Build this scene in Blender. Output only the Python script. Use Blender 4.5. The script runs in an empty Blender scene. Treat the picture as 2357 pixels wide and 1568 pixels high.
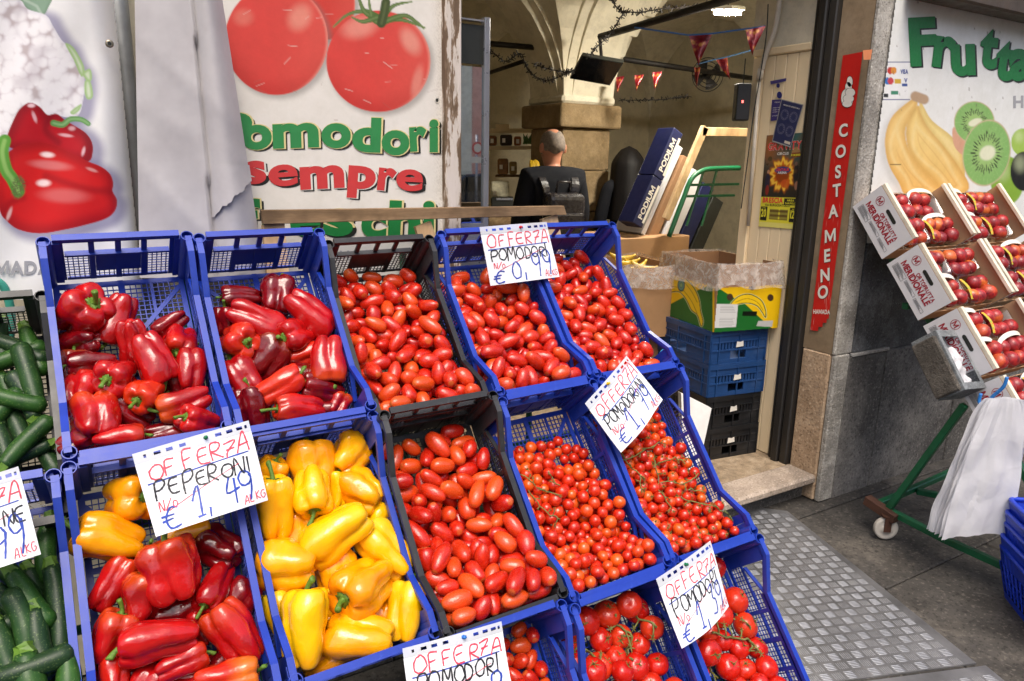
import bpy, bmesh, math, random
import numpy as np
from mathutils import Vector, Matrix, Euler
R = math.radians
sc = bpy.context.scene
col = sc.collection

# ---------------------------------------------------------------- camera
CAM = np.array((-0.1085, -2.1531, 1.7269))
CR = np.array(((0.85807816, -0.51322818, 0.01728298),      # right, up, forward
               (0.10883765, 0.21465345, 0.97060716),
               (0.5018528, 0.83097577, -0.24004799)))
FPX = 1685.77                                              # focal length, photo 2357 wide
cd = bpy.data.cameras.new('camera'); cd.sensor_width = 36; cd.sensor_fit = 'HORIZONTAL'
cd.lens = FPX / 2357 * 36; cd.clip_start = .05; cd.clip_end = 200
co = bpy.data.objects.new('camera', cd); col.objects.link(co); sc.camera = co
mw = Matrix.Identity(4)
for i in range(3):
    mw[i][0] = CR[0][i]; mw[i][1] = CR[1][i]; mw[i][2] = -CR[2][i]; mw[i][3] = CAM[i]
co.matrix_world = mw

# ---------------------------------------------------------------- light
SUN_EL, SUN_AZ = 62, 205         # veiled sun high over the street: broad, almost shadowless light
wd = bpy.data.worlds.new('World'); sc.world = wd; wd.use_nodes = True
wn = wd.node_tree.nodes; wl = wd.node_tree.links
sky = wn.new('ShaderNodeTexSky'); sky.sky_type = 'NISHITA'; sky.sun_disc = False
sky.sun_elevation = R(SUN_EL); sky.sun_rotation = R(SUN_AZ); sky.dust_density = 5.0; sky.air_density = 1.0; sky.ozone_density = 1.0
wl.new(sky.outputs[0], wn['Background'].inputs[0]); wn['Background'].inputs[1].default_value = .15
sl = bpy.data.lights.new('sun', 'SUN'); sl.energy = 1.5; sl.angle = R(32); sl.color = (1, .93, .84)
so = bpy.data.objects.new('sun', sl); col.objects.link(so)
sd = Vector((math.sin(R(SUN_AZ)) * math.cos(R(SUN_EL)), math.cos(R(SUN_AZ)) * math.cos(R(SUN_EL)), math.sin(R(SUN_EL))))
so.rotation_euler = sd.to_track_quat('Z', 'Y').to_euler(); so.location = sd * 20
sc.view_settings.view_transform = 'Standard'; sc.view_settings.look = 'None'
sc.view_settings.gamma = 1; sc.view_settings.use_curve_mapping = False
sc.view_settings.exposure = .52
cy = sc.cycles
cy.max_bounces = 6; cy.diffuse_bounces = 3; cy.glossy_bounces = 3; cy.transmission_bounces = 5; cy.transparent_max_bounces = 12
cy.caustics_reflective = False; cy.caustics_refractive = False; cy.use_adaptive_sampling = True; cy.adaptive_threshold = .02; cy.sample_clamp_indirect = 6

# ---------------------------------------------------------------- photo point on a plane
def ray(u, v): return np.array(((u - 1178.5) / FPX, -(v - 784) / FPX, 1.)) @ CR
def ay(u, v, y): d = ray(u, v); return CAM + d * (y - CAM[1]) / d[1]
def ax(u, v, x): d = ray(u, v); return CAM + d * (x - CAM[0]) / d[0]
def az(u, v, z): d = ray(u, v); return CAM + d * (z - CAM[2]) / d[2]
def ad(u, v, dist): return CAM + ray(u, v) * dist
def uv_of(P):
    q = (np.asarray(P) - CAM) @ CR.T
    return 1178.5 + FPX * q[..., 0] / q[..., 2], 784 - FPX * q[..., 1] / q[..., 2]

# ---------------------------------------------------------------- mesh helpers
class MB:
    def __init__(s): s.v = []; s.f = []; s.m = []
    def add(s, vs, fs, m=0):
        b = len(s.v); s.v += [tuple(float(c) for c in p) for p in vs]
        s.f += [tuple(b + i for i in f) for f in fs]; s.m += [m] * len(fs); return s
    def bx(s, x0, x1, y0, y1, z0, z1, m=0, M=None):
        vs = [(x, y, z) for z in (z0, z1) for y in (y0, y1) for x in (x0, x1)]
        if M is not None: vs = [M @ Vector(p) for p in vs]
        return s.add(vs, [(0, 2, 3, 1), (4, 5, 7, 6), (0, 1, 5, 4), (2, 6, 7, 3), (0, 4, 6, 2), (1, 3, 7, 5)], m)
    def bar(s, a, b, w, h, up=(0, 0, 1), m=0):
        a = Vector(a); b = Vector(b); d = (b - a).normalized(); u = Vector(up)
        x = d.cross(u)
        if x.length < 1e-4: x = d.cross(Vector((1, 0, 0)))
        x.normalize(); z = x.cross(d)
        vs = [p + x * sx * w / 2 + z * sz * h / 2 for p in (a, b) for sx, sz in ((-1, -1), (1, -1), (1, 1), (-1, 1))]
        return s.add(vs, [(3, 2, 1, 0), (4, 5, 6, 7), (0, 1, 5, 4), (1, 2, 6, 5), (2, 3, 7, 6), (3, 0, 4, 7)], m)
    def tube(s, path, r, n=8, m=0, caps=True, closed=False):
        P = [Vector(p) for p in path]; N = len(P)
        rs = r if hasattr(r, '__len__') else [r] * N
        up = None; rings = []
        for i in range(N):
            if closed: d = P[(i + 1) % N] - P[i - 1]
            else: d = P[min(i + 1, N - 1)] - P[max(i - 1, 0)]
            d.normalize()
            if up is None:
                up = Vector((0, 0, 1)) if abs(d.z) < .9 else Vector((1, 0, 0))
            x = d.cross(up)
            if x.length < 1e-5: x = d.cross(Vector((.3, 1, .2)))
            x.normalize(); up = x.cross(d).normalized()
            rings.append([P[i] + (x * math.cos(2 * math.pi * k / n) + up * math.sin(2 * math.pi * k / n)) * rs[i] for k in range(n)])
        vs = [p for g in rings for p in g]; fs = []
        for i in range(N if closed else N - 1):
            j = (i + 1) % N
            for k in range(n):
                fs.append((i * n + k, j * n + k, j * n + (k + 1) % n, i * n + (k + 1) % n))
        if caps and not closed: fs += [tuple(range(n)), tuple(reversed(range((N - 1) * n, N * n)))]
        return s.add(vs, fs, m)
    def lathe(s, prof, n=16, m=0, M=None):
        vs = []; fs = []
        for r, z in prof:
            for k in range(n):
                a = 2 * math.pi * k / n; vs.append(Vector((r * math.cos(a), r * math.sin(a), z)))
        for i in range(len(prof) - 1):
            for k in range(n): fs.append((i * n + k, i * n + (k + 1) % n, (i + 1) * n + (k + 1) % n, (i + 1) * n + k))
        if M is not None: vs = [M @ p for p in vs]
        return s.add(vs, fs, m)
    def grid(s, fn, nu, nv, m=0, flip=False, wrapu=False):
        vs = [fn(i / (nu - 1 if not wrapu else nu), j / (nv - 1)) for j in range(nv) for i in range(nu)]; fs = []
        for j in range(nv - 1):
            for i in range(nu if wrapu else nu - 1):
                k = (i + 1) % nu
                q = (j * nu + i, j * nu + k, (j + 1) * nu + k, (j + 1) * nu + i)
                fs.append(q[::-1] if flip else q)
        return s.add(vs, fs, m)
    def prism(s, poly, fn0, fn1, m=0):
        n = len(poly); vs = [fn0(*p) for p in poly] + [fn1(*p) for p in poly]
        fs = [tuple(range(n))[::-1], tuple(range(n, 2 * n))] + [(i, (i + 1) % n, n + (i + 1) % n, n + i) for i in range(n)]
        return s.add(vs, fs, m)
    def mesh(s, name, mats, smooth=False):
        me = bpy.data.meshes.new(name); me.from_pydata(s.v, [], s.f)
        for mt in (mats if isinstance(mats, (list, tuple)) else [mats]): me.materials.append(mt)
        me.polygons.foreach_set('material_index', s.m)
        if smooth: me.polygons.foreach_set('use_smooth', [True] * len(s.f))
        me.update(); return me
    def build(s, name, mats, parent=None, smooth=False, bevel=0, seg=1, loc=None, rot=None, fixn=False, angle=None):
        me = s.mesh(name, mats, smooth)
        if fixn or bevel:
            b = bmesh.new(); b.from_mesh(me)
            if fixn: bmesh.ops.recalc_face_normals(b, faces=b.faces)
            if bevel:
                ed = [e for e in b.edges if len(e.link_faces) == 2 and e.calc_face_angle(0) > .6]
                bmesh.ops.bevel(b, geom=ed, offset=bevel, segments=seg, affect='EDGES', profile=.5, clamp_overlap=True)
            b.to_mesh(me); b.free()
        return ob(name, me, parent, loc, rot)
def ob(name, me, parent=None, loc=None, rot=None, scale=None):
    o = bpy.data.objects.new(name, me); col.objects.link(o)
    if parent is not None: o.parent = parent
    if loc is not None: o.location = loc
    if rot is not None: o.rotation_euler = rot
    if scale is not None: o.scale = scale if hasattr(scale, '__len__') else (scale,) * 3
    return o
def empty(name, loc=(0, 0, 0), rot=(0, 0, 0)): return ob(name, None, None, loc, rot)
def tag(o, label=None, cat=None, group=None, kind=None):
    if label: o['label'] = label
    if cat: o['category'] = cat
    if group: o['group'] = group
    if kind: o['kind'] = kind
    return o
def thing(name, label, cat, loc=(0, 0, 0), rot=(0, 0, 0), group=None): return tag(empty(name, loc, rot), label, cat, group)

# ---------------------------------------------------------------- materials
def srgb(r, g, b):
    return tuple(((c / 255) / 12.92 if c / 255 <= .04045 else ((c / 255 + .055) / 1.055) ** 2.4) for c in (r, g, b)) + (1,)
class NT:
    def __init__(s, name):
        s.m = bpy.data.materials.new(name); s.m.use_nodes = True; s.t = s.m.node_tree
        s.b = s.t.nodes['Principled BSDF']; s.o = s.t.nodes['Material Output']
    def n(s, typ, **kw):
        nd = s.t.nodes.new('ShaderNode' + typ)
        for k, v in kw.items():
            if k in nd.inputs: nd.inputs[k].default_value = v
            else: setattr(nd, k, v)
        return nd
    def l(s, a, b): s.t.links.new(a, b)
    def coord(s, out='Object', scale=(1, 1, 1)):
        c = s.n('TexCoord'); mp = s.n('Mapping'); mp.inputs['Scale'].default_value = scale
        s.l(c.outputs[out], mp.inputs[0]); return mp.outputs[0]
    def noise(s, vec, scale=5, detail=6, rough=.6, dist=0):
        nd = s.n('TexNoise'); nd.inputs['Scale'].default_value = scale; nd.inputs['Detail'].default_value = detail
        nd.inputs['Roughness'].default_value = rough; nd.inputs['Distortion'].default_value = dist
        s.l(vec, nd.inputs['Vector']); return nd.outputs['Fac']
    def ramp(s, fac, stops, interp='LINEAR'):
        r = s.n('ValToRGB'); e = r.color_ramp.elements; r.color_ramp.interpolation = interp
        while len(e) < len(stops): e.new(.5)
        for i, (p, c) in enumerate(stops):
            e[i].position = p; e[i].color = c if hasattr(c, '__len__') else (c, c, c, 1)
        s.l(fac, r.inputs[0]); return r.outputs[0]
    def mix(s, fac, a, b, mode='MIX'):
        x = s.n('MixRGB'); x.blend_type = mode
        for i, q in zip((0, 1, 2), (fac, a, b)):
            if isinstance(q, (int, float)): x.inputs[i].default_value = q
            elif isinstance(q, tuple): x.inputs[i].default_value = q
            else: s.l(q, x.inputs[i])
        return x.outputs[0]
    def bump(s, h, strength=.3, dist=.01):
        b = s.n('Bump'); b.inputs['Strength'].default_value = strength; b.inputs['Distance'].default_value = dist
        s.l(h, b.inputs['Height']); s.l(b.outputs[0], s.b.inputs['Normal'])
    def set(s, **kw):
        for k, v in kw.items():
            k = k.replace('_', ' ')
            if hasattr(v, 'default_value') or isinstance(v, bpy.types.NodeSocket): s.l(v, s.b.inputs[k])
            else: s.b.inputs[k].default_value = v
def mat(name, c, rough=.5, metal=0, var=.15, vs=6, bump=0, bs=40, spec=.5, c2=None, coat=0, coord='Object', bd=.003, scale=(1, 1, 1), roughvar=.12, **kw):
    t = NT(name); v = t.coord(coord, scale)
    n1 = t.noise(v, vs, 6, .65)
    lo = tuple(x * (1 - var) for x in c[:3]) + (1,); hi = tuple(min(1, x * (1 + var)) for x in c[:3]) + (1,)
    if c2: lo, hi = c, c2
    t.set(Base_Color=t.ramp(n1, [(.3, lo), (.7, hi)]), Metallic=metal, Specular_IOR_Level=spec, Coat_Weight=coat)
    n2 = t.noise(v, vs * 3.1, 4, .6)
    t.set(Roughness=t.ramp(n2, [(.3, max(.02, rough - roughvar)), (.75, min(1, rough + roughvar))]))
    if bump: t.bump(t.noise(v, bs, 5, .6), bump, bd)
    for k, q in kw.items(): t.set(**{k: q})
    return t.m
def vcol_mat(name, rough=.45, spec=.4, grime=.12, gs=9):
    t = NT(name); a = t.n('Attribute'); a.attribute_name = 'Col'
    v = t.coord(); n = t.noise(v, gs, 8, .7)
    g = t.ramp(n, [(.35, (1, 1, 1, 1)), (.8, (1 - grime, 1 - grime, 1 - grime * 1.2, 1))])
    t.set(Base_Color=t.mix(1., a.outputs['Color'], g, 'MULTIPLY'), Roughness=t.ramp(n, [(.3, rough - .1), (.7, rough + .1)]), Specular_IOR_Level=spec)
    return t.m
MT = {}
# ---- lettering from the built-in font
_G = {}
def glyph(ch, bold):
    if ch == 'e': bold = min(bold, .026)
    if (ch, bold) not in _G and ch == 'M':
        w = .085 + 2 * bold; W = .80 + bold; H = .73; c_ = W / 2; d = w * .62
        v = [(0, 0), (0, H), (w * 1.05, H), (c_, .3), (W - w * 1.05, H), (W, H), (W, 0), (W - w, 0), (W - w, H - .22), (c_ + d * .5, .04), (c_ - d * .5, .04), (w, H - .22), (w, 0)]
        _G[ch, bold] = (v, [tuple(range(len(v)))[::-1]], 0, W)
    if (ch, bold) not in _G:
        c = bpy.data.curves.new('g', 'FONT'); c.body = ch; c.size = 1; c.offset = bold; c.resolution_u = 5
        o = bpy.data.objects.new('g', c); col.objects.link(o)
        dg = bpy.context.evaluated_depsgraph_get(); me = o.evaluated_get(dg).to_mesh()
        v = [tuple(p.co[:2]) for p in me.vertices]; f = [tuple(p.vertices) for p in me.polygons]
        o.evaluated_get(dg).to_mesh_clear(); bpy.data.objects.remove(o); bpy.data.curves.remove(c)
        xs = [p[0] for p in v] or [0, .3]
        _G[ch, bold] = (v, f, min(xs), max(xs))
    return _G[ch, bold]
# letters are fetched while the scene is still empty (fast)
for _b, _t in ((.0, 'nexi paguORRIDTUAOP'), (.02, 'VIABORGSTLO'), (.025, 'GRAVITY'), (.026, 'e'), (.03, 'CIRUS31DEMBCNTAROL20VHPFG'), (.035, 'HADORTFU'), (.04, 'BRESCIMDONAL'), (.045, 'Pomdrisepfcht'), (.045, 'Frutta'), (.05, 'GRAVITY'), (.061, 'Pomdrisepfch')):
    for _c in set(_t) - {' '}: glyph(_c, _b)
# ---------------------------------------------------------------- setting materials
def stone_mat(name, a, b, c, vs=4, bump=.5, bs=30, rough=.85, bd=.008, stain=.5, pits=1):
    t = NT(name); v = t.coord()
    n1 = t.noise(v, vs, 5, .7); n2 = t.noise(v, vs * 6, 4, .75); n3 = t.noise(v, vs * .55, 3, .6, .6)
    k = t.ramp(n1, [(.28, a), (.5, b), (.72, c)])
    k = t.mix(t.ramp(n2, [(.45, 0.), (.75, .55)]), k, tuple(x * .55 for x in b[:3]) + (1,))
    k = t.mix(t.ramp(n3, [(.5, 0.), (.6, stain)]), k, tuple(x * .35 for x in b[:3]) + (1,))
    n4 = t.noise(v, vs * 20, 3, .55) if pits else None
    if pits: k = t.mix(t.ramp(n4, [(.58, 0.), (.64, .6)]), k, tuple(x * .4 for x in a[:3]) + (1,))
    if pits: k = t.mix(t.ramp(n4, [(.34, .45), (.41, 0.)]), k, tuple(min(.8, x * 1.25) for x in c[:3]) + (1,))
    t.set(Base_Color=k, Roughness=rough, Specular_IOR_Level=.25)
    t.bump(n2, bump, bd); return t.m
MT['paving'] = stone_mat('paving stone', srgb(60, 58, 56), srgb(80, 77, 73), srgb(112, 106, 98), 3, .5, 60, .7, .006, .6)
MT['joint'] = mat('dirty joint', srgb(58, 55, 50), .95, bump=.6)
MT['darkstone'] = stone_mat('dark grey stone', srgb(90, 88, 86), srgb(114, 111, 107), srgb(146, 142, 136), 3.5, .8, 26, .9, .012, .6)
MT['lightstone'] = stone_mat('light jamb stone', srgb(140, 136, 128), srgb(176, 171, 162), srgb(216, 212, 204), 5, .8, 30, .85, .01, .45)
MT['beigestone'] = stone_mat('beige jamb stone', srgb(148, 124, 98), srgb(178, 152, 124), srgb(196, 176, 150), 4, .6, 24, .85, .01, .25)
MT['brownplaster'] = stone_mat('brown plaster', srgb(128, 108, 84), srgb(146, 126, 100), srgb(160, 140, 114), 3, .2, 40, .9, .004, .2, pits=0)
MT['threshold'] = stone_mat('threshold marble', srgb(150, 136, 122), srgb(182, 166, 150), srgb(206, 192, 178), 5, .5, 30, .7, .008, .6)
MT['granite'] = stone_mat('speckled floor slab', srgb(120, 104, 84), srgb(168, 148, 122), srgb(190, 172, 148), 22, .15, 60, .6, .002, .4)
MT['tarpaint'] = stone_mat('peeling grey paint', srgb(76, 76, 76), srgb(94, 94, 94), srgb(140, 142, 144), 5, .7, 22, .65, .01, .4)
MT['black'] = mat('black painted frame', srgb(40, 38, 36), .4, var=.5, vs=5, bump=.2, bs=12, scale=(1, 1, .1))
MT['plaster'] = stone_mat('cream vault plaster', srgb(214, 204, 180), srgb(226, 218, 196), srgb(234, 226, 208), 1.6, .15, 18, .95, .006, .12, pits=0)
MT['wallplaster'] = stone_mat('cream wall plaster', srgb(200, 190, 164), srgb(216, 206, 180), srgb(226, 216, 192), 1.2, .15, 18, .95, .006, .15, pits=0)
MT['pillar'] = stone_mat('ochre pillar stone', srgb(118, 98, 68), srgb(146, 124, 92), srgb(166, 144, 112), 4, .8, 20, .95, .014, .25, pits=0)
MT['facade'] = stone_mat('pale facade plaster', srgb(206, 186, 156), srgb(218, 200, 172), srgb(226, 212, 186), 1.2, .2, 20, .95, .004, .1, pits=0)
MT['pinkfacade'] = stone_mat('pink stucco', srgb(232, 170, 152), srgb(240, 184, 166), srgb(244, 196, 180), 1.2, .2, 20, .95, .004, .1, pits=0)
MT['cream'] = stone_mat('cream stucco', srgb(240, 232, 208), srgb(246, 240, 220), srgb(250, 246, 230), 1.2, .2, 20, .95, .004, .1, pits=0)
def aluminium():
    t = NT('worn aluminium'); v = t.coord(); n = t.noise(v, 2.2, 10, .7); n2 = t.noise(v, 30, 6, .7)
    k = t.ramp(n, [(.3, srgb(132, 134, 138)), (.7, srgb(182, 184, 188))])
    k = t.mix(t.ramp(n2, [(.5, 0.), (.8, .6)]), k, srgb(96, 94, 92))
    t.set(Base_Color=k, Metallic=.6, Roughness=t.ramp(n2, [(.3, .42), (.7, .6)])); t.bump(n2, .15, .001); return t.m
MT['alu'] = aluminium()
MT['alusheet'] = mat('grimy aluminium sheet', srgb(138, 138, 139), .5, .7, var=.3, vs=4, bump=.15, bs=40)
MT['alugap'] = mat('grey frame aluminium', srgb(150, 152, 158), .35, .6, var=.1)

# ---------------------------------------------------------------- ground
g = MB(); g.grid(lambda a, b: (-60 + 120 * a, -60 + 120 * b, -.03), 2, 2)
ground = tag(g.build('ground', MT['joint']), kind='structure')
rnd = random.Random(5)
ang = math.atan2(.89, .45)
def slabs():
    ys = [.42, -.02, -.62, -1.3, -2.05]; x0s = [1.9, 2.2, 1.75, 2.0]
    for j in range(4):
        y1, y0 = ys[j], ys[j + 1]; x = x0s[j] - 2.2
        while x < 6.5:
            w = rnd.uniform(.8, 1.15)
            m = MB(); m.bx(x + .004, x + w - .004, y0 + .004, y1 - .004, -.06, -.004 + rnd.uniform(-.002, .002))
            m.build('paving_slab', MT['paving'], ground, bevel=.005); x += w
slabs()
m = MB(); m.bx(-40, 40, -15.2, -2.056, -.06, -.01); tag(m.build('road', MT['paving']), kind='structure')
m = MB(); m.bx(-40, 40, -17, -15.2, -.05, .1); tag(m.build('pavement', MT['paving'], bevel=.01), kind='structure')

# five-bar tread plate laid as a ramp in front of the door
def tread_plate(name, origin, e1, n1, n2, label, lim):
    o = np.array(origin); e1 = np.array(e1) / np.linalg.norm(e1); e2 = np.array((-e1[1], e1[0]))
    t = thing(name, label, 'floor plate'); 
    P = lambda a, b: o + e1 * a + e2 * b
    poly = lim
    m = MB(); m.prism(poly, lambda a, b: (*P(a, b), -.003), lambda a, b: (*P(a, b), .003)); m.build('plate_sheet', MT['alusheet'], t, fixn=True)
    pa = np.array(poly)
    def inside(a, b):
        c = False; n = len(pa)
        for i in range(n):
            (x1, y1), (x2, y2) = pa[i], pa[i - 1]
            if (y1 > b) != (y2 > b) and a < (x2 - x1) * (b - y1) / (y2 - y1) + x1: c = not c
        return c
    b = MB(); cell = .047; k0 = .0078
    for i in range(int(n1 / cell) + 1):
        for j in range(int(n2 / cell) + 1):
            ca, cb = pa[:, 0].min() + (i + .5) * cell, pa[:, 1].min() + (j + .5) * cell
            if not all(inside(ca + sa * .022, cb + sb * .022) for sa in (-1, 1) for sb in (-1, 1)): continue
            hor = (i + j) % 2 == 0
            for k in range(5):
                q = (k - 2) * k0; L = .0205 - abs(k - 2) * .0008; w = .0026; h = .0014
                pts = [(-L, 0, 0), (-L * .6, w, 0), (L * .6, w, 0), (L, 0, 0), (L * .6, -w, 0), (-L * .6, -w, 0), (-L * .65, 0, h), (L * .65, 0, h)]
                vs = []
                for (a_, b_, h_) in pts:
                    if not hor: a_, b_ = a_ , b_ + q; x_, y_ = ca + a_, cb + b_
                    else: x_, y_ = ca + b_ + q, cb + a_
                    vs.append((*P(x_, y_), .003 + h_))
                b.add(vs, [(0, 6, 1), (1, 6, 7, 2), (2, 7, 3), (3, 7, 4), (4, 7, 6, 5), (5, 6, 0)])
    tag(b.build('tread_bars', MT['alu'], t, fixn=False, smooth=False), kind='stuff')
    return t
d1 = np.array((2.512, -1.075)) - np.array((2.03, -.90)); d1 /= np.linalg.norm(d1)
tread_plate('tread_plate', (2.512, -1.075), -d1 * -1, 1.7, 1.6,
            'worn aluminium five-bar tread plate on the ground before the doorstep', [(0, 0), (-.03, 1.19), (-.33, 1.33), (-1.3, .95), (-1.5, 0)])
tread_plate('tread_plate', (2.512, -1.085), d1, 1.6, .8,
            'tread plate edge nearest the viewer, beyond the bright seam', [(-1.5, -.75), (.02, -.75), (.02, -.006), (-1.5, -.006)])

# ---------------------------------------------------------------- shop building
RX = 3.11                                   # plane of the right door reveal
FY = .06                                    # front plane of the right-hand wall
shop = thing('shop_building', 'stone-fronted greengrocer building with a wide open doorway', 'building')
def sbox(name, mt, *a, bevel=0, parent=None, label=None):
    o = MB().bx(*a).build(name, MT[mt], parent or shop, bevel=bevel)
    if label: o['label'] = label
    return o
# right jamb: beige stone foot, plaster above
sbox('jamb_stone', 'beigestone', RX, RX + .1, FY + .012, .24, 0.0, .80, bevel=.008)
sbox('jamb_plaster', 'brownplaster', RX + .004, RX + .1, FY + .01, .24, .802, 3.2)
sbox('jamb_front', 'lightstone', RX + .002, RX + .135, FY - .012, FY + .01, .80, 3.2, bevel=.005)
sbox('jamb_front', 'lightstone', RX + .006, RX + .115, FY - .02, FY + .01, 0, .798, bevel=.006)
# right wall
xs = [RX + .118, 3.55, 4.3, 5.2, 6.4]
for i in range(4):
    sbox('stone_block', 'darkstone', xs[i] + .003, xs[i + 1] - .003, FY - .014 + .003 * (i % 2), FY + .2, -.02, .775, bevel=.006)
sbox('wall', 'tarpaint', RX + .137, 6.4, FY, FY + .3, .78, 1.75)
sbox('wall', 'lightstone', RX + .137, 6.4, FY, FY + .3, 1.752, 3.2)
sbox('cover_sheet', 'tarpaint', RX + .15, 3.53, FY - .012, FY - .001, .80, 1.62)
sbox('wall_ledge', 'lightstone', RX + .14, 3.56, FY - .022, FY - .0, .777, .795, bevel=.004)
# upper storeys
sbox('upper_wall', 'facade', -30, 30, .4, 1.2, 3.2, 7.6)
sbox('wall', 'facade', -30, -1.6, .38, 1.2, 0, 3.2)
sbox('wall', 'facade', 6.4, 30, .1, 1.2, 0, 3.2)
# left wall behind the banners
sbox('wall', 'wallplaster', -1.6, 1.09, .42, .60, 0, 3.2)
sbox('door_lintel', 'black', 1.09, RX, .2, .42, 2.75, 3.2)
# black door frame
for (y0, y1, x0) in ((.242, .29, RX - .03), (.29, .335, RX - .045), (.335, .372, RX - .02)):
    sbox('door_frame', 'black', x0, RX + .1, y0 + .001, y1 - .001, .13, 2.9, bevel=.006)
# threshold and step
sbox('step_riser', 'darkstone', 1.1, RX + .0, .14, .3, 0, .10)
sbox('threshold', 'threshold', 1.1, RX + .0, .062, .24, .102, .15, bevel=.012)
sbox('floor_slab', 'granite', 1.1, RX + .3, .242, .62, .0, .147, bevel=.004)
sbox('floor', 'granite', -.2, 7.4, .622, 7, -.1, .145)
# ---------------------------------------------------------------- vaulted interior
PX0, PX1, PY0, PY1 = 3.42, 3.92, 2.95, 3.45      # pillar footprint
Z0 = 2.22
BX = [(.55, PX0), (PX1, 6.9)]; BY = [(.62, PY0), (PY1, 5.9)]
def axis_samples(bays, n=22):
    out = []
    for a, b in bays:
        out += [a + (b - a) * (1 - math.cos(math.pi * i / n)) / 2 for i in range(n + 1)]
    return out
def comp(t, bays):
    for a, b in bays:
        if a - 1e-6 <= t <= b + 1e-6:
            q = (t - (a + b) / 2) / ((b - a) / 2); return math.sqrt(max(0, 1 - q * q)), True
    return 0., False
def vault_z(x, y):
    cx, inx = comp(x, BX); cy, iny = comp(y, BY)
    h = max(cx, cy); lower = 0 if (inx and iny) else .05
    return Z0 + 1.2 * h - lower * min(1, h * 4)
X = axis_samples(BX); Y = axis_samples(BY)
X = sorted(X + [PX0 + 1e-3, PX1 - 1e-3]); Y = sorted(Y + [PY0 + 1e-3, PY1 - 1e-3])
m = MB(); m.add([(x, y, vault_z(x, y)) for y in Y for x in X],
                [(j * len(X) + i, (j + 1) * len(X) + i, (j + 1) * len(X) + i + 1, j * len(X) + i + 1) for j in range(len(Y) - 1) for i in range(len(X) - 1)])
m.build('vault', MT['plaster'], shop)
sbox('inner_wall', 'wallplaster', .40, .55, .6, 6.1, .146, 4)
sbox('inner_wall', 'wallplaster', 6.9, 7.05, .6, 6.1, .146, 4)
sbox('inner_wall', 'wallplaster', .3, 7.05, 5.9, 6.05, .146, 4)
sbox('inner_wall', 'wallplaster', 3.36, 7.05, .46, .61, .146, 4)
sbox('inner_wall', 'wallplaster', .3, 3.36, .46, .61, 2.76, 4)
sbox('roof_slab', 'black', -1.6, 7.3, .41, 6.2, 4.0, 4.2)
# arch mouldings that spring from the pillar
def arch_rib(axis, fixed, a, b, w, dz, nm='arch_rib'):
    m = MB(); n = 20; pts = []
    for i in range(n + 1):
        t = a + (b - a) * (1 - math.cos(math.pi * i / n)) / 2
        q = (t - (a + b) / 2) / ((b - a) / 2); z = Z0 + 1.2 * math.sqrt(max(0, 1 - q * q)) - dz
        pts.append((t, max(z, Z0)))
    vs = []
    for t, z in pts:
        for s_, d in ((-w, 0), (w, 0), (w, .10), (-w, .10)):
            vs.append((t, fixed + s_, z + d) if axis == 'x' else (fixed + s_, t, z + d))
    fs = [(i * 4 + k, i * 4 + (k + 1) % 4, (i + 1) * 4 + (k + 1) % 4, (i + 1) * 4 + k) for i in range(n) for k in range(4)]
    m.add(vs, fs); return m.build(nm, MT['plaster'], shop, fixn=True)
pcx, pcy = (PX0 + PX1) / 2, (PY0 + PY1) / 2
for fx, ab in ((pcx, BY[0]), (pcx, BY[1])): arch_rib('y', fx, ab[0], ab[1], .17, .11)
for fy, ab in ((pcy, BX[0]), (pcy, BX[1])): arch_rib('x', fy, ab[0], ab[1], .17, .11)
# pillar
pil = thing('stone_pillar', 'square ochre stone pillar with a block capital inside the shop', 'pillar', (pcx, pcy, .145))
zz = [0, .42, .8, 1.16, 1.5, 1.84]
for i in range(5):
    e = .245 + rnd.uniform(-.004, .004)
    MB().bx(-e, e, -e, e, zz[i] + .002, zz[i + 1] - .002).build('stone_block', MT['pillar'], pil, bevel=.012, seg=2)
MB().bx(-.31, .31, -.31, .31, 1.842, 2.03).build('capital', MT['pillar'], pil, bevel=.02, seg=2)
MB().bx(-.27, .27, -.27, .27, 2.031, 2.10).build('impost', MT['plaster'], pil, bevel=.02)
# lit lamp
def emit_mat(name, c, s):
    t = NT(name); t.set(Base_Color=(0.8, .8, .8, 1), Emission_Color=c, Emission_Strength=s); return t.m
MT['lampglow'] = emit_mat('lit lamp panel', (1, .93, .8, 1), 640)
MT['whitemetal'] = mat('white metal', srgb(220, 220, 214), .4)
lp = ad(1675, 26, 4.6)
lamp = thing('ceiling_lamp', 'small square lit lamp hanging from the shop vault', 'lamp', lp, (R(4), R(-6), R(20)))
MB().bx(-.1, .1, -.075, .075, .004, .03).build('lamp_housing', MT['whitemetal'], lamp, bevel=.006)
MB().bx(-.078, .078, -.058, .058, -.02, .003).build('diffuser', MT['lampglow'], lamp)
MB().tube([(0, 0, .03), (0, 0, 3.42 - lp[2])], .004, 6).build('cord', MT['black'], lamp)
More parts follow.
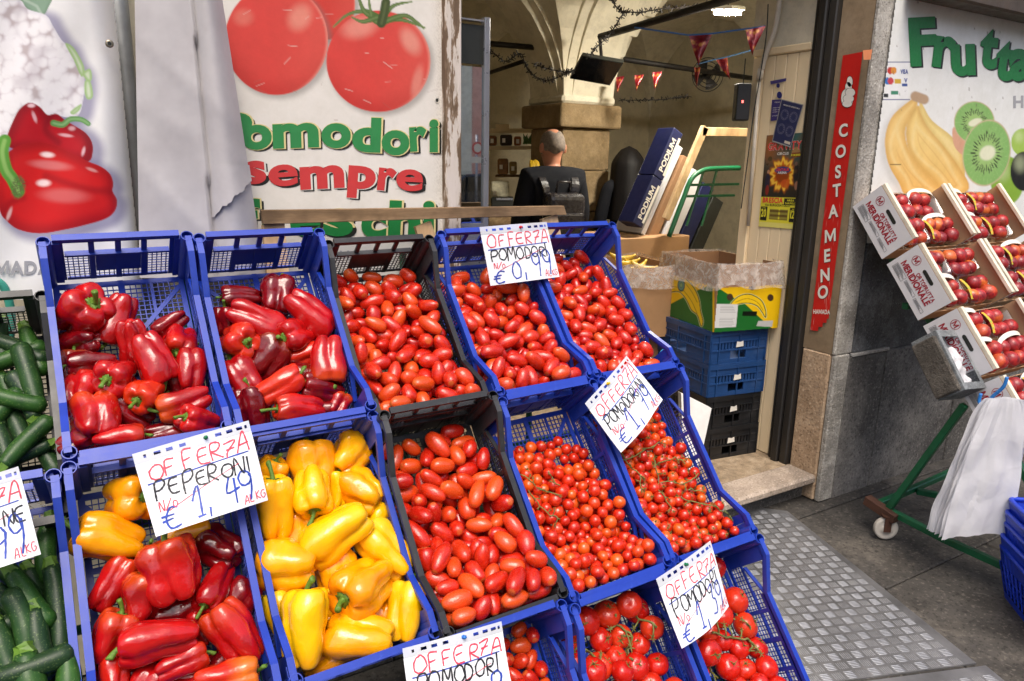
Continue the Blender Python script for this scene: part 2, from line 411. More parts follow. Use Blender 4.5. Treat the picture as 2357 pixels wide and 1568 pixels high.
# ---------------------------------------------------------------- plastic produce crates
def plastic(name, c, wear):
    t = NT(name); v = t.coord(); n = t.noise(v, 7, 8, .7); n2 = t.noise(v, 60, 5, .7)
    oi = t.n('ObjectInfo')
    k = t.ramp(n, [(.3, tuple(x * .82 for x in c[:3]) + (1,)), (.7, tuple(min(1, x * 1.15) for x in c[:3]) + (1,))])
    k = t.mix(t.ramp(n2, [(.6, 0.), (.82, .3)]), k, wear); k = t.mix(t.ramp(t.noise(v, 2.6, 4, .7), [(.5, 0.), (.75, .3)]), k, tuple((x + .12) * .6 for x in wear[:3]) + (1,))
    t.set(Base_Color=k, Roughness=t.ramp(n, [(.3, .3), (.7, .48)]), Specular_IOR_Level=.5); t.bump(n2, .08, .001); return t.m
MT['blue'] = plastic('blue crate plastic', srgb(24, 58, 168), srgb(90, 116, 196))
MT['blackpl'] = plastic('black crate plastic', srgb(34, 35, 38), srgb(110, 112, 116))
CW, CL, CD = .1655, .565, .19                  # half tube spacing, tube spacing along, depth
CRATE_MESH = {}
def crate_meshes(key, mt):
    xo, ye0, ye1, zb = .171, .012, -CL - .012, -CD
    # end panel, local x across, z up (0 = rim), y thickness 0..t
    p = MB(); t = .004
    p.bx(-.147, .147, -.010, .008, -.008, .003)                                     # rim bar
    p.bx(-.147, .147, -t, 0, -.020, -.009)
    for s in (-1, 1): p.bx(s * .147 - .022 * (s > 0), s * .147 + .022 * (s < 0), -t, 0, zb, -.0205)
    for x in (-.062, 0, .062): p.bx(x - .007, x + .007, -t - .001, .001, zb, -.0205)
    p.bx(-.124, .124, -.012, .003, -.072, -.064)
    p.bx(-.124, .124, -t, 0, zb, zb + .012)
    p.bx(-.0545, .0545, -t + .0006, -.0006, zb + .036, -.0825)                         # label plate
    for x in np.arange(-.118, .119, .0118):
        if abs(x) > .069: p.bx(x - .0013, x + .0013, -t + .001, -.001, zb + .013, -.0725)
        elif abs(x) > .008 and abs(abs(x) - .062) > .008:
            p.bx(x - .0013, x + .0013, -t + .001, -.001, zb + .013, zb + .0355); p.bx(x - .0013, x + .0013, -t + .001, -.001, -.082, -.0725)
    for z in np.arange(zb + .022, -.076, .0125):
        for s in (-1, 1): p.bx(min(s * .069, s * .125), max(s * .069, s * .125), -t + .0014, -.0014, z - .0013, z + .0013)
        if z < zb + .034: p.bx(-.055, .055, -t + .0014, -.0014, z - .0013, z + .0013)
    end = p.mesh('end_panel', mt)
    # corner post: tube with a flange
    c = MB()
    ro, ri = .0165, .0135; n = 20
    c.lathe([(ro, -CD), (ro, .0), (ro - .001, .0035), (ri, .0035), (ri, -.06), (0.0001, -.06)], n)
    c.bx(.0, .012, -.034, -.0, -CD, -.012); c.bx(-.03, .0, -.0, .012, -CD, -.012)
    post = c.mesh('corner_post', mt)
    # side panel in the y-z plane, x thickness
    s = MB(); prof = [(.0, 0), (-.05, 0), (-.152, -.062), (-.415, -.062), (-.515, 0), (-CL, 0)]
    prof = [(y, z) for y, z in prof]
    for (y0, z0), (y1, z1) in zip(prof[:-1], prof[1:]):
        a = MB()
        dy = .0009 if z0 != z1 else 0
        s.add([(x, y, z + d) for (y, z) in ((y0, z0), (y1, z1)) for x, d in ((-.008, -.010), (.008, -.010), (.008, .003), (-.008, .003))],
              [(0, 1, 5, 4), (1, 2, 6, 5), (2, 3, 7, 6), (3, 0, 4, 7)])
        s.add([(x, y, z + d) for (y, z) in ((y0, z0), (y1, z1)) for x, d in ((-.002, -.022), (.002, -.022), (.002, -.0102), (-.002, -.0102))],
              [(0, 1, 5, 4), (1, 2, 6, 5), (2, 3, 7, 6), (3, 0, 4, 7)])
    def ztop(y):
        for (y0, z0), (y1, z1) in zip(prof[:-1], prof[1:]):
            if y1 <= y <= y0: return z0 + (z1 - z0) * (y0 - y) / (y0 - y1)
        return 0
    # window edge: the strut that closes the corner openings
    for ya, yb in ((-.045, -.152), (-CL + .045, -.415)):
        s.bar((0, ya + (-.02 if ya > -.2 else .02), zb + .075), (0, yb, -.075), .005, .012, (1, 0, 0))
        lo, hi = min(ya, yb), max(ya, yb)
        s.bx(-.0022, .0022, ya - .014, ya + .014, zb, -.024)
    s.bx(-.003, .003, -CL + .02, -.02, zb, zb + .012); s.bx(-.0025, .0025, -.415, -.152, -.092, -.083)
    s.bx(-.0025, .0025, -CL + .03, -.03, zb + .058, zb + .066)
    for y in (-.2, -.285, -.37): s.bx(-.0035, .0035, y - .006, y + .006, zb + .012, -.084)
    for y in np.arange(-CL + .03, -.025, .0128):
        top = -.084 if -.415 < y < -.152 else zb + .058 + max(0, .05 - abs((y + .152) if y > -.2 else (y + .415)) * .6)
        s.bx(-.0012, .0012, y - .0013, y + .0013, zb + .012, top)
    for z in np.arange(zb + .0235, -.085, .0118):
        y0, y1 = (-CL + .03, -.03) if z < zb + .062 else (-.43, -.137)
        s.bx(-.0009, .0009, y0, y1, z - .0012, z + .0012)
    s.bx(-.002, .002, -.415, -.152, -.083, -.0625)
    side = s.mesh('side_panel', mt)
    # base grid
    b = MB(); zt = zb
    for x in (-.155, 0, .155): b.bx(x - .007, x + .007, -CL + .004, -.004, zt - .006, zt)
    for y in (-.012, -CL + .012, -.19, -.375): b.bx(-.155, .155, y - .007, y + .007, zt - .0056, zt - .0004)
    for x in (-.075, .075): b.bx(x - .003, x + .003, -CL + .004, -.004, zt - .0052, zt - .001)
    for x in np.arange(-.148, .149, .0142): b.bx(x - .0013, x + .0013, -CL + .01, -.01, zt - .0048, zt - .0016)
    for y in np.arange(-CL + .02, -.015, .0142): b.bx(-.155, .155, y - .0013, y + .0013, zt - .0044, zt - .002)
    for sx in (-1, 1):
        b.bar((sx * .15, -.035, zt - .0028), (sx * .02, -.185, zt - .0028), .012, .006); b.bar((sx * .15, -CL + .035, zt - .0027), (sx * .02, -CL + .185, zt - .0027), .012, .006)
    base = b.mesh('base_grid', mt)
    CRATE_MESH[key] = (end, post, side, base)
crate_meshes('blue', MT['blue']); crate_meshes('black', MT['blackpl'])
ROWP = {1: ((0, 1.5), 48.62), 2: ((-.4051, 1.0564), 49.91), 3: ((-.811, .6126), 49.91)}
CRATES = {}
def crate(key, kind, row, x, rot, nn, ll, label):
    (y, z), th = ROWP[row]; th = R(th); c, s = math.cos(th), math.sin(th)
    e = thing('produce_crate', label, 'crate', group='slanted produce crates of the stall')
    # rotation in the slope plane about the crate middle
    M = Matrix.Translation((x, y + ll * c - nn * s, z + ll * s + nn * c)) @ Matrix.Rotation(th, 4, 'X') @ Matrix.Translation((0, -CL / 2, 0)) @ Matrix.Rotation(rot, 4, 'Z') @ Matrix.Translation((0, CL / 2, 0))
    e.matrix_world = M
    end, post, side, base = CRATE_MESH[kind]
    ob('end_panel', end, e, (0, .012, 0)); ob('end_panel', end, e, (0, -CL - .008, 0), (0, 0, 0))
    for sx in (-1, 1):
        ob('side_panel', side, e, (sx * .168, 0, 0))
        ob('corner_post', post, e, (sx * CW, 0, 0), (0, 0, 0 if sx > 0 else R(90)))
        ob('corner_post', post, e, (sx * CW, -CL, 0), (0, 0, R(-90) if sx > 0 else R(180)))
    ob('base_grid', base, e)
    CRATES[key] = M
    return e
crate('Y', 'black', 1, -.352, .0, -.075, -.1, 'black plastic crate of zucchini at the left end of the rear row')
crate('A', 'blue', 1, 0, .011, -.001, .012, 'blue crate of red peppers, leftmost blue one in the rear row')
crate('B', 'blue', 1, .361, .013, .003, .004, 'blue crate of red peppers next to the black plum tomato crate, rear row')
crate('C', 'black', 1, .722, .013, -.03, -.012, 'black plastic crate of plum tomatoes in the rear row')
crate('D', 'blue', 1, 1.088, .016, -.007, -.008, 'blue crate of plum tomatoes under the 0,99 price sheet')
crate('E', 'blue', 1, 1.444, -.001, .005, -.009, 'blue crate of plum tomatoes at the doorway end of the rear row')
crate('Z', 'blue', 2, -.362, -.002, 0, -.005, 'blue crate of dark zucchini at the left of the middle row')
crate('F', 'blue', 2, -.001, -.002, .002, .005, 'blue crate of mixed red and yellow peppers in the middle row')
crate('G', 'blue', 2, .368, .011, -.015, .011, 'blue crate of yellow peppers in the middle row')
crate('H', 'black', 2, .722, .013, .01, .002, 'black plastic crate of plum tomatoes in the middle row')
crate('I', 'blue', 2, 1.085, .023, 0, -.011, 'blue crate of loose cherry tomatoes in the middle row')
crate('J', 'blue', 2, 1.446, .004, .002, -.005, 'blue crate of cherry tomatoes on the vine, doorway end of the middle row')
crate('K', 'blue', 3, .703, .003, 0, .009, 'blue crate of small plum tomatoes at the bottom edge, front row')
crate('L', 'blue', 3, 1.068, .004, 0, -.01, 'blue crate of large vine tomatoes in the front row')
crate('M', 'blue', 3, 1.434, 0, 0, .001, 'blue crate of large tomatoes at the doorway end of the front row')
# green steel rack that carries the crates
MT['green'] = mat('green painted steel', srgb(14, 88, 54), .42, var=.25, vs=8, bump=.1)
rack = thing('stall_rack', 'green tube steel rack under the slanted crates', 'rack')
for x in (-.5, .18, .9, 1.45):
    MB().tube([(x, .28, .03), (x, .28, 1.40), (x, .12, 1.42)], .013, 8).build('leg', MT['green'], rack)
    MB().tube([(x, -1.06, .012), (x, .33, 1.2)], .013, 8).build('sloping_rail', MT['green'], rack)
for y, z in ((.02, 1.19), (-.28, .84), (-.43, .68), (-.72, .36), (-.87, .2)):
    MB().tube([(-.6, y + .06, z - .03), (1.56, y + .06, z - .03)], .012, 8).build('cross_bar', MT['green'], rack)
# settled tomato piles: x y z (mm, crate frame), rotation (1/100 rad), radius and half length (0.1 mm)
TOM = {
    'C': (83, '-10 -303 -89 -176 -228 -64 237 434 99 -279 -61 109 91 15 244 441 60 -534 -26 205 -96 56 241 405 -133 -413 -40 -63 -37 268 232 420 -1 -481 -29 54 101 -245 236 390 -104 -543 10 -124 -34 145 210 343 -4 -361 -72 -77 -119 129 216 400 -15 -531 -36 38 -196 -214 221 345 77 -490 -11 67 61 -114 238 337 72 -322 -78 -4 -45 138 233 352 86 -195 -116 81 -5 -176 229 413 -134 -330 -85 113 -250 9 211 375 -129 -137 -120 15 -229 -111 221 380 -117 -27 -164 215 86 162 242 430 9 -167 -131 -209 -10 -30 224 411 127 -542 2 44 228 56 229 310 -56 -230 -104 194 -132 60 214 384 62 -451 -40 252 -104 -101 224 374 -112 -494 -23 218 -51 -155 225 363 -120 -540 -30 119 -59 -135 244 359 -134 -453 -61 -59 92 -211 211 382 121 -533 -44 94 54 -257 242 438 -82 -255 -124 -69 -237 -42 223 395 -126 -183 -158 -25 -223 132 244 447 129 -196 -84 -44 -73 -311 207 350 39 -124 -128 64 -90 133 226 334 53 -401 -55 131 126 111 239 349 36 -543 -61 -194 -4 -166 210 378 -48 -542 -61 -76 47 201 222 373 -134 -533 -76 34 -242 108 225 363 -63 -98 -127 -104 -25 309 233 315 -120 -214 -129 116 58 -171 206 319 128 -487 -18 -166 5 54 238 369 5 -399 -92 -32 -78 171 242 394 -97 -446 -40 33 -233 -157 213 354 -47 -496 -43 58 -128 83 221 313 125 -348 -80 -29 98 190 242 429 -62 -419 -64 12 175 -186 231 403 -72 -541 -126 -177 -32 -151 226 408 -63 -20 -159 -36 62 257 209 365 -22 -449 -54 -253 -75 -97 239 356 105 -384 -64 -83 -47 -214 234 373 -44 -298 -122 -253 -59 -76 219 362 -31 -133 -136 -80 -99 -221 213 382 131 -31 -164 -233 79 -19 241 337 76 -45 -168 -123 157 -144 238 373 -89 -377 -76 -166 26 163 229 314 33 -209 -132 230 -43 -109 236 364 -44 -193 -130 116 56 288 237 422 -2 -234 -116 -174 81 52 213 373 70 -278 -98 222 64 182 211 367 -103 -106 -139 124 304 34 222 361 56 -364 -93 83 93 -181 244 395 90 -146 -126 129 231 34 231 339 8 -22 -170 157 59 134 206 309 -131 -279 -112 -293 56 -30 210 340 1 -65 -168 -157 131 75 226 307 -129 -243 -159 -68 -292 42 239 366 116 -109 -137 55 -249 -59 241 363 -124 -488 -94 -137 -171 51 239 407 10 -534 -133 145 30 -64 231 315 32 -440 -73 -34 -86 165 228 367 -132 -530 -126 -204 152 -72 232 342 -77 -541 -169 311 157 0 227 380 104 -541 -168 -139 31 160 225 340 124 -246 -94 202 -95 -118 236 379 98 -434 -63 -96 92 -28 227 331 -36 -256 -139 44 -105 225 213 375 -134 -535 -169 -124 -15 -40 211 297 -126 -348 -127 130 58 -153 209 302 -19 -532 -164 86 -74 -195 217 387 25 -333 -111 142 8 -140 241 350 51 -83 -162 -91 -18 62 233 380 -120 -291 -161 -11 103 -286 239 414 -81 -149 -169 157 142 -166 222 318 44 -532 -103 30 -113 -138 232 358 -120 -389 -118 203 -63 -190 221 372 -86 -349 -107 -113 2 3 210 311 -98 -306 -125 297 -100 66 229 405 -126 -443 -124 -150 -84 54 243 399 131 -529 -94 239 -80 -61 242 375 44 -536 -165 -39 -200 100 239 351 -28 -358 -107 304 -88 -22 217 380 -132 -131 -170 142 -220 -23 215 349 87 -531 -86 -2 237 187 231 409 -117 -76 -169 -157 94 182 227 318 92 -543 -128 137 94 144 205 305 -120 -486 -161 -218 38 -215 244 403 49 -253 -132 -70 45 -297 210 337 59 -173 -146 -173 4 -203 216 304 -119 -366 -168 -134 157 142 241 387 -120 -412 -158 218 66 -78 225 403 122 -79 -169 200 -85 -185 214 349 10 -506 -72 -204 -186 -15 212 368 -60 -108 -169 157 -174 -136 221 336 134 -294 -96 -49 -59 194 215 342 75 -502 -57 211 137 -69 227 367 -56 -63 -168 -157 -96 144 234 328 132 -424 -92 167 54 31 228 421 88 -240 -126 -88 294 -48 208 288 -36 -428 -98 -128 -21 -216 223 335 65 -303 -133 -140 -101 101 231 357 121 -328 -121 97 -38 -163 235 392 -71 -193 -169 153 31 -184 223 356 77 -480 -94 -226 -178 -62 227 371 133 -180 -134 277 33 125 222 330 4 -115 -168 157 -83 -132 230 381 67 -135 -166 -157 116 -173 244 359 72 -427 -100 -16 -112 -143 227 413 131 -144 -168 157 -31 -34 237 329 -21 -333 -144 -12 41 79 211 373 57 -212 -170 -157 94 -79 215 302 82 -259 -166 -139 221 -6 245 421 129 -471 -66 50 250 -8 226 350 -70 -515 -95 -226 26 -42 214 333 -89 -498 -59 156 98 -18 231 375 -56 -292 -168 -159 -220 57 237 422 -22 -164 -167 189 -9 -81 223 314 -85 -233 -171 157 -31 112 207 307 107 -198 -169 157 -220 48 226 407 -107 -422 -88 104 241 24 226 314 -59 -338 -136 -40 107 -175 207 319 13 -284 -130 -71 95 -262 218 310 37 -438 -132 79 -55 -223 237 428 -27 -515 -111 83 41 20 244 362 -36 -477 -86 125 -11 -112 206 370 36 -274 -169 -157 -220 14 226 362 133 -232 -135 -141 -182 1 228 313 -77 -462 -98 124 -45 -54 223 323'),
    'D': (67, '26 -470 -47 106 -5 -214 234 432 -115 -414 -44 155 -128 156 222 371 70 -540 -7 217 113 -82 241 338 -62 -531 -22 99 -263 -4 226 354 -129 -482 -25 -74 -106 -132 217 373 -131 -276 -93 133 28 26 229 365 -128 -538 -24 -93 -14 -230 229 329 81 -151 -118 154 39 -192 239 414 -29 -376 -68 119 10 165 218 396 -36 -454 -52 173 -36 111 207 361 -101 -335 -96 87 113 -72 234 379 -45 -277 -94 -234 171 -24 238 357 63 -502 -33 -152 -57 219 228 375 -122 -144 -114 -198 -66 164 227 345 123 -464 -41 206 34 122 217 378 -93 -502 -29 47 56 -169 212 382 114 -194 -94 -151 29 -22 238 381 33 -540 -80 301 33 39 232 429 127 -294 -91 -151 101 73 229 355 -58 -224 -116 -28 -32 52 244 439 -21 -522 -38 157 -2 -3 241 391 -128 -538 -154 270 -24 -141 242 400 -132 -431 -134 209 60 22 235 433 -128 -185 -137 13 93 65 213 321 49 -70 -167 206 88 -19 236 346 15 -237 -108 -37 97 -212 214 330 -133 -317 -124 197 -91 1 214 310 66 -365 -84 -143 -1 -142 223 312 105 -43 -169 -243 -157 0 231 357 -120 -543 -97 -108 -38 -176 209 387 91 -246 -104 117 -123 -201 216 295 -130 -308 -167 -136 221 45 239 402 -123 -369 -128 126 28 159 244 338 24 -310 -101 202 -92 -148 213 302 -131 -492 -111 295 -48 -52 243 371 108 -425 -61 62 313 -66 238 331 -58 -177 -138 -156 29 -215 225 407 68 -327 -107 37 148 86 229 355 -92 -268 -106 111 87 -1 223 347 122 -541 -30 161 -120 -148 228 335 87 -196 -131 272 185 -6 226 351 -50 -337 -94 -140 -168 86 217 308 -125 -395 -86 88 37 -169 237 339 65 -286 -132 -163 -17 -91 244 446 -41 -137 -138 -126 149 99 209 314 -128 -459 -62 162 -166 -74 224 336 31 -122 -168 -110 228 -107 218 324 119 -382 -77 -105 -25 -173 205 325 -124 -90 -169 0 -128 35 211 329 48 -161 -150 -242 70 -130 214 346 -96 -107 -142 147 -169 -42 223 408 133 -356 -105 41 -72 -200 231 415 54 -241 -136 149 80 184 219 348 7 -279 -123 80 79 -191 220 344 73 -408 -90 -96 28 159 222 392 -112 -226 -137 -165 -87 -124 238 393 -57 -66 -170 157 31 165 215 356 7 -365 -95 187 -218 58 240 361 -125 -488 -168 93 157 -123 243 335 123 -119 -143 -178 46 -123 239 341 -30 -535 -135 118 -234 -73 242 380 2 -193 -136 31 65 167 207 314 66 -450 -64 216 78 -172 224 408 -12 -542 -89 290 -28 -28 212 307 -127 -512 -67 -8 190 -256 233 315 -95 -537 -55 16 -142 62 207 314 -128 -136 -170 -187 -30 -217 206 327 91 -543 -168 88 116 -221 215 337 77 -538 -55 -239 -37 -5 219 298 9 -544 -158 -15 -39 -280 209 348 -56 -534 -89 -216 -48 -48 228 382 135 -253 -112 -20 34 82 205 335 -127 -250 -170 -134 93 -184 209 305 128 -539 -141 50 69 -185 224 348 -76 -406 -75 -41 132 165 224 374 120 -86 -170 157 -142 -139 209 329 97 -532 -100 182 221 -55 229 370 127 -543 -72 201 -68 160 207 304 -82 -532 -123 -37 -132 172 231 329 -124 -274 -136 50 167 -6 211 350 118 -300 -133 -149 29 206 229 380 60 -532 -130 -97 177 -16 231 369 -30 -431 -91 16 38 148 239 341 9 -442 -76 239 -66 -80 207 317 84 -126 -170 157 -31 -280 216 332 -76 -520 -167 157 272 35 240 433 -76 -462 -73 -81 -62 149 210 382 -71 -306 -126 -234 92 83 215 327 -110 -451 -101 -166 -17 -169 209 341 44 -495 -96 152 52 72 239 438 133 -220 -140 68 -66 -249 229 413 -11 -243 -144 87 25 -313 220 336 -91 -192 -168 157 31 107 235 364 -47 -492 -66 308 -48 -41 217 303 86 -371 -125 -132 23 232 244 358 -23 -118 -169 193 -157 0 224 336 12 -170 -170 157 31 13 214 292 11 -422 -109 209 4 -68 208 367 -70 -369 -118 -18 2 237 232 388 109 -503 -59 -204 -52 133 234 336 -33 -394 -115 67 -10 207 217 355 74 -192 -171 157 -94 -162 209 336 -52 -270 -138 -158 -97 -203 233 406 22 -346 -133 158 -27 86 230 404 -108 -371 -170 157 -31 -259 216 295 39 -271 -168 131 -93 -103 230 346 40 -510 -168 -157 220 18 235 423 -89 -411 -124 -35 274 61 241 352 9 -394 -140 215 48 93 237 365 115 -272 -168 157 94 -158 231 400 -36 -344 -132 -108 48 -228 207 372 -71 -126 -170 -157 94 -50 220 337 -34 -166 -170 0 174 234 206 337 90 -232 -170 -157 31 -128 221 311 63 -377 -168 -157 -93 189 242 426 -103 -428 -169 157 94 61 231 368 0 -496 -75 150 -14 49 238 338 133 -480 -88 -179 -250 41 221 370 133 -417 -100 -195 11 23 228 336 -16 -299 -169 157 283 5 228 326 129 -330 -168 -1 -158 -98 233 334'),
    'E': (63, '-119 -172 -116 35 -120 247 228 390 -58 -292 -102 -115 -230 -63 235 420 116 -486 -54 -149 2 52 224 342 -79 -481 -46 -17 11 275 231 315 -134 -322 -122 -308 25 -125 224 352 -121 -538 -99 -211 -14 -192 227 393 26 -537 -56 232 4 -78 223 381 -133 -458 -82 87 -224 21 221 298 -84 -251 -94 -70 247 78 206 340 109 -26 -164 -36 111 226 227 400 -59 -535 -42 141 102 -46 209 297 84 -337 -98 162 63 119 226 338 -131 -540 -161 279 34 -25 230 307 -110 -58 -170 -157 -86 162 208 366 -129 -542 -54 196 46 -184 190 288 -128 -250 -115 280 140 22 202 304 -133 -402 -101 -107 286 53 223 304 131 -267 -104 -147 -194 37 228 320 -134 -487 -136 259 -6 -68 210 318 119 -384 -87 -128 4 312 233 297 -132 -431 -136 -170 -65 -15 230 361 41 -428 -98 -105 -200 -132 218 283 -123 -362 -133 -164 -88 217 223 348 -96 -342 -100 -104 249 -6 218 289 -84 -441 -71 -170 -47 137 220 308 103 -545 -46 169 62 -150 191 306 -92 -526 -66 285 -87 -98 231 312 -133 -238 -169 -160 283 -1 226 326 15 -282 -115 -15 -293 -33 205 313 23 -179 -145 -148 -91 165 203 358 132 -119 -138 -121 37 59 209 359 -107 -292 -112 -137 5 -220 208 292 -20 -531 -58 -187 232 -34 225 330 85 -412 -96 -124 214 63 213 296 14 -345 -107 -175 42 201 217 293 -26 -114 -164 0 -95 -207 220 348 94 -304 -124 -4 -69 -114 234 401 -129 -97 -171 -157 113 188 203 268 -21 -63 -169 -157 220 89 226 335 -40 -349 -112 217 -179 31 203 361 93 -252 -131 -118 -7 59 230 389 -69 -83 -171 184 -30 -107 198 300 131 -322 -96 19 99 -85 232 306 -103 -490 -92 47 -192 62 227 309 -128 -292 -166 -97 64 -49 223 323 75 -201 -129 161 -20 -148 202 288 -67 -377 -110 130 20 110 202 306 46 -386 -120 -93 -97 58 235 382 -14 -412 -100 148 -44 -267 209 343 22 -98 -163 -275 82 71 201 354 -127 -141 -168 -128 30 239 224 340 54 -273 -130 104 -228 104 231 302 60 -126 -142 -102 55 275 196 250 -127 -211 -135 160 72 91 190 325 74 -539 -78 -49 -102 103 209 370 121 -219 -111 -202 79 116 198 290 -2 -19 -172 157 -31 -151 194 318 -126 -339 -169 -156 0 228 214 350 133 -180 -131 119 -304 5 232 369 34 -494 -74 191 6 -48 226 315 -10 -159 -169 157 -94 211 226 315 73 -504 -61 -217 70 -124 200 302 -16 -540 -100 143 -132 135 210 356 118 -90 -168 -157 -94 -111 233 365 -5 -314 -122 -20 68 280 198 249 -120 -185 -163 69 -284 -62 209 320 -38 -466 -70 -84 -220 -90 213 285 28 -58 -170 0 189 -58 210 277 -1 -226 -136 -185 -142 74 198 310 133 -539 -124 260 -53 -25 220 289 -114 -384 -169 -157 220 -68 225 389 106 -459 -97 -48 -38 180 199 314 130 -533 -77 -116 -290 51 211 358 80 -147 -169 -141 258 -50 214 323 20 -540 -138 5 127 293 223 381 79 -540 -124 152 -41 -124 229 343 -85 -408 -96 108 -79 -176 205 263 38 -142 -172 -157 283 -20 198 345 -79 -203 -134 -176 -28 -20 225 348 -86 -544 -172 157 24 148 194 258 -48 -534 -143 -195 2 85 234 381 -20 -263 -126 -31 16 -233 205 279 133 -414 -117 -237 -50 39 234 338 118 -164 -169 157 -220 -61 228 339 98 -382 -126 245 17 79 206 342 31 -215 -158 286 9 -138 209 336 68 -457 -101 -219 -31 -28 192 312 71 -43 -172 157 220 76 191 249 66 -93 -171 -130 -30 1 194 337 -11 -544 -170 133 -123 -134 201 259 -45 -230 -128 29 -42 -55 211 368 71 -350 -134 -179 -54 -136 202 272 -87 -265 -137 -162 -29 143 203 349 -69 -537 -106 -31 196 115 216 272 -71 -134 -169 -142 31 79 213 383 80 -532 -168 -116 -224 41 222 385 -109 -505 -172 157 -31 -172 195 301 36 -536 -100 88 -94 79 206 283 130 -541 -170 -66 -200 13 203 261 -7 -488 -83 -67 110 -217 205 269 70 -196 -168 -37 -190 24 214 317 -108 -444 -169 157 31 -37 223 362 28 -470 -107 193 -50 85 195 300 -96 -515 -134 -105 -100 -27 214 364 -105 -452 -113 228 32 34 199 292 36 -320 -144 -76 -204 -92 229 330 -96 -398 -134 272 -47 2 199 346 -45 -194 -162 -36 -11 312 195 304 -5 -384 -132 194 -32 144 197 280 91 -234 -170 130 30 -121 206 294 94 -427 -138 -16 -285 -31 216 299 -85 -320 -140 167 53 -171 222 323 128 -356 -125 -93 -178 7 214 354 135 -244 -140 -161 1 35 208 263 -55 -508 -80 -142 222 74 209 272 134 -485 -99 40 47 -147 210 273 -64 -471 -102 -44 6 52 197 252 52 -438 -139 1 -197 -175 227 353 -33 -297 -146 7 227 57 224 313 44 -257 -170 -155 -31 -36 218 280 136 -295 -138 -66 -199 -78 199 255 -61 -362 -147 -119 65 -174 209 346 14 -430 -129 -20 -148 151 198 356 -89 -234 -169 -179 -157 0 222 324 71 -325 -168 158 62 -23 224 328 -6 -346 -146 -171 -64 -196 202 343 -72 -439 -128 159 63 41 208 270 89 -274 -172 226 157 -47 197 251 -46 -406 -134 -290 132 -20 213 313'),
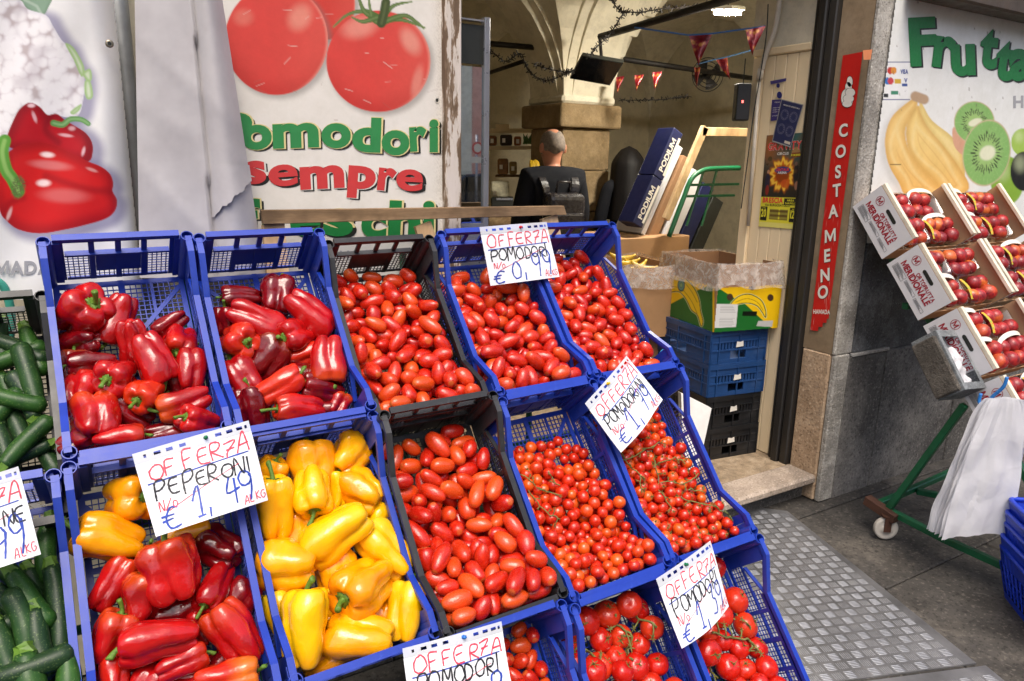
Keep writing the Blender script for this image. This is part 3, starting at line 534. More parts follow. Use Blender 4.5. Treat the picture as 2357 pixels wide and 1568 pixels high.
    'H': (84, '38 -502 22 -93 -84 170 249 464 -126 -301 -126 -98 107 -219 248 487 -65 -476 -21 -73 -257 -26 242 433 72 -239 -103 -143 48 256 238 469 14 -71 -130 -123 223 65 247 467 -117 -501 -11 -167 -2 154 249 382 -109 -388 -51 -136 -74 221 230 431 -35 -381 -85 -59 282 22 239 450 -104 -257 -112 35 -258 -161 244 399 120 -241 -86 179 216 -58 241 445 0 -488 -7 -53 189 -34 234 401 -81 -418 -51 -45 243 25 214 405 131 -286 -98 8 22 -49 235 441 -112 -180 -166 -195 88 -180 243 450 -120 -541 11 169 23 -154 231 355 -128 -538 -148 284 18 161 248 447 87 -514 17 -112 301 -51 227 377 8 -134 -129 191 88 171 246 395 30 -542 -1 147 81 -164 219 406 -31 -446 -48 -31 -95 211 230 380 -49 -204 -118 -231 -97 133 214 401 47 -325 -105 81 -238 -140 217 397 10 -212 -118 110 -35 -185 238 393 80 -394 -53 218 -222 -10 240 354 130 -416 -34 -206 98 -68 245 417 -104 -72 -170 157 220 -50 214 412 -121 -151 -130 184 -94 -192 241 351 5 -416 -61 56 -236 66 225 412 -121 -462 -35 -107 -147 94 212 341 132 -358 -73 -137 -309 24 228 412 133 -516 12 42 -56 41 225 354 124 -465 2 231 -129 33 227 335 -67 -106 -167 116 -76 -137 228 359 -16 -92 -158 21 228 112 227 440 -133 -377 -87 -197 -241 28 234 365 -53 -314 -130 -133 -118 50 210 405 41 -266 -137 27 122 -132 231 409 131 -144 -116 136 217 -58 208 367 -82 -215 -149 -29 28 240 226 450 -34 -163 -133 141 13 -236 224 413 -134 -39 -169 -192 -223 -1 210 343 -51 -52 -168 0 129 239 220 345 108 -543 -13 -136 54 168 212 396 -64 -537 2 196 11 -75 214 322 64 -463 -24 -108 70 -170 236 373 84 -160 -141 -143 -38 157 228 386 90 -29 -169 157 -145 151 220 355 -123 -229 -166 176 92 112 246 359 -11 -264 -157 -31 32 -223 229 359 58 -194 -123 91 255 66 208 363 -121 -436 -72 3 187 259 223 392 113 -326 -112 80 54 -163 218 413 -60 -258 -129 62 -6 -280 228 343 -6 -312 -137 -43 41 -273 206 309 61 -114 -130 197 -261 -12 213 335 -22 -533 -20 117 68 -55 211 318 110 -100 -138 -169 80 -78 213 310 -126 -332 -167 -165 -204 56 239 451 -116 -499 -60 91 -214 -159 242 466 9 -474 -53 -155 -44 252 247 409 121 -197 -130 -195 -68 164 223 366 -119 -540 -33 -122 44 -169 220 389 94 -448 -63 160 9 140 244 466 45 -416 -84 142 -243 -58 217 342 -124 -496 -168 -133 -94 -139 227 328 92 -370 -92 -150 -27 101 215 333 110 -70 -170 -157 -94 165 218 402 84 -314 -143 81 -27 -159 248 372 28 -350 -144 -104 -127 2 225 334 8 -218 -166 211 103 104 238 411 -130 -396 -166 0 124 -118 242 344 -119 -370 -130 109 168 41 243 425 -88 -357 -99 43 92 -126 217 382 52 -198 -167 -157 255 21 240 467 -119 -427 -125 134 -15 -209 233 413 60 -384 -119 -220 -73 -163 241 476 -122 -449 -167 -129 26 -168 232 345 7 -394 -96 38 223 -154 211 343 37 -49 -168 157 117 113 228 394 20 -543 -43 -180 62 144 217 399 -114 -132 -169 157 -31 122 229 342 -49 -169 -171 -157 -220 2 206 407 -37 -228 -159 309 -30 92 228 323 -118 -467 -102 -218 160 92 235 372 124 -413 -78 -104 -146 60 226 333 3 -160 -168 170 102 -105 228 343 -46 -295 -168 -157 -17 -144 227 323 118 -241 -133 -184 -10 142 247 387 -15 -371 -143 -71 17 -139 233 450 23 -288 -170 3 -157 145 212 302 73 -269 -168 -154 -94 -53 232 450 -109 -524 -98 -94 -298 -32 235 456 131 -283 -166 0 -142 157 247 429 110 -491 -29 -39 -110 190 211 347 127 -131 -162 267 77 -122 233 352 -70 -463 -76 -3 169 128 242 450 -55 -524 -41 131 10 -29 217 407 30 -105 -167 181 -93 -85 243 355 -14 -335 -169 131 -31 -169 213 382 85 -543 -56 -122 9 -154 210 409 -103 -278 -167 -110 91 -101 232 369 74 -122 -168 157 169 -62 229 374 130 -181 -168 -137 -246 48 216 341 93 -358 -144 -309 -23 109 205 288 75 -439 -106 -149 -61 -74 245 446 -74 -340 -164 -123 -21 45 249 421 -61 -381 -133 -202 -223 26 226 435 -16 -543 -130 0 1 283 212 309 22 -529 -83 120 -195 104 233 410 -72 -539 -124 102 -105 233 234 407 61 -511 -28 -143 21 126 245 362 129 -539 -97 -38 -26 167 246 386 58 -335 -169 -157 57 62 214 304 78 -528 -103 -79 -211 -22 214 405 -69 -532 -80 -130 -297 -30 224 329 -25 -532 -77 -110 -90 -17 216 326 94 -537 -145 67 270 -62 209 319 -61 -528 -166 -157 -63 86 248 463 72 -492 -77 -207 -11 -61 226 416 -82 -410 -100 -130 40 146 227 357 34 -538 -128 -282 120 -6 237 359 130 -371 -124 -134 -219 -54 233 377 48 -535 -168 190 53 -218 217 354 100 -208 -170 157 56 -251 211 344 -30 -415 -122 -289 -62 94 211 317 -24 -469 -85 231 234 0 225 339 132 -523 -157 -84 49 40 243 469'),
    'I': (157, '-134 -274 -108 208 99 -84 212 209 135 -507 -17 138 -69 31 205 204 -136 -544 -9 -148 234 -8 195 191 80 -304 -86 299 41 88 206 204 94 -406 -90 -79 -1 -139 202 201 -115 -393 -89 -61 221 -123 204 196 -50 -295 -104 -88 309 40 209 201 51 -309 -112 -67 -21 -200 211 204 77 -478 -74 -108 -45 264 207 200 73 -238 -124 44 261 -50 207 200 -136 -510 -28 42 -88 -27 199 193 -57 -528 -19 -131 -209 58 193 189 -55 -183 -135 145 -92 141 202 195 135 -543 -34 170 52 -218 206 202 -135 -482 -60 -98 256 -69 204 196 -135 -247 -138 -262 13 -60 213 204 -72 -489 -40 53 -267 124 200 199 62 -545 -16 88 -33 -276 190 189 -137 -369 -109 8 -127 -70 188 181 50 -388 -98 46 88 61 196 186 136 -361 -68 -53 -67 -87 194 192 -118 -333 -111 78 72 15 189 185 -13 -246 -144 -87 -5 19 207 197 -6 -546 -25 -64 271 19 179 178 37 -353 -102 76 -266 42 196 189 -18 -208 -142 -247 -3 153 191 183 -83 -341 -110 202 -27 215 190 187 -12 -276 -117 226 -31 41 209 207 -102 -227 -135 -163 0 141 190 190 -108 -488 -30 -152 44 -188 182 182 37 -516 -50 256 -71 85 209 203 100 -513 -25 -66 -248 -92 182 173 135 -296 -101 72 -77 -129 206 206 -26 -110 -171 -256 -32 176 203 193 -112 -450 -87 60 50 -51 210 207 -36 -454 -77 46 273 -37 196 190 -22 -387 -108 34 -214 -165 205 195 -107 -116 -171 -46 -14 -24 194 190 130 -393 -86 -273 36 -47 199 198 70 -338 -98 136 -20 186 189 183 81 -372 -92 264 -16 58 185 184 -136 -543 -47 -50 80 102 204 200 5 -492 -60 -67 53 -29 173 165 41 -245 -143 63 123 34 196 190 -139 -427 -80 298 -78 -38 170 163 -104 -547 4 -112 97 -13 166 163 28 -148 -170 157 108 183 211 203 29 -546 -29 -227 -12 -80 184 178 -138 -170 -172 157 79 -179 184 176 110 -176 -171 203 -11 -117 197 190 96 -142 -172 -192 223 -9 194 191 -91 -193 -144 42 55 207 187 187 -6 -317 -119 192 -76 149 178 174 -123 -204 -149 -63 -213 -189 168 163 -139 -101 -174 -88 83 -55 170 165 113 -356 -96 250 12 43 196 189 -138 -135 -173 -301 66 7 177 173 117 -221 -122 -203 -102 -66 175 174 -76 -376 -110 150 -5 0 188 187 -77 -250 -137 94 -99 -11 173 166 10 -114 -172 15 21 200 186 180 14 -467 -83 147 78 165 192 192 -139 -508 -174 314 20 104 169 165 -63 -218 -146 148 -27 133 200 199 -117 -168 -147 42 -35 -57 167 164 26 -394 -124 8 40 -217 182 177 136 -247 -135 47 25 244 197 189 -52 -407 -100 -91 -302 49 167 167 -135 -393 -139 32 0 -187 208 207 25 -431 -78 10 -300 -85 168 167 139 -173 -152 -57 261 -130 168 167 -135 -543 -119 -110 -40 -15 206 201 -138 -345 -173 21 -203 240 183 178 -78 -309 -125 -89 -73 -290 180 179 -48 -329 -122 29 257 -78 200 195 -46 -362 -103 -169 -196 10 169 162 -85 -410 -101 -202 64 137 179 174 -137 -542 -172 -53 -146 -104 184 181 -137 -414 -171 45 -32 -15 191 189 -140 -308 -114 229 -75 -3 158 152 78 -110 -173 -235 23 -41 178 177 23 -215 -155 32 169 265 193 186 -83 -137 -162 -55 -216 30 163 155 60 -215 -150 -110 22 2 178 171 -138 -474 -94 -17 -85 179 172 170 -2 -177 -153 248 -10 -206 192 190 -136 -443 -149 -300 -18 -72 192 191 -135 -506 -110 -85 -267 45 201 196 -13 -353 -106 -198 -62 201 172 164 -103 -282 -133 -91 187 161 211 205 -135 -271 -170 -54 61 -281 209 198 -138 -446 -114 9 -190 163 176 170 -140 -202 -175 294 -10 -158 157 155 109 -321 -98 5 243 177 178 172 -138 -547 -83 -8 4 -94 175 173 -138 -413 -109 -169 280 -4 178 170 68 -278 -120 129 61 194 171 167 19 -292 -121 -194 -90 11 160 155 -101 -470 -58 -53 -87 180 177 174 140 -432 -90 -137 -80 -22 157 156 77 -171 -175 90 234 111 161 155 -136 -475 -132 4 72 -224 195 191 80 -514 -53 97 42 199 179 175 -139 -324 -141 -223 -88 -154 163 163 -47 -141 -172 -57 -280 54 196 187 -123 -355 -141 73 -62 -297 209 203 -32 -159 -146 18 -9 14 175 168 -36 -548 -37 -222 -61 87 163 157 -68 -112 -174 22 7 -272 174 167 -138 -291 -141 -180 -31 99 178 172 -138 -476 -173 -94 -27 -47 175 167 71 -432 -98 -168 0 -28 170 162 -138 -515 -75 286 57 -17 180 171 136 -478 -79 172 -18 235 186 178 -64 -281 -135 -112 211 -14 177 169 -138 -379 -174 52 -58 -128 173 170 2 -521 -50 -231 49 -185 157 157 101 -283 -110 174 -108 -174 193 184 135 -459 -108 20 -39 -13 192 184 -73 -171 -169 -296 -25 85 214 209 -137 -234 -173 157 148 155 182 180 -2 -412 -123 -166 -56 63 173 168 -137 -309 -172 -155 92 223 195 186 12 -347 -131 -158 -62 22 205 195 48 -118 -175 81 79 227 159 157 91 -544 -39 -130 57 -175 193 188 134 -151 -174 -105 -50 -193 169 166 44 -451 -94 115 6 -271 171 164 -80 -443 -104 40 -37 -280 179 178 15 -442 -107 156 1 294 177 177 -104 -520 -47 236 -31 -151 205 199 62 -144 -175 -217 65 -131 158 151 -47 -442 -108 -34 -4 70 166 161 -48 -248 -151 19 61 -114 161 161 108 -497 -67 -63 -38 14 186 182 40 -421 -106 -301 -34 -125 175 172 -108 -151 -174 2 109 -109 174 168 29 -315 -143 35 -60 134 197 188 -42 -518 -49 47 -61 149 177 169 102 -429 -116 193 -246 -17 171 169 -88 -545 -26 -11 -37 166 185 183 -43 -487 -63 -41 304 -39 187 184 130 -434 -137 -57 260 -118 212 204 139 -496 -51 -90 -24 138 172 164 32 -495 -78 136 -145 -114 165 165 45 -365 -137 -205 77 -26 205 203 -19 -513 -76 -167 -285 18 208 201 110 -212 -172 -223 81 54 189 187 -34 -418 -124 302 90 -72 172 164 101 -235 -147 -29 -60 154 176 175 -71 -514 -71 17 17 -225 213 210 -16 -436 -105 -240 53 113 160 158 52 -482 -101 113 102 -112 178 170 46 -199 -175 249 1 -74 162 154 72 -263 -151 -59 24 237 191 190 69 -409 -126 36 -12 -60 202 195 78 -462 -106 -111 15 -218 172 164 139 -195 -175 157 31 228 165 160 -31 -361 -136 295 -24 -36 208 205 -105 -322 -143 54 273 45 191 185 140 -411 -112 98 41 55 156 151 -12 -148 -172 -49 256 90 185 181 -52 -391 -128 39 110 -101 168 165 44 -284 -142 140 -104 114 173 170 22 -182 -175 -22 3 -138 158 157 106 -480 -98 162 -62 49 189 186 62 -332 -140 -110 222 -134 188 188 25 -427 -135 -81 -286 89 177 172 15 -268 -141 276 33 -55 174 168 -22 -328 -148 -153 -30 139 181 176 57 -546 -51 73 -213 -29 174 174 -32 -226 -171 157 137 125 195 186 108 -270 -144 -157 -11 -56 198 189 77 -202 -174 -59 65 31 164 161 -89 -368 -141 -170 -269 7 171 165 -108 -429 -120 121 58 -236 193 187 138 -213 -147 -18 -46 217 178 177 -1 -297 -145 96 234 -80 169 168 138 -371 -117 -33 38 -126 184 183 105 -461 -128 -48 254 -2 189 184 -99 -219 -171 -254 100 -16 202 194 -74 -474 -83 -157 264 26 211 207 -109 -381 -120 28 -234 174 156 156 93 -335 -124 -34 -39 -215 176 174 124 -341 -124 8 290 -152 165 159 -16 -275 -170 16 -298 141 212 209 -36 -187 -169 -178 -17 252 214 207 97 -386 -117 -295 -106 -22 162 155 115 -545 -65 270 -2 -193 184 184 -100 -256 -163 78 57 -234 202 194 -105 -516 -172 159 -94 23 195 193 -20 -547 -64 160 -61 199 171 168 13 -249 -171 157 -22 -265 199 190 139 -546 -89 -26 -230 20 173 169 -34 -298 -138 299 4 70 186 185 -74 -338 -146 202 64 -13 186 178 -60 -546 -58 63 250 146 175 174 3 -543 -93 -46 -43 -209 211 203 18 -542 -158 -137 49 24 210 210 -107 -184 -174 85 85 206 175 168 64 -512 -84 2 -66 7 191 191 -78 -545 -92 -278 -64 -39 189 181 54 -546 -142 -35 25 87 185 183 44 -404 -151 -57 229 148 181 175 -70 -307 -158 -177 -41 -30 176 168 138 -288 -137 -36 -296 -45 180 172 27 -376 -170 202 -89 -131 214 208 41 -544 -84 -279 -64 -53 205 201 -4 -205 -174 -205 88 18 171 168 2 -496 -103 127 106 -211 202 193 87 -351 -153 -141 -83 -80 167 165 -110 -381 -160 -4 19 124 159 154 101 -404 -146 119 -60 -65 201 196 -90 -356 -172 103 -87 -228 188 187 106 -545 -100 75 45 -24 192 188 46 -230 -175 0 57 -150 159 156 78 -545 -78 -31 -286 -9 184 179 -39 -546 -90 -77 -80 94 180 172 28 -470 -121 -183 -39 199 180 179 -57 -546 -172 144 -11 -233 181 174 2 -379 -142 244 -168 13 174 173 -62 -418 -141 -97 19 288 168 163 138 -234 -173 156 -231 60 178 173 -36 -547 -147 -185 -61 -141 169 161 -8 -547 -134 -75 -53 217 163 158 110 -347 -174 0 -246 29 168 163 96 -513 -94 78 -93 -287 161 154 23 -342 -163 -115 -45 75 161 154 140 -323 -143 269 -26 12 157 156 -25 -470 -111 164 -226 -36 210 208 84 -543 -170 256 -35 105 211 208 -111 -544 -148 183 96 -44 198 189 55 -446 -126 27 32 95 200 194 -57 -544 -121 -31 -89 300 191 189 -17 -546 -173 -190 -30 187 177 175 108 -546 -141 43 64 -249 178 178 137 -267 -164 103 -162 -99 182 178 16 -547 -60 39 53 82 167 165 26 -547 -124 37 -36 -33 171 168 46 -262 -173 157 -188 40 172 171 120 -546 -173 0 182 176 176 169 108 -253 -174 89 -82 -96 173 168 78 -379 -141 -152 -41 -220 166 163 49 -548 -175 112 27 -170 159 158 -70 -239 -173 -183 30 -24 178 174 -106 -499 -78 199 -5 -80 197 192 -90 -547 -175 172 95 61 161 157 112 -370 -142 -100 -90 188 188 179 -102 -294 -170 65 245 -136 209 199 -2 -451 -139 131 27 142 209 205 -106 -445 -170 -53 -253 4 205 201 -88 -400 -133 -244 60 11 176 171 33 -456 -156 50 -58 -158 202 200 -90 -548 -123 -74 -87 -12 160 155 -106 -481 -174 98 85 -46 166 158 140 -547 -147 91 -43 31 163 157 -110 -416 -151 191 60 -48 165 164'),
    'J': (153, '-136 -336 -131 -10 -72 -259 201 200 -106 -501 -73 42 -182 -72 203 194 -136 -393 -96 -6 76 198 203 193 24 -155 -147 103 -272 8 199 194 -93 -191 -141 74 80 -173 204 197 -137 -545 -64 75 64 293 192 187 -137 -489 -100 36 -232 176 188 182 18 -452 -104 -2 54 19 199 193 -45 -179 -141 125 -11 107 199 196 24 -202 -135 224 17 -7 204 204 -86 -301 -107 -70 204 18 193 184 -46 -345 -112 -172 -83 -84 200 193 -52 -379 -98 -8 -20 -310 189 181 -17 -544 -61 97 -89 114 196 196 -113 -306 -130 248 38 -92 186 181 -45 -490 -79 -66 -216 -73 199 198 78 -76 -171 202 -24 -143 202 199 -81 -403 -114 -77 101 -161 200 198 -117 -162 -147 22 -202 235 193 188 136 -239 -123 -32 65 -68 198 189 134 -517 -61 64 -77 -284 194 187 38 -29 -171 -157 31 -101 203 197 -138 -198 -146 26 312 65 182 179 -106 -344 -111 -56 99 -106 184 176 77 -446 -105 -75 25 -49 192 190 7 -372 -109 -150 -24 282 195 192 -100 -130 -145 53 -65 -125 188 178 136 -333 -110 -97 30 -178 197 194 21 -546 -49 97 -10 295 177 174 -33 -237 -117 229 -31 174 179 178 114 -320 -137 183 50 -84 203 203 -14 -60 -172 -111 28 47 193 186 34 -264 -122 -77 -229 96 180 179 -137 -400 -147 18 -238 197 195 188 -12 -506 -90 203 18 -241 203 201 23 -64 -172 157 94 -97 197 188 -78 -364 -118 -42 253 -161 188 179 -136 -491 -171 -223 83 -27 200 190 111 -360 -120 -131 36 -250 202 199 -139 -455 -93 38 -248 32 169 163 66 -358 -113 57 59 -209 197 189 137 -293 -127 178 86 156 185 181 -138 -268 -132 -157 92 -135 171 171 -138 -135 -153 253 67 131 174 167 -139 -234 -143 202 -54 -36 167 164 -116 -416 -117 127 23 -26 197 189 57 -324 -128 146 -95 -45 191 190 -62 -113 -160 12 252 199 203 200 -120 -102 -147 -176 -231 -24 167 161 137 -392 -117 277 55 -119 193 185 -13 -402 -102 -108 -75 -231 174 168 -136 -545 -145 -157 -3 68 189 186 -102 -450 -108 -8 -35 -44 200 191 -136 -482 -136 107 50 165 193 188 136 -72 -173 -268 -157 0 181 173 -4 -298 -127 171 -36 146 180 175 -104 -536 -62 66 88 -60 175 174 -44 -410 -113 151 188 124 188 181 32 -231 -116 -303 10 57 170 164 -16 -264 -134 25 -46 219 204 197 -136 -446 -125 -132 58 214 196 189 -95 -229 -126 -237 -20 28 169 164 -139 -308 -173 -79 14 -14 173 172 -139 -167 -173 -27 58 -124 171 169 21 -405 -108 -38 84 127 189 180 -138 -109 -173 -108 -42 65 177 175 73 -520 -67 -52 -137 -141 165 162 -24 -432 -99 -24 -184 -122 164 158 50 -493 -74 160 233 59 162 160 -32 -92 -172 90 82 -164 196 191 -51 -544 -79 -185 33 148 202 202 -66 -436 -115 21 -108 177 179 174 -119 -77 -173 91 -83 -193 185 185 -73 -530 -57 -12 48 -229 161 158 96 -547 -60 140 -40 122 163 158 -137 -342 -172 -214 86 -98 189 187 104 -460 -88 -45 15 283 180 174 138 -460 -70 208 20 178 175 173 -137 -455 -162 -158 2 0 194 186 -138 -546 -100 148 -6 -157 180 172 83 -490 -61 -107 20 60 162 158 -53 -268 -132 -52 103 -203 184 181 66 -293 -116 -158 -220 -64 165 159 -140 -522 -121 14 117 172 158 158 -31 -128 -172 -156 106 -45 185 179 13 -98 -174 0 201 -15 172 168 132 -106 -173 -157 -78 225 179 177 -1 -341 -129 66 -224 -72 188 183 115 -485 -67 46 262 -37 182 182 57 -402 -103 89 87 46 169 162 43 -429 -102 -127 116 173 156 155 -137 -421 -174 157 -31 -215 167 167 -140 -370 -132 -112 49 72 158 151 -87 -279 -136 -152 80 151 193 190 -91 -472 -85 -103 -45 277 159 157 -138 -526 -173 165 -5 -34 174 166 41 -481 -105 -111 -243 -72 201 194 -138 -377 -174 93 -231 -21 175 173 -135 -255 -171 69 72 -31 205 196 -138 -219 -173 -202 28 -122 180 179 117 -417 -107 34 -257 161 161 153 140 -548 -52 192 -29 13 157 153 -123 -518 -96 -72 55 -302 155 148 112 -271 -133 -34 -128 307 164 158 55 -135 -149 151 66 204 172 168 111 -242 -147 264 57 -100 172 172 57 -107 -173 -42 53 264 177 175 123 -168 -173 -103 131 112 174 167 -29 -210 -137 228 -195 -12 177 168 -118 -282 -155 7 62 -35 178 177 -80 -157 -146 -138 10 -294 176 174 5 -132 -171 -6 66 -276 200 191 104 -141 -174 157 31 133 170 162 -76 -246 -148 -68 -148 -48 186 184 10 -526 -71 -83 -27 -270 163 158 -77 -330 -122 -12 -171 79 174 171 -110 -252 -144 304 20 15 179 171 32 -346 -121 -29 -102 -115 166 165 138 -139 -174 72 74 241 175 166 89 -176 -172 0 169 162 193 186 -65 -472 -107 -52 35 -229 204 199 13 -242 -144 -119 -208 69 202 201 -17 -151 -154 -165 97 -49 156 156 29 -302 -131 -235 -104 -47 161 154 53 -164 -170 239 91 -139 205 200 93 -110 -172 57 64 275 184 178 137 -198 -172 162 4 -203 185 178 107 -202 -159 -216 -71 -133 166 166 -110 -380 -121 -181 -39 -24 196 194 -29 -321 -132 33 60 -299 176 173 -32 -461 -110 2 -286 -94 167 165 -72 -84 -175 0 48 187 155 150 39 -379 -112 -39 246 -18 157 151 -112 -219 -151 -43 -91 196 170 165 50 -523 -90 -26 87 -187 189 183 -40 -239 -150 91 -206 1 187 178 16 -278 -148 84 130 -180 186 179 -63 -215 -142 -13 -306 -5 171 163 22 -505 -90 56 -203 3 160 152 86 -222 -146 153 37 -264 162 157 136 -457 -105 -82 172 29 202 201 103 -515 -80 -75 -44 256 186 178 -4 -198 -158 -83 308 67 193 189 -103 -487 -114 198 -24 -245 202 193 74 -548 -80 -131 96 88 156 155 7 -484 -108 71 -76 311 166 162 -14 -544 -99 133 -54 214 200 198 -125 -513 -146 45 -50 124 166 165 85 -402 -118 -170 -131 -27 164 159 -26 -294 -155 -129 -104 -100 205 197 52 -283 -143 -155 80 112 180 177 83 -266 -146 18 227 130 187 186 137 -544 -97 267 48 -23 193 192 -97 -106 -172 204 28 -167 197 187 -117 -429 -150 39 243 35 178 175 82 -302 -144 -1 8 6 192 188 -74 -514 -88 -84 -13 176 199 195 78 -493 -94 -76 75 254 193 190 139 -264 -149 60 248 -27 173 170 85 -342 -139 303 6 133 183 183 71 -476 -124 -9 -305 73 177 177 48 -451 -123 76 41 -160 175 173 -89 -547 -89 -48 12 -126 167 163 5 -168 -174 83 -24 -70 174 168 39 -133 -175 0 -277 -115 158 150 106 -442 -125 -76 -8 -187 186 182 10 -318 -151 114 219 9 170 170 -36 -438 -135 76 -69 208 188 182 121 -382 -149 297 80 94 195 192 -26 -378 -122 172 86 33 182 178 121 -291 -158 -123 -119 61 175 174 -5 -462 -128 -34 123 -16 167 165 55 -222 -138 -176 -146 118 171 170 108 -411 -136 -93 -78 -183 165 163 -57 -386 -139 -25 100 232 203 194 -103 -336 -141 93 8 176 159 152 45 -548 -71 116 113 -239 157 156 -104 -310 -171 -152 -82 -236 195 191 103 -547 -90 85 -14 -173 165 163 -58 -302 -138 -112 43 25 194 186 60 -195 -157 -93 41 -309 160 153 -64 -174 -172 0 -114 127 193 190 30 -194 -171 -7 -119 152 197 191 -114 -138 -174 100 27 269 168 162 137 -350 -144 128 37 49 186 185 137 -234 -172 -134 31 163 191 182 137 -498 -91 -84 20 120 182 174 -66 -547 -112 -63 -156 -27 170 169 68 -544 -113 -60 -72 204 195 192 84 -376 -137 -121 -35 65 178 173 -115 -192 -172 45 54 -149 187 183 -118 -363 -152 -199 -50 -192 165 160 41 -316 -155 169 -134 164 156 152 30 -426 -132 12 -93 24 162 157 -61 -350 -144 35 -5 196 176 173 47 -251 -148 -221 4 -159 163 157 -36 -548 -128 -187 -73 -187 155 152 73 -136 -174 -116 -67 149 161 158 -6 -426 -125 -54 -45 -286 171 165 -44 -207 -171 -9 -281 51 201 192 -90 -269 -172 -111 20 184 194 190 -78 -325 -154 195 23 -79 165 162 23 -546 -94 -189 68 -131 186 178 -36 -493 -114 -102 77 154 176 169 138 -444 -138 79 -23 -248 177 172 -97 -525 -115 -24 56 55 202 196 63 -422 -128 69 -69 -150 169 165 49 -438 -154 27 43 -136 169 164 -108 -411 -175 268 -52 -139 161 157 87 -544 -146 -218 -32 125 204 197 -83 -211 -171 10 89 30 199 192 110 -486 -112 -65 48 18 201 196 -64 -545 -146 -2 10 283 194 189 136 -322 -170 146 0 314 205 200 -29 -352 -140 -227 101 98 158 151 100 -471 -145 -39 119 -272 196 191 58 -511 -122 -283 82 45 190 187 -26 -405 -144 -193 -79 -27 185 182 55 -361 -147 -136 221 -107 188 186 94 -519 -114 99 -78 254 189 180 -28 -174 -173 204 28 -38 185 176 -113 -546 -173 -154 2 291 175 171 -100 -547 -143 -176 -65 34 173 167 88 -242 -172 22 -6 57 180 180 -4 -368 -149 20 -240 -88 173 173 4 -296 -174 -118 -91 -117 172 171 138 -412 -146 84 300 25 172 169 -19 -230 -174 204 28 -94 169 161 51 -547 -144 67 265 103 166 163 111 -547 -121 -28 -27 107 167 164 -62 -421 -149 -212 -114 113 158 154 25 -372 -137 -55 -289 55 156 149 -86 -445 -142 92 -48 -29 192 189 136 -543 -146 72 17 134 202 195 -107 -513 -173 -67 294 61 179 172 -6 -546 -134 75 -97 -292 175 171 -5 -546 -174 -111 29 -143 176 174 -104 -238 -174 45 -54 15 165 161 -96 -164 -174 67 16 -148 163 161 21 -348 -154 -141 77 111 165 162 -74 -142 -174 157 -77 -72 164 157 -61 -236 -175 89 -289 50 160 156 -38 -548 -175 303 -27 103 157 155 34 -465 -148 -45 180 -23 160 153 118 -547 -175 -64 -157 134 161 159 -9 -264 -172 46 259 -50 197 191 29 -545 -172 -157 -7 93 182 181 23 -446 -173 46 55 24 181 181 -103 -487 -150 -70 24 -233 188 179 -68 -370 -172 -64 -23 -237 190 184 12 -224 -174 0 -199 -179 169 162 9 -400 -142 -87 -41 142 197 189 -91 -410 -147 -148 -9 -68 172 166 80 -210 -174 -157 94 -14 168 164 -67 -505 -122 -57 55 66 184 180 -106 -381 -175 -39 -29 279 159 155 100 -313 -173 -157 -94 -64 187 180 27 -257 -173 151 94 225 179 173'),
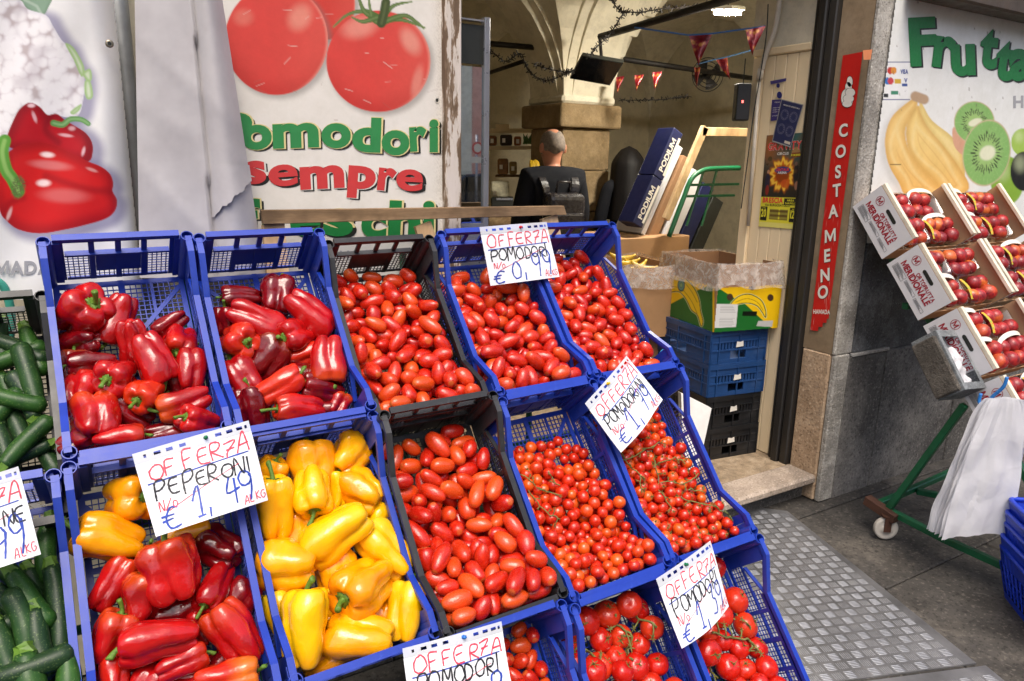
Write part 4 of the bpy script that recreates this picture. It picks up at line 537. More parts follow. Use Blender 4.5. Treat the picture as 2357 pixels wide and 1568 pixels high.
    'K': (23, '2 -139 -142 173 28 -263 210 312 -68 -68 -170 -157 -63 168 210 334 102 -59 -170 157 -32 144 212 312 54 -148 -139 -121 -210 112 202 302 -28 -108 -171 157 -94 -36 203 286 -137 -61 -146 -93 196 60 197 271 113 -20 -172 -157 33 -128 194 264 83 -94 -162 14 -285 -45 199 294 -31 -36 -173 157 31 82 185 245 -81 -30 -172 157 -94 -163 192 244 9 -45 -172 -157 -220 -6 198 258 134 -180 -170 157 31 -27 211 324 136 -44 -148 -58 -54 198 195 256 47 -79 -166 -54 -3 -171 194 257 -67 -112 -173 168 -94 -46 181 254 136 -131 -163 -47 -30 188 190 241 53 -42 -173 157 -31 184 187 254 101 -144 -169 -51 -109 -38 199 280 120 -100 -173 157 -31 -75 185 290 -130 -28 -173 157 220 60 186 254 58 -125 -171 157 -94 47 202 304 13 -110 -171 -207 -226 -27 198 284 -124 -84 -173 -157 -94 -106 188 250 -136 -472 -136 41 298 -127 194 259 9 -442 -141 -127 -33 48 201 287 -129 -506 -118 84 82 162 207 311 -86 -252 -146 -128 209 -93 184 245 -80 -438 -172 -195 -73 -97 181 242 35 -407 -140 54 151 -27 188 295 -30 -396 -139 -239 -37 -177 210 295 -92 -545 -113 20 -63 -278 185 233 -123 -458 -172 157 20 125 194 309 80 -231 -172 145 -31 231 186 271 63 -283 -172 157 31 -7 195 265 28 -200 -172 68 157 0 198 309 27 -428 -171 194 30 59 197 249 67 -485 -171 -157 -31 -171 200 282 -126 -248 -168 125 40 -228 215 330 4 -476 -170 -157 172 -141 213 296 133 -429 -171 0 151 -88 198 252 -135 -403 -172 -143 -157 34 189 245 -133 -352 -170 -121 -29 -71 205 262 -135 -498 -168 -22 -230 -196 183 283 24 -150 -172 -125 -30 -49 185 265 -16 -160 -171 157 94 54 207 279 -89 -494 -172 157 31 129 199 262 50 -539 -171 -126 284 -54 194 277 89 -190 -160 -64 -10 285 214 340 -84 -278 -171 -157 -170 -116 197 280 -61 -351 -173 -152 220 -56 181 245 34 -246 -171 123 260 37 187 251 -56 -467 -171 201 -90 123 192 271 -16 -442 -172 157 -31 169 191 274 135 -470 -163 35 2 78 198 286 129 -500 -132 188 27 -107 196 281 -130 -268 -132 211 118 -8 213 329 -86 -387 -170 -157 -3 99 207 324 131 -354 -139 -42 59 240 209 302 135 -315 -142 -52 -9 208 187 282 -132 -292 -170 114 58 204 202 259 136 -275 -171 131 6 -34 189 281 127 -507 -170 244 -157 60 211 279 99 -302 -170 93 -25 197 189 251 131 -392 -153 -83 271 -61 209 298 -11 -358 -152 -57 -47 144 197 278 90 -413 -143 -130 19 42 209 271 -4 -226 -171 157 -94 18 201 276 54 -172 -168 60 -54 -52 189 253 -31 -458 -140 -60 102 104 212 335 -53 -288 -144 -210 52 -15 189 280 87 -538 -160 -178 65 -27 197 262 -119 -317 -148 -233 -113 -60 183 244 -91 -221 -168 56 -70 -25 193 264 -72 -328 -144 148 -18 -207 188 252 97 -330 -141 159 254 -39 181 271 40 -328 -166 -78 -54 190 203 308 -127 -533 -172 157 -31 172 191 247 -129 -545 -137 183 -124 132 197 262 101 -473 -148 38 131 201 195 261 40 -295 -143 129 22 -26 187 286 0 -525 -172 147 31 -280 188 285 -38 -195 -167 57 -64 121 213 277 130 -541 -128 -28 -250 0 211 330 97 -265 -169 -89 -4 87 181 269 119 -334 -171 105 87 -119 193 252 57 -400 -170 -142 220 65 210 322 81 -446 -171 57 157 80 208 266 127 -233 -172 157 -149 -123 192 293 103 -372 -173 157 94 181 185 232 118 -253 -139 291 -131 -41 213 276 -60 -154 -167 44 -69 227 207 261 56 -238 -144 151 -143 28 190 300 30 -507 -165 19 -26 -32 189 264 -115 -181 -143 116 -62 75 201 275 8 -256 -146 -157 -99 140 182 230 -32 -329 -150 -2 16 31 183 261 -93 -468 -141 169 -56 237 210 311 -56 -539 -121 181 -43 32 189 252 15 -539 -141 -103 44 90 188 288 -115 -154 -173 -157 94 124 181 245 63 -505 -141 130 -93 -164 196 262 -45 -415 -169 307 -82 72 185 244 18 -281 -172 153 -31 -201 186 253 -96 -418 -144 312 35 -100 202 259 -26 -540 -148 116 -80 -202 200 275 45 -367 -146 -90 -217 86 180 282 -51 -248 -129 -259 -25 -143 198 312 -92 -519 -142 154 -32 -189 214 304 18 -484 -131 -245 133 84 208 276 -19 -280 -132 165 -106 39 193 250 11 -386 -169 98 -85 -36 209 270 14 -220 -140 -212 14 -176 196 257 -124 -383 -146 -160 38 95 181 267 53 -542 -128 -238 21 -169 213 277 -43 -503 -162 -314 -77 16 213 335 128 -213 -138 72 -81 219 211 285 -70 -198 -144 115 -54 -301 191 241 34 -265 -120 167 -58 188 184 264 0 -315 -165 230 -29 -6 215 316 -109 -117 -167 0 -85 24 203 276 -134 -428 -142 -148 -8 45 200 292 48 -456 -147 171 270 25 183 270 -18 -509 -126 -228 35 15 192 284 -89 -185 -173 -157 -14 169 182 277 -60 -308 -172 157 -47 163 186 248 73 -348 -171 -157 206 -65 200 316 -25 -274 -169 133 -284 1 211 322 -52 -237 -171 157 31 -112 201 262 -137 -203 -166 -271 1 0 197 252 -37 -378 -172 157 185 -127 182 234 91 -536 -123 131 -27 7 182 283 107 -506 -101 -21 136 -116 208 307 -95 -337 -171 -122 -266 -29 185 274'),
    'L': (19, '-121 -34 -109 -203 15 94 365 327 -115 -158 -104 -97 21 27 372 331 71 -36 -108 -114 89 -167 374 321 17 -41 -152 17 206 -85 402 360 -56 -38 -150 -188 -59 -139 408 372 72 -255 -154 -157 176 18 375 339 -18 -190 -122 -49 -218 -146 327 286 124 -116 -119 114 -128 -112 345 309 -26 -98 -159 89 -82 138 342 295 38 -108 -159 108 -28 203 339 307 48 -194 -152 -132 307 32 386 326 90 -145 -161 -18 305 141 327 292 124 -212 -160 -107 -28 212 333 290 -125 -127 -160 -156 105 -46 313 269 -65 -158 -156 -306 18 -56 400 348 -112 -72 -160 -207 -28 -96 325 287 118 -56 -155 40 49 -190 406 345 1 -152 -160 146 -31 254 319 270 -14 -233 -164 -2 -20 200 311 270 -110 -506 -160 63 -19 -108 331 301 -115 -529 -100 -217 12 19 395 338 -116 -311 -95 206 -62 -97 407 366 111 -523 -154 50 9 -110 408 354 126 -459 -161 113 -29 -230 311 276 15 -371 -157 -164 -31 151 355 301 69 -399 -162 -253 -18 -44 323 282 13 -291 -161 -12 -16 288 354 300 -70 -236 -161 18 -208 22 312 265 108 -350 -157 -203 28 26 359 307 -99 -342 -161 42 -51 153 323 292 5 -438 -158 -233 -23 38 355 313 -107 -283 -158 157 -31 -5 344 308 67 -529 -103 -80 188 -91 358 317 -70 -398 -162 46 14 -116 321 271 -122 -463 -94 19 -303 42 335 292 35 -532 -162 300 -16 14 314 287 -34 -530 -157 -28 37 -225 356 324 -119 -440 -154 -210 -42 71 378 346 -119 -381 -113 -38 88 227 394 339 55 -327 -123 -21 -118 -76 385 331 -37 -333 -157 -157 -147 -62 347 314 119 -291 -118 -263 107 9 409 355 10 -490 -116 -46 -310 -114 406 355 65 -465 -154 196 6 172 375 326 -57 -466 -138 -305 30 75 384 341 -68 -423 -81 -207 89 167 408 366 -40 -275 -125 -38 33 -244 363 327 -121 -201 -156 -256 -92 92 358 304 -3 -403 -99 -120 -90 -200 370 330 -45 -531 -94 267 -22 -83 351 321 122 -406 -126 -136 -119 -149 380 325 -103 -240 -107 128 73 -247 375 318'),
    'M': (26, '-99 -242 -104 -9 62 -94 382 329 -29 -35 -122 72 295 -73 377 346 112 -221 -154 -41 -264 20 402 357 -118 -209 -157 -19 -1 -250 388 333 -12 -304 -154 -206 28 138 387 352 -123 -112 -135 86 -45 -136 355 318 32 -167 -152 -302 -157 0 405 348 114 -144 -152 157 -94 196 405 357 -119 -280 -156 77 -77 -267 371 318 -73 -75 -157 -290 -6 40 368 335 -123 -32 -160 157 31 156 329 287 104 -345 -130 187 -111 -93 345 313 94 -35 -160 -60 18 -288 347 296 -32 -192 -157 251 -68 113 355 312 63 -99 -161 0 -63 143 330 289 58 -270 -160 252 19 63 345 296 121 -291 -158 226 75 20 349 310 100 -404 -113 -16 39 -296 320 290 -81 -150 -161 0 21 240 329 292 11 -234 -161 0 -109 249 315 279 50 -330 -160 -83 -235 -102 332 284 48 -377 -124 -60 -21 -46 325 283 -8 -78 -163 -12 17 -175 315 275 2 -366 -160 157 -57 48 313 267 126 -392 -161 -16 -48 10 313 282 -55 -250 -156 -157 189 -95 352 298 -22 -484 -157 -59 18 288 380 321 52 -488 -152 -84 254 95 406 354 -110 -404 -158 22 255 187 345 313 -97 -474 -153 68 71 171 402 351 -7 -422 -163 10 -17 67 314 273 -122 -342 -158 100 -288 51 343 300 -55 -506 -106 -1 31 -157 373 323 115 -527 -152 0 166 176 403 367 -58 -428 -130 123 11 222 347 312 -122 -516 -103 -45 -7 -109 343 310 -13 -388 -100 104 -56 -176 383 341 118 -456 -152 -135 31 -60 401 339 -126 -533 -160 -221 61 66 315 289 55 -423 -158 155 -31 10 344 289 7 -526 -111 149 83 132 378 318 -56 -370 -158 157 -31 -115 346 298 67 -532 -107 101 -86 -112 318 277 123 -533 -86 6 -303 94 316 286 -121 -376 -106 248 11 -46 323 279 -125 -434 -107 97 -191 57 324 287'),
}
# peppers: crate, x y z (mm), rotation (1/100 rad), width and length (mm), shape, colour
PEP = """
A -102 -2 1322 -57 -82 290 122 126 0 0
A -29 -3 1299 266 -19 -139 87 129 1 0
A -118 -25 1251 -196 -60 105 75 106 2 1
A 97 -14 1278 -211 -36 190 54 104 3 1
A 109 -62 1232 201 59 -1 88 94 0 0
A 40 -121 1210 -269 -31 -186 93 130 1 0
A 3 -65 1243 309 -6 114 72 120 2 0
A -97 -80 1211 153 52 -160 62 155 3 1
A -50 -140 1181 -82 138 -291 94 96 0 0
A 127 -128 1172 -61 14 -8 83 105 4 0
A -125 -137 1147 114 66 254 96 102 2 0
A 12 -179 1136 -166 -79 254 83 92 4 2
A 91 -221 1112 -204 -114 205 72 170 3 0
A -35 -168 1096 16 -93 -47 73 127 1 1
A -106 -211 1100 33 -97 -195 111 111 2 0
A -59 -262 1065 -157 19 -169 62 161 3 0
A 119 -256 1071 -1 100 -265 73 100 0 0
A 45 -228 1042 -154 10 -164 58 115 1 1
A 87 -124 1138 4 -28 -160 60 97 1 1
A 6 -146 1099 120 -10 167 67 102 2 1
A -131 -211 1047 -13 141 -7 70 111 2 1
A -138 -56 1193 9 27 141 78 93 1 1
B 293 30 1327 148 46 -163 62 119 1 1
B 395 15 1325 -14 72 85 103 112 2 1
B 316 -63 1275 -259 94 -282 90 168 3 0
B 467 -56 1275 288 76 218 96 156 1 0
B 258 -88 1223 -132 -83 -297 99 101 0 2
B 238 -7 1269 2 -22 -213 69 78 4 1
B 408 -93 1225 144 -74 -85 94 109 0 0
B 325 -107 1171 -67 32 -80 107 129 2 1
B 246 -152 1136 39 -68 -171 93 112 4 0
B 435 -119 1173 130 21 142 66 131 3 2
B 479 -178 1166 263 -13 -54 97 130 1 0
B 328 -211 1121 113 -46 178 79 165 3 2
B 448 -212 1097 58 -107 -56 73 115 4 1
B 371 -255 1064 21 -139 -15 76 153 1 0
B 257 -212 1067 31 -12 -273 94 114 2 1
B 485 -228 1049 63 87 143 65 69 2 0
B 382 -129 1124 -164 -43 -180 78 130 1 1
B 431 -218 1038 176 -119 110 68 111 2 1
B 213 -163 1092 43 -55 266 62 82 3 1
F -52 -345 944 -60 130 -161 108 111 0 4
F -109 -410 882 -89 -65 105 107 134 4 4
F 52 -409 853 -118 120 -123 69 109 1 4
F -110 -468 798 -31 -79 -220 69 125 3 0
F -57 -507 775 33 19 199 98 98 4 0
F 4 -512 824 -22 -38 -79 120 130 2 0
F 112 -443 812 -88 114 126 91 110 2 1
F 91 -520 760 -222 110 189 71 131 3 0
F -123 -546 722 24 -47 314 87 98 4 0
F -41 -602 717 125 131 -198 87 163 1 0
F 110 -606 681 -66 12 85 98 144 4 0
F -2 -626 665 -107 139 -97 59 145 3 0
F -132 -598 659 -52 63 61 61 80 3 2
F 80 -677 628 118 -150 174 73 142 1 2
F 5 -510 718 -148 -26 -161 77 97 2 1
F 134 -532 707 79 45 155 79 107 1 1
F -58 -503 711 -180 -20 -170 65 89 2 1
F -97 -569 648 -129 43 151 59 99 1 1
F 51 -550 686 25 -59 -159 52 76 3 0
F 78 -596 615 -120 2 -140 55 90 3 1
F -40 -428 800 4 -54 -215 71 92 1 1
F -146 -542 664 64 16 242 66 82 2 1
F 12 -620 602 -234 -126 -106 74 117 2 0
F -77 -618 620 1 99 48 72 98 2 0
G 476 -324 928 -119 40 -63 107 113 2 4
G 370 -338 926 50 -46 -260 118 122 1 4
G 348 -427 898 -233 36 260 101 113 4 3
G 251 -420 876 10 17 166 99 145 4 3
G 267 -329 921 -42 12 -147 75 91 0 4
G 484 -398 855 120 38 -264 107 119 2 4
G 383 -502 809 287 106 -43 115 165 1 3
G 258 -505 759 -143 -23 93 123 131 1 4
G 307 -426 791 -16 -48 -174 86 98 2 4
G 504 -522 738 -61 73 137 103 159 2 3
G 415 -587 693 155 1 -106 129 144 0 4
G 374 -504 705 54 3 292 101 109 2 4
G 512 -625 617 -70 -3 -67 93 170 3 3
G 260 -637 665 -44 -27 -90 110 213 3 3
G 379 -660 607 -139 122 116 110 150 1 4
G 330 -562 644 -65 59 -60 64 90 3 3
G 506 -430 778 66 -39 227 82 107 1 3
G 511 -552 641 -57 -2 -22 79 103 2 4
G 355 -579 616 168 -5 121 75 106 4 3
G 222 -558 665 -1 60 167 69 109 3 3
G 355 -401 821 167 24 129 80 127 1 4
G 454 -588 583 65 -7 243 78 101 2 4
G 307 -627 553 -127 -8 -163 73 110 1 4
G 430 -378 863 -11 -43 -181 69 94 2 3
"""
# zucchini: crate, stem end and tip (mm), radius (0.1 mm)
ZUC = """
Y -223 -97 1125 -250 19 1257 238
Y -235 78 1278 -203 -15 1172 216
Y -232 -108 1090 -277 -17 1194 236
Y -299 -216 1021 -191 -145 1101 208
Y -332 -61 1166 -201 -103 1119 205
Y -283 -59 1115 -248 -152 1010 223
Y -308 55 1267 -193 -3 1202 213
Y -205 -159 1039 -341 -193 1001 199
Y -308 -109 1088 -285 -204 981 199
Y -345 -128 1074 -250 -56 1157 212
Y -285 117 1300 -274 21 1192 216
Y -326 13 1204 -189 43 1239 223
Y -360 -87 1121 -321 -180 1016 207
Y -244 -97 1065 -193 -187 963 205
Y -298 17 1179 -274 -77 1072 209
Y -375 82 1253 -339 -21 1136 218
Y -424 52 1226 -388 -48 1113 213
Y -399 -35 1150 -375 -130 1042 208
Y -445 -46 1122 -417 -140 1016 205
Y -345 -24 1177 -312 -118 1071 212
Y -410 -4 1200 -293 -60 1136 204
Y -448 -141 1061 -310 -110 1096 196
Z -292 -436 864 -229 -520 764 208
Z -223 -426 853 -222 -550 705 227
Z -275 -557 737 -302 -465 846 227
Z -276 -571 750 -252 -663 641 287
Z -207 -589 729 -224 -682 619 244
Z -325 -442 842 -264 -527 741 222
Z -325 -500 797 -294 -591 688 231
Z -217 -332 918 -225 -426 807 221
Z -265 -396 842 -224 -486 735 198
Z -335 -591 727 -191 -583 736 229
Z -256 -501 803 -240 -594 692 219
Z -333 -390 888 -256 -469 794 211
Z -253 -474 757 -246 -568 646 208
Z -314 -485 759 -277 -576 652 204
Z -385 -462 787 -352 -553 679 216
Z -429 -454 780 -405 -547 671 213
Z -463 -457 777 -422 -547 671 211
Z -420 -510 761 -279 -489 786 217
"""
# ---------------------------------------------------------------- produce
from mathutils import noise as mnoise
def skin_mat(name, base, dark, tip, rough=.16, stemtint=None, tz=.32, spots=None, speck=None):
    """glossy fruit skin: tone drifts over each fruit and from fruit to fruit, other tint near the stem end (+z)"""
    t = NT(name); v = t.coord(); oi = t.n('ObjectInfo'); rv = oi.outputs['Random']
    ad = t.n('VectorMath'); ad.operation = 'ADD'; t.l(v, ad.inputs[0])
    cb = t.n('CombineXYZ'); mu = t.n('Math'); mu.operation = 'MULTIPLY'; mu.inputs[1].default_value = 37; t.l(rv, mu.inputs[0])
    for i in range(3): t.l(mu.outputs[0], cb.inputs[i])
    t.l(cb.outputs[0], ad.inputs[1]); w = ad.outputs[0]
    n = t.noise(w, 1.6, 3, .6)
    k = t.ramp(n, [(.32, dark), (.62, base)])
    k = t.mix(t.ramp(rv, [(.0, .75), (.35, 0.), (.75, 0.), (1., .6)]), k, dark)
    if tip:
        k = t.mix(t.ramp(t.n('Math').outputs[0] if False else rv, [(.55, 0.), (.9, .8)]), k, tip) if stemtint is None else k
    if stemtint:
        sx = t.n('SeparateXYZ'); t.l(v, sx.inputs[0])
        nn = t.n('Math'); nn.operation = 'ADD'; t.l(sx.outputs['Z'], nn.inputs[0])
        m2 = t.n('Math'); m2.operation = 'MULTIPLY'; m2.inputs[1].default_value = .35; t.l(n, m2.inputs[0]); t.l(m2.outputs[0], nn.inputs[1])
        fz = t.ramp(nn.outputs[0], [(tz, 0.), (tz + .35, 1.)])
        fr = t.ramp(rv, [(.45, 0.), (.95, .85)])
        mm = t.n('Math'); mm.operation = 'MULTIPLY'; t.l(fz, mm.inputs[0]); t.l(fr, mm.inputs[1])
        k = t.mix(mm.outputs[0], k, stemtint)
    if spots:                                # stem scar at the +z pole
        sx = t.n('SeparateXYZ'); t.l(v, sx.inputs[0])
        k = t.mix(t.ramp(sx.outputs['Z'], [(.905, 0.), (.955, .6)]), k, spots)
        k = t.mix(t.ramp(sx.outputs['Z'], [(.975, 0.), (.985, .85)]), k, srgb(120, 90, 40))
    if speck:
        k = t.mix(t.ramp(t.noise(w, 3.5, 4, .7), [(.58, 0.), (.72, .45)]), k, speck)
    t.set(Base_Color=k, Roughness=t.ramp(t.noise(w, 9, 3, .6), [(.3, rough - .04), (.7, rough + .14)]), Specular_IOR_Level=.5, Coat_Weight=.35, Coat_Roughness=.06)
    t.bump(t.noise(w, 5, 3, .5), .12, .02)
    return t.m
PM = [skin_mat('red pepper skin', srgb(194, 20, 20), srgb(146, 10, 14), None, .12, srgb(206, 84, 22), .3),
      skin_mat('dark red pepper skin', srgb(136, 10, 17), srgb(92, 6, 12), None, .11, srgb(150, 60, 24), .4),
      skin_mat('orange red pepper skin', srgb(214, 52, 20), srgb(190, 26, 18), None, .12, srgb(226, 140, 40), .15),
      skin_mat('yellow pepper skin', srgb(250, 196, 8), srgb(242, 170, 6), None, .13, srgb(230, 200, 40), .3),
      skin_mat('orange yellow pepper skin', srgb(248, 176, 8), srgb(240, 146, 6), None, .13, srgb(240, 132, 14), .25)]
MT['stem'] = mat('green stem', srgb(92, 128, 40), .55, var=.35, vs=25, bump=.3, bs=80)
MT['calyx'] = mat('dry green calyx', srgb(104, 112, 52), .7, var=.4, vs=60)
MT['vine'] = mat('green brown vine', srgb(112, 116, 60), .7, var=.35, vs=30)
MT['plum'] = skin_mat('plum tomato skin', srgb(212, 46, 20), srgb(180, 24, 14), srgb(226, 86, 28), .2, None, spots=srgb(206, 110, 50), speck=srgb(224, 104, 48))
MT['cherry'] = skin_mat('cherry tomato skin', srgb(216, 52, 16), srgb(188, 28, 12), srgb(230, 98, 24), .17, None, spots=srgb(206, 110, 50), speck=srgb(228, 120, 44))
MT['plumrest'] = skin_mat('plum tomato skin, deeper', srgb(200, 36, 20), srgb(176, 22, 16), None, .2); MT['cherryrest'] = skin_mat('cherry tomato skin, deeper', srgb(206, 42, 18), srgb(180, 26, 14), None, .17)
MT['tomato'] = skin_mat('vine tomato skin', srgb(206, 34, 18), srgb(184, 22, 14), srgb(214, 62, 28), .15, None)

def pepper_mesh(seed, lobes, taper, groove, bend, dent, name):
    rn = random.Random(seed)
    prof = [(.0, -.40), (.09, -.43), (.2, -.485), (.31, -.49), (.40, -.42), (.455, -.28), (.475, -.1), (.49, .08), (.5, .24), (.485, .36), (.43, .445), (.34, .49), (.24, .485), (.15, .44), (.09, .40), (.0, .39)]
    nu, nv = 40, 30
    pr = []
    for j in range(nv):
        q = j / (nv - 1) * (len(prof) - 1); i = min(int(q), len(prof) - 2); f = q - i
        p0, p1, p2, p3 = (np.array(prof[max(0, min(len(prof) - 1, i + d))]) for d in (-1, 0, 1, 2))
        c = .5 * (2 * p1 + (p2 - p0) * f + (2 * p0 - 5 * p1 + 4 * p2 - p3) * f * f + (3 * p1 - p0 - 3 * p2 + p3) * f ** 3)
        pr.append((max(0, c[0]), c[1]))
    amp = [rn.uniform(.75, 1.15) for _ in range(lobes)]; ph = rn.uniform(0, 6.28)
    off = Vector((rn.uniform(0, 90), 3, 7))
    vs = []
    for j, (r, z) in enumerate(pr):
        for i in range(nu):
            a = 2 * math.pi * i / nu
            la = (a + ph + .25 * z) * lobes / (2 * math.pi); li = int(math.floor(la)) % lobes; fr = la - math.floor(la)
            lo = math.sin(math.pi * fr) ** .55 if 0 < fr < 1 else 0
            A = amp[li] * lo + (1 - lo) * .9
            gs = groove * (1.35 if z < 0 else .8) * (1.6 if abs(z) > .38 else 1)
            rr = r * (1 - gs * (1 - lo)) * (A * .35 + .65)
            rr *= 1 - taper * (.5 - z) ** 1.3
            zz = z
            if z < -.3: zz -= (lo * .07 * amp[li] - .02) * min(1, (-.3 - z) / .1) * min(1, r / .2)
            if z > .40 : zz += (lo * .04 - .01) * min(1, r / .2)
            p = Vector((rr * math.cos(a), rr * math.sin(a), zz))
            nz = mnoise.noise(p * 2.3 + off); n2 = mnoise.noise(p * 5 + off)
            k = 1 + dent * nz * .5 + dent * .18 * n2
            p.x *= k; p.y *= k
            p.x += bend * (zz * zz - .1); p.y += bend * .5 * zz * abs(zz)
            vs.append(p)
    m = MB(); m.add(vs, [(j * nu + i, j * nu + (i + 1) % nu, (j + 1) * nu + (i + 1) % nu, (j + 1) * nu + i) for j in range(nv - 1) for i in range(nu)])
    # stem: calyx star and stalk
    s = MB(); top = .385; tx = bend * .05
    k = 11; ring = []
    for q in range(2 * k):
        a = math.pi * q / k; r = (.17 if q % 2 == 0 else .115) * rn.uniform(.85, 1.15); ring.append((tx + r * math.cos(a), r * math.sin(a), top + .075 + .03 * math.sin(a * 3)))
    ring2 = [(x * .55 + tx * .45, y * .55, top + .085) for x, y, z in ring]
    low = [(x * .9, y * .9, z - .05) for x, y, z in ring]
    N = 2 * k
    s.add(low + ring + ring2, [(i, (i + 1) % N, N + (i + 1) % N, N + i) for i in range(N)] + [(N + i, N + (i + 1) % N, 2 * N + (i + 1) % N, 2 * N + i) for i in range(N)] + [tuple(range(2 * N, 3 * N))])
    L = rn.uniform(.16, .42); bd = rn.uniform(-.2, .2); b2 = rn.uniform(-.15, .15)
    s.tube([(tx + bd * q * q, b2 * q * q, top + .06 + L * q) for q in (0, .15, .4, .7, .92, 1)], [.085, .055, .045, .048, .058, .056], 9)
    return m, s, name
VAR = [(11, 4, .02, .30, .03, .2), (12, 3, .10, .28, .12, .28), (13, 4, .05, .34, .08, .42), (14, 3, .12, .28, .26, .34), (15, 4, .08, .32, -.1, .26), (16, 3, .14, .34, -.2, .44)]
PEPM = {}
for i, v in enumerate(VAR):
    m, s, _ = pepper_mesh(*v, 'bell_pepper')
    for c in range(5): PEPM[i, c] = (m.mesh('bell_pepper', PM[c], True), None)
    st = s.mesh('stem', MT['stem'], True)
    for c in range(5): PEPM[i, c] = (PEPM[i, c][0], st)
prn = random.Random(2)
ORD = ['first', 'second', 'third', 'fourth', 'fifth', 'sixth', 'seventh', 'eighth']
def placed(rows):
    """rows of (key, index, u, v): words for the place in the crate, counted from its back edge and from the left"""
    out = {}; rows = sorted(rows, key=lambda r: r[3]); n = max(1, round(len(rows) / 4)); bands = [rows[i:i + 4] for i in range(0, len(rows), 4)]
    for j, bd in enumerate(bands):
        bd = sorted(bd, key=lambda r: r[2])
        for i, r in enumerate(bd): out[r[1]] = f'{ORD[j]} row from the back, {ORD[i]} from the left'
    return out
plines = [(w[0], [int(x) for x in w[1:]]) for w in (ln.split() for ln in PEP.strip().split('\n'))]
PWORD = {}
for k in 'ABFG': PWORD.update(placed([(k, i, *uv_of(np.array(q[:3]) / 1000)) for i, (kk, q) in enumerate(plines) if kk == k]))
pname = {'A': 'left rear crate', 'B': 'second rear crate', 'F': 'mixed pepper crate', 'G': 'yellow pepper crate'}
pgrp = {'A': 'peppers in the left rear crate', 'B': 'peppers in the second rear crate', 'F': 'peppers in the mixed crate', 'G': 'peppers in the yellow crate'}
for i, (k, q) in enumerate(plines):
    var = q[8]; c = q[9]
    if prn.random() < .2: var = 5
    me, st = PEPM[var, c]
    o = ob('bell_pepper', me, None, [x / 1000 for x in q[:3]], [x / 100 for x in q[3:6]], (q[6] / 890, q[6] / 890, min(q[7] / 990, q[6] / 890 * (1.32 if c >= 3 else 1.5))))
    tag(o, f"{['red', 'dark red', 'orange-red', 'yellow', 'orange-yellow'][c]} pepper, {pname[k]}, {PWORD[i]}", 'pepper', pgrp[k])
    ob('stem', st, o)

# zucchini
def zuc_mat():
    t = NT('zucchini skin'); v = t.coord(); oi = t.n('ObjectInfo')
    n = t.noise(v, 14, 4, .6); n2 = t.noise(v, 260, 3, .6)
    k = t.ramp(n, [(.3, srgb(22, 58, 18)), (.7, srgb(62, 108, 38))])
    k = t.mix(t.ramp(oi.outputs['Random'], [(.3, .75), (.8, 0.)]), k, srgb(24, 42, 30))
    k = t.mix(t.ramp(n2, [(.58, 0.), (.7, .5)]), k, srgb(130, 152, 92))
    t.set(Base_Color=k, Roughness=.4, Specular_IOR_Level=.35); t.bump(t.noise(v, 60, 3), .15, .002); return t.m
MT['zuc'] = zuc_mat()
zrn = random.Random(9); zl = [ln.split() for ln in ZUC.strip().split('\n')]; ZW = {}
for k in 'YZ': ZW.update(placed([(k, i, *uv_of((np.array([int(x) for x in w[1:4]]) + np.array([int(x) for x in w[4:7]])) / 2000)) for i, w in enumerate(zl) if w[0] == k]))
for zi, w in enumerate(zl):
    q = [int(x) for x in w[1:]]
    A = Vector(q[:3]) / 1000; B = Vector(q[3:6]) / 1000; r = q[6] / 1e4; L = (B - A).length
    m = MB(); cv = zrn.uniform(-.014, .014); n = 12; nv = 16
    path = []; rs = []
    for j in range(nv + 1):
        s = j / nv; path.append((cv * 4 * s * (1 - s), 0, s * L))
        e = min(1, (1 - (1 - min(1, (1 - s) * L / r)) ** 2) ** .5 + .02); b = .72 + .28 * min(1, s * 3)
        rs.append(max(.0008, r * b * e * (1 + .03 * math.sin(9 * s))))
    m.tube(path, rs, 14); me = m.mesh('zucchini', MT['zuc'], True)
    o = ob('zucchini', me, None, A, (B - A).to_track_quat('Z', 'Y').to_euler())
    lb = ('green zucchini in the black crate at the left edge', 'zucchini in the black crate') if w[0] == 'Y' else ('dark zucchini in the blue crate at the lower left', 'zucchini in the blue crate')
    tag(o, ('green zucchini, black crate, ' if w[0] == 'Y' else 'dark zucchini, blue crate, ') + ZW[zi], 'zucchini', lb[1])
    s = MB(); k = 6
    s.add([(r * .8 * math.cos(2 * math.pi * i / k), r * .8 * math.sin(2 * math.pi * i / k), .003) for i in range(k)] + [(r * (.52 + .1 * (i % 2)) * math.cos(2 * math.pi * i / k + .2), r * (.52 + .1 * (i % 2)) * math.sin(2 * math.pi * i / k + .2), -.012) for i in range(k)] +
          [(r * .62 * math.cos(2 * math.pi * i / k + .3), r * .62 * math.sin(2 * math.pi * i / k + .3), -.019 - .002 * (i % 2)) for i in range(k)],
          [(i, (i + 1) % k, k + (i + 1) % k, k + i) for i in range(k)] + [(k + i, k + (i + 1) % k, 2 * k + (i + 1) % k, 2 * k + i) for i in range(k)] + [tuple(range(2 * k, 3 * k))])
    s.build('stem', MT['stem'], o, fixn=True)

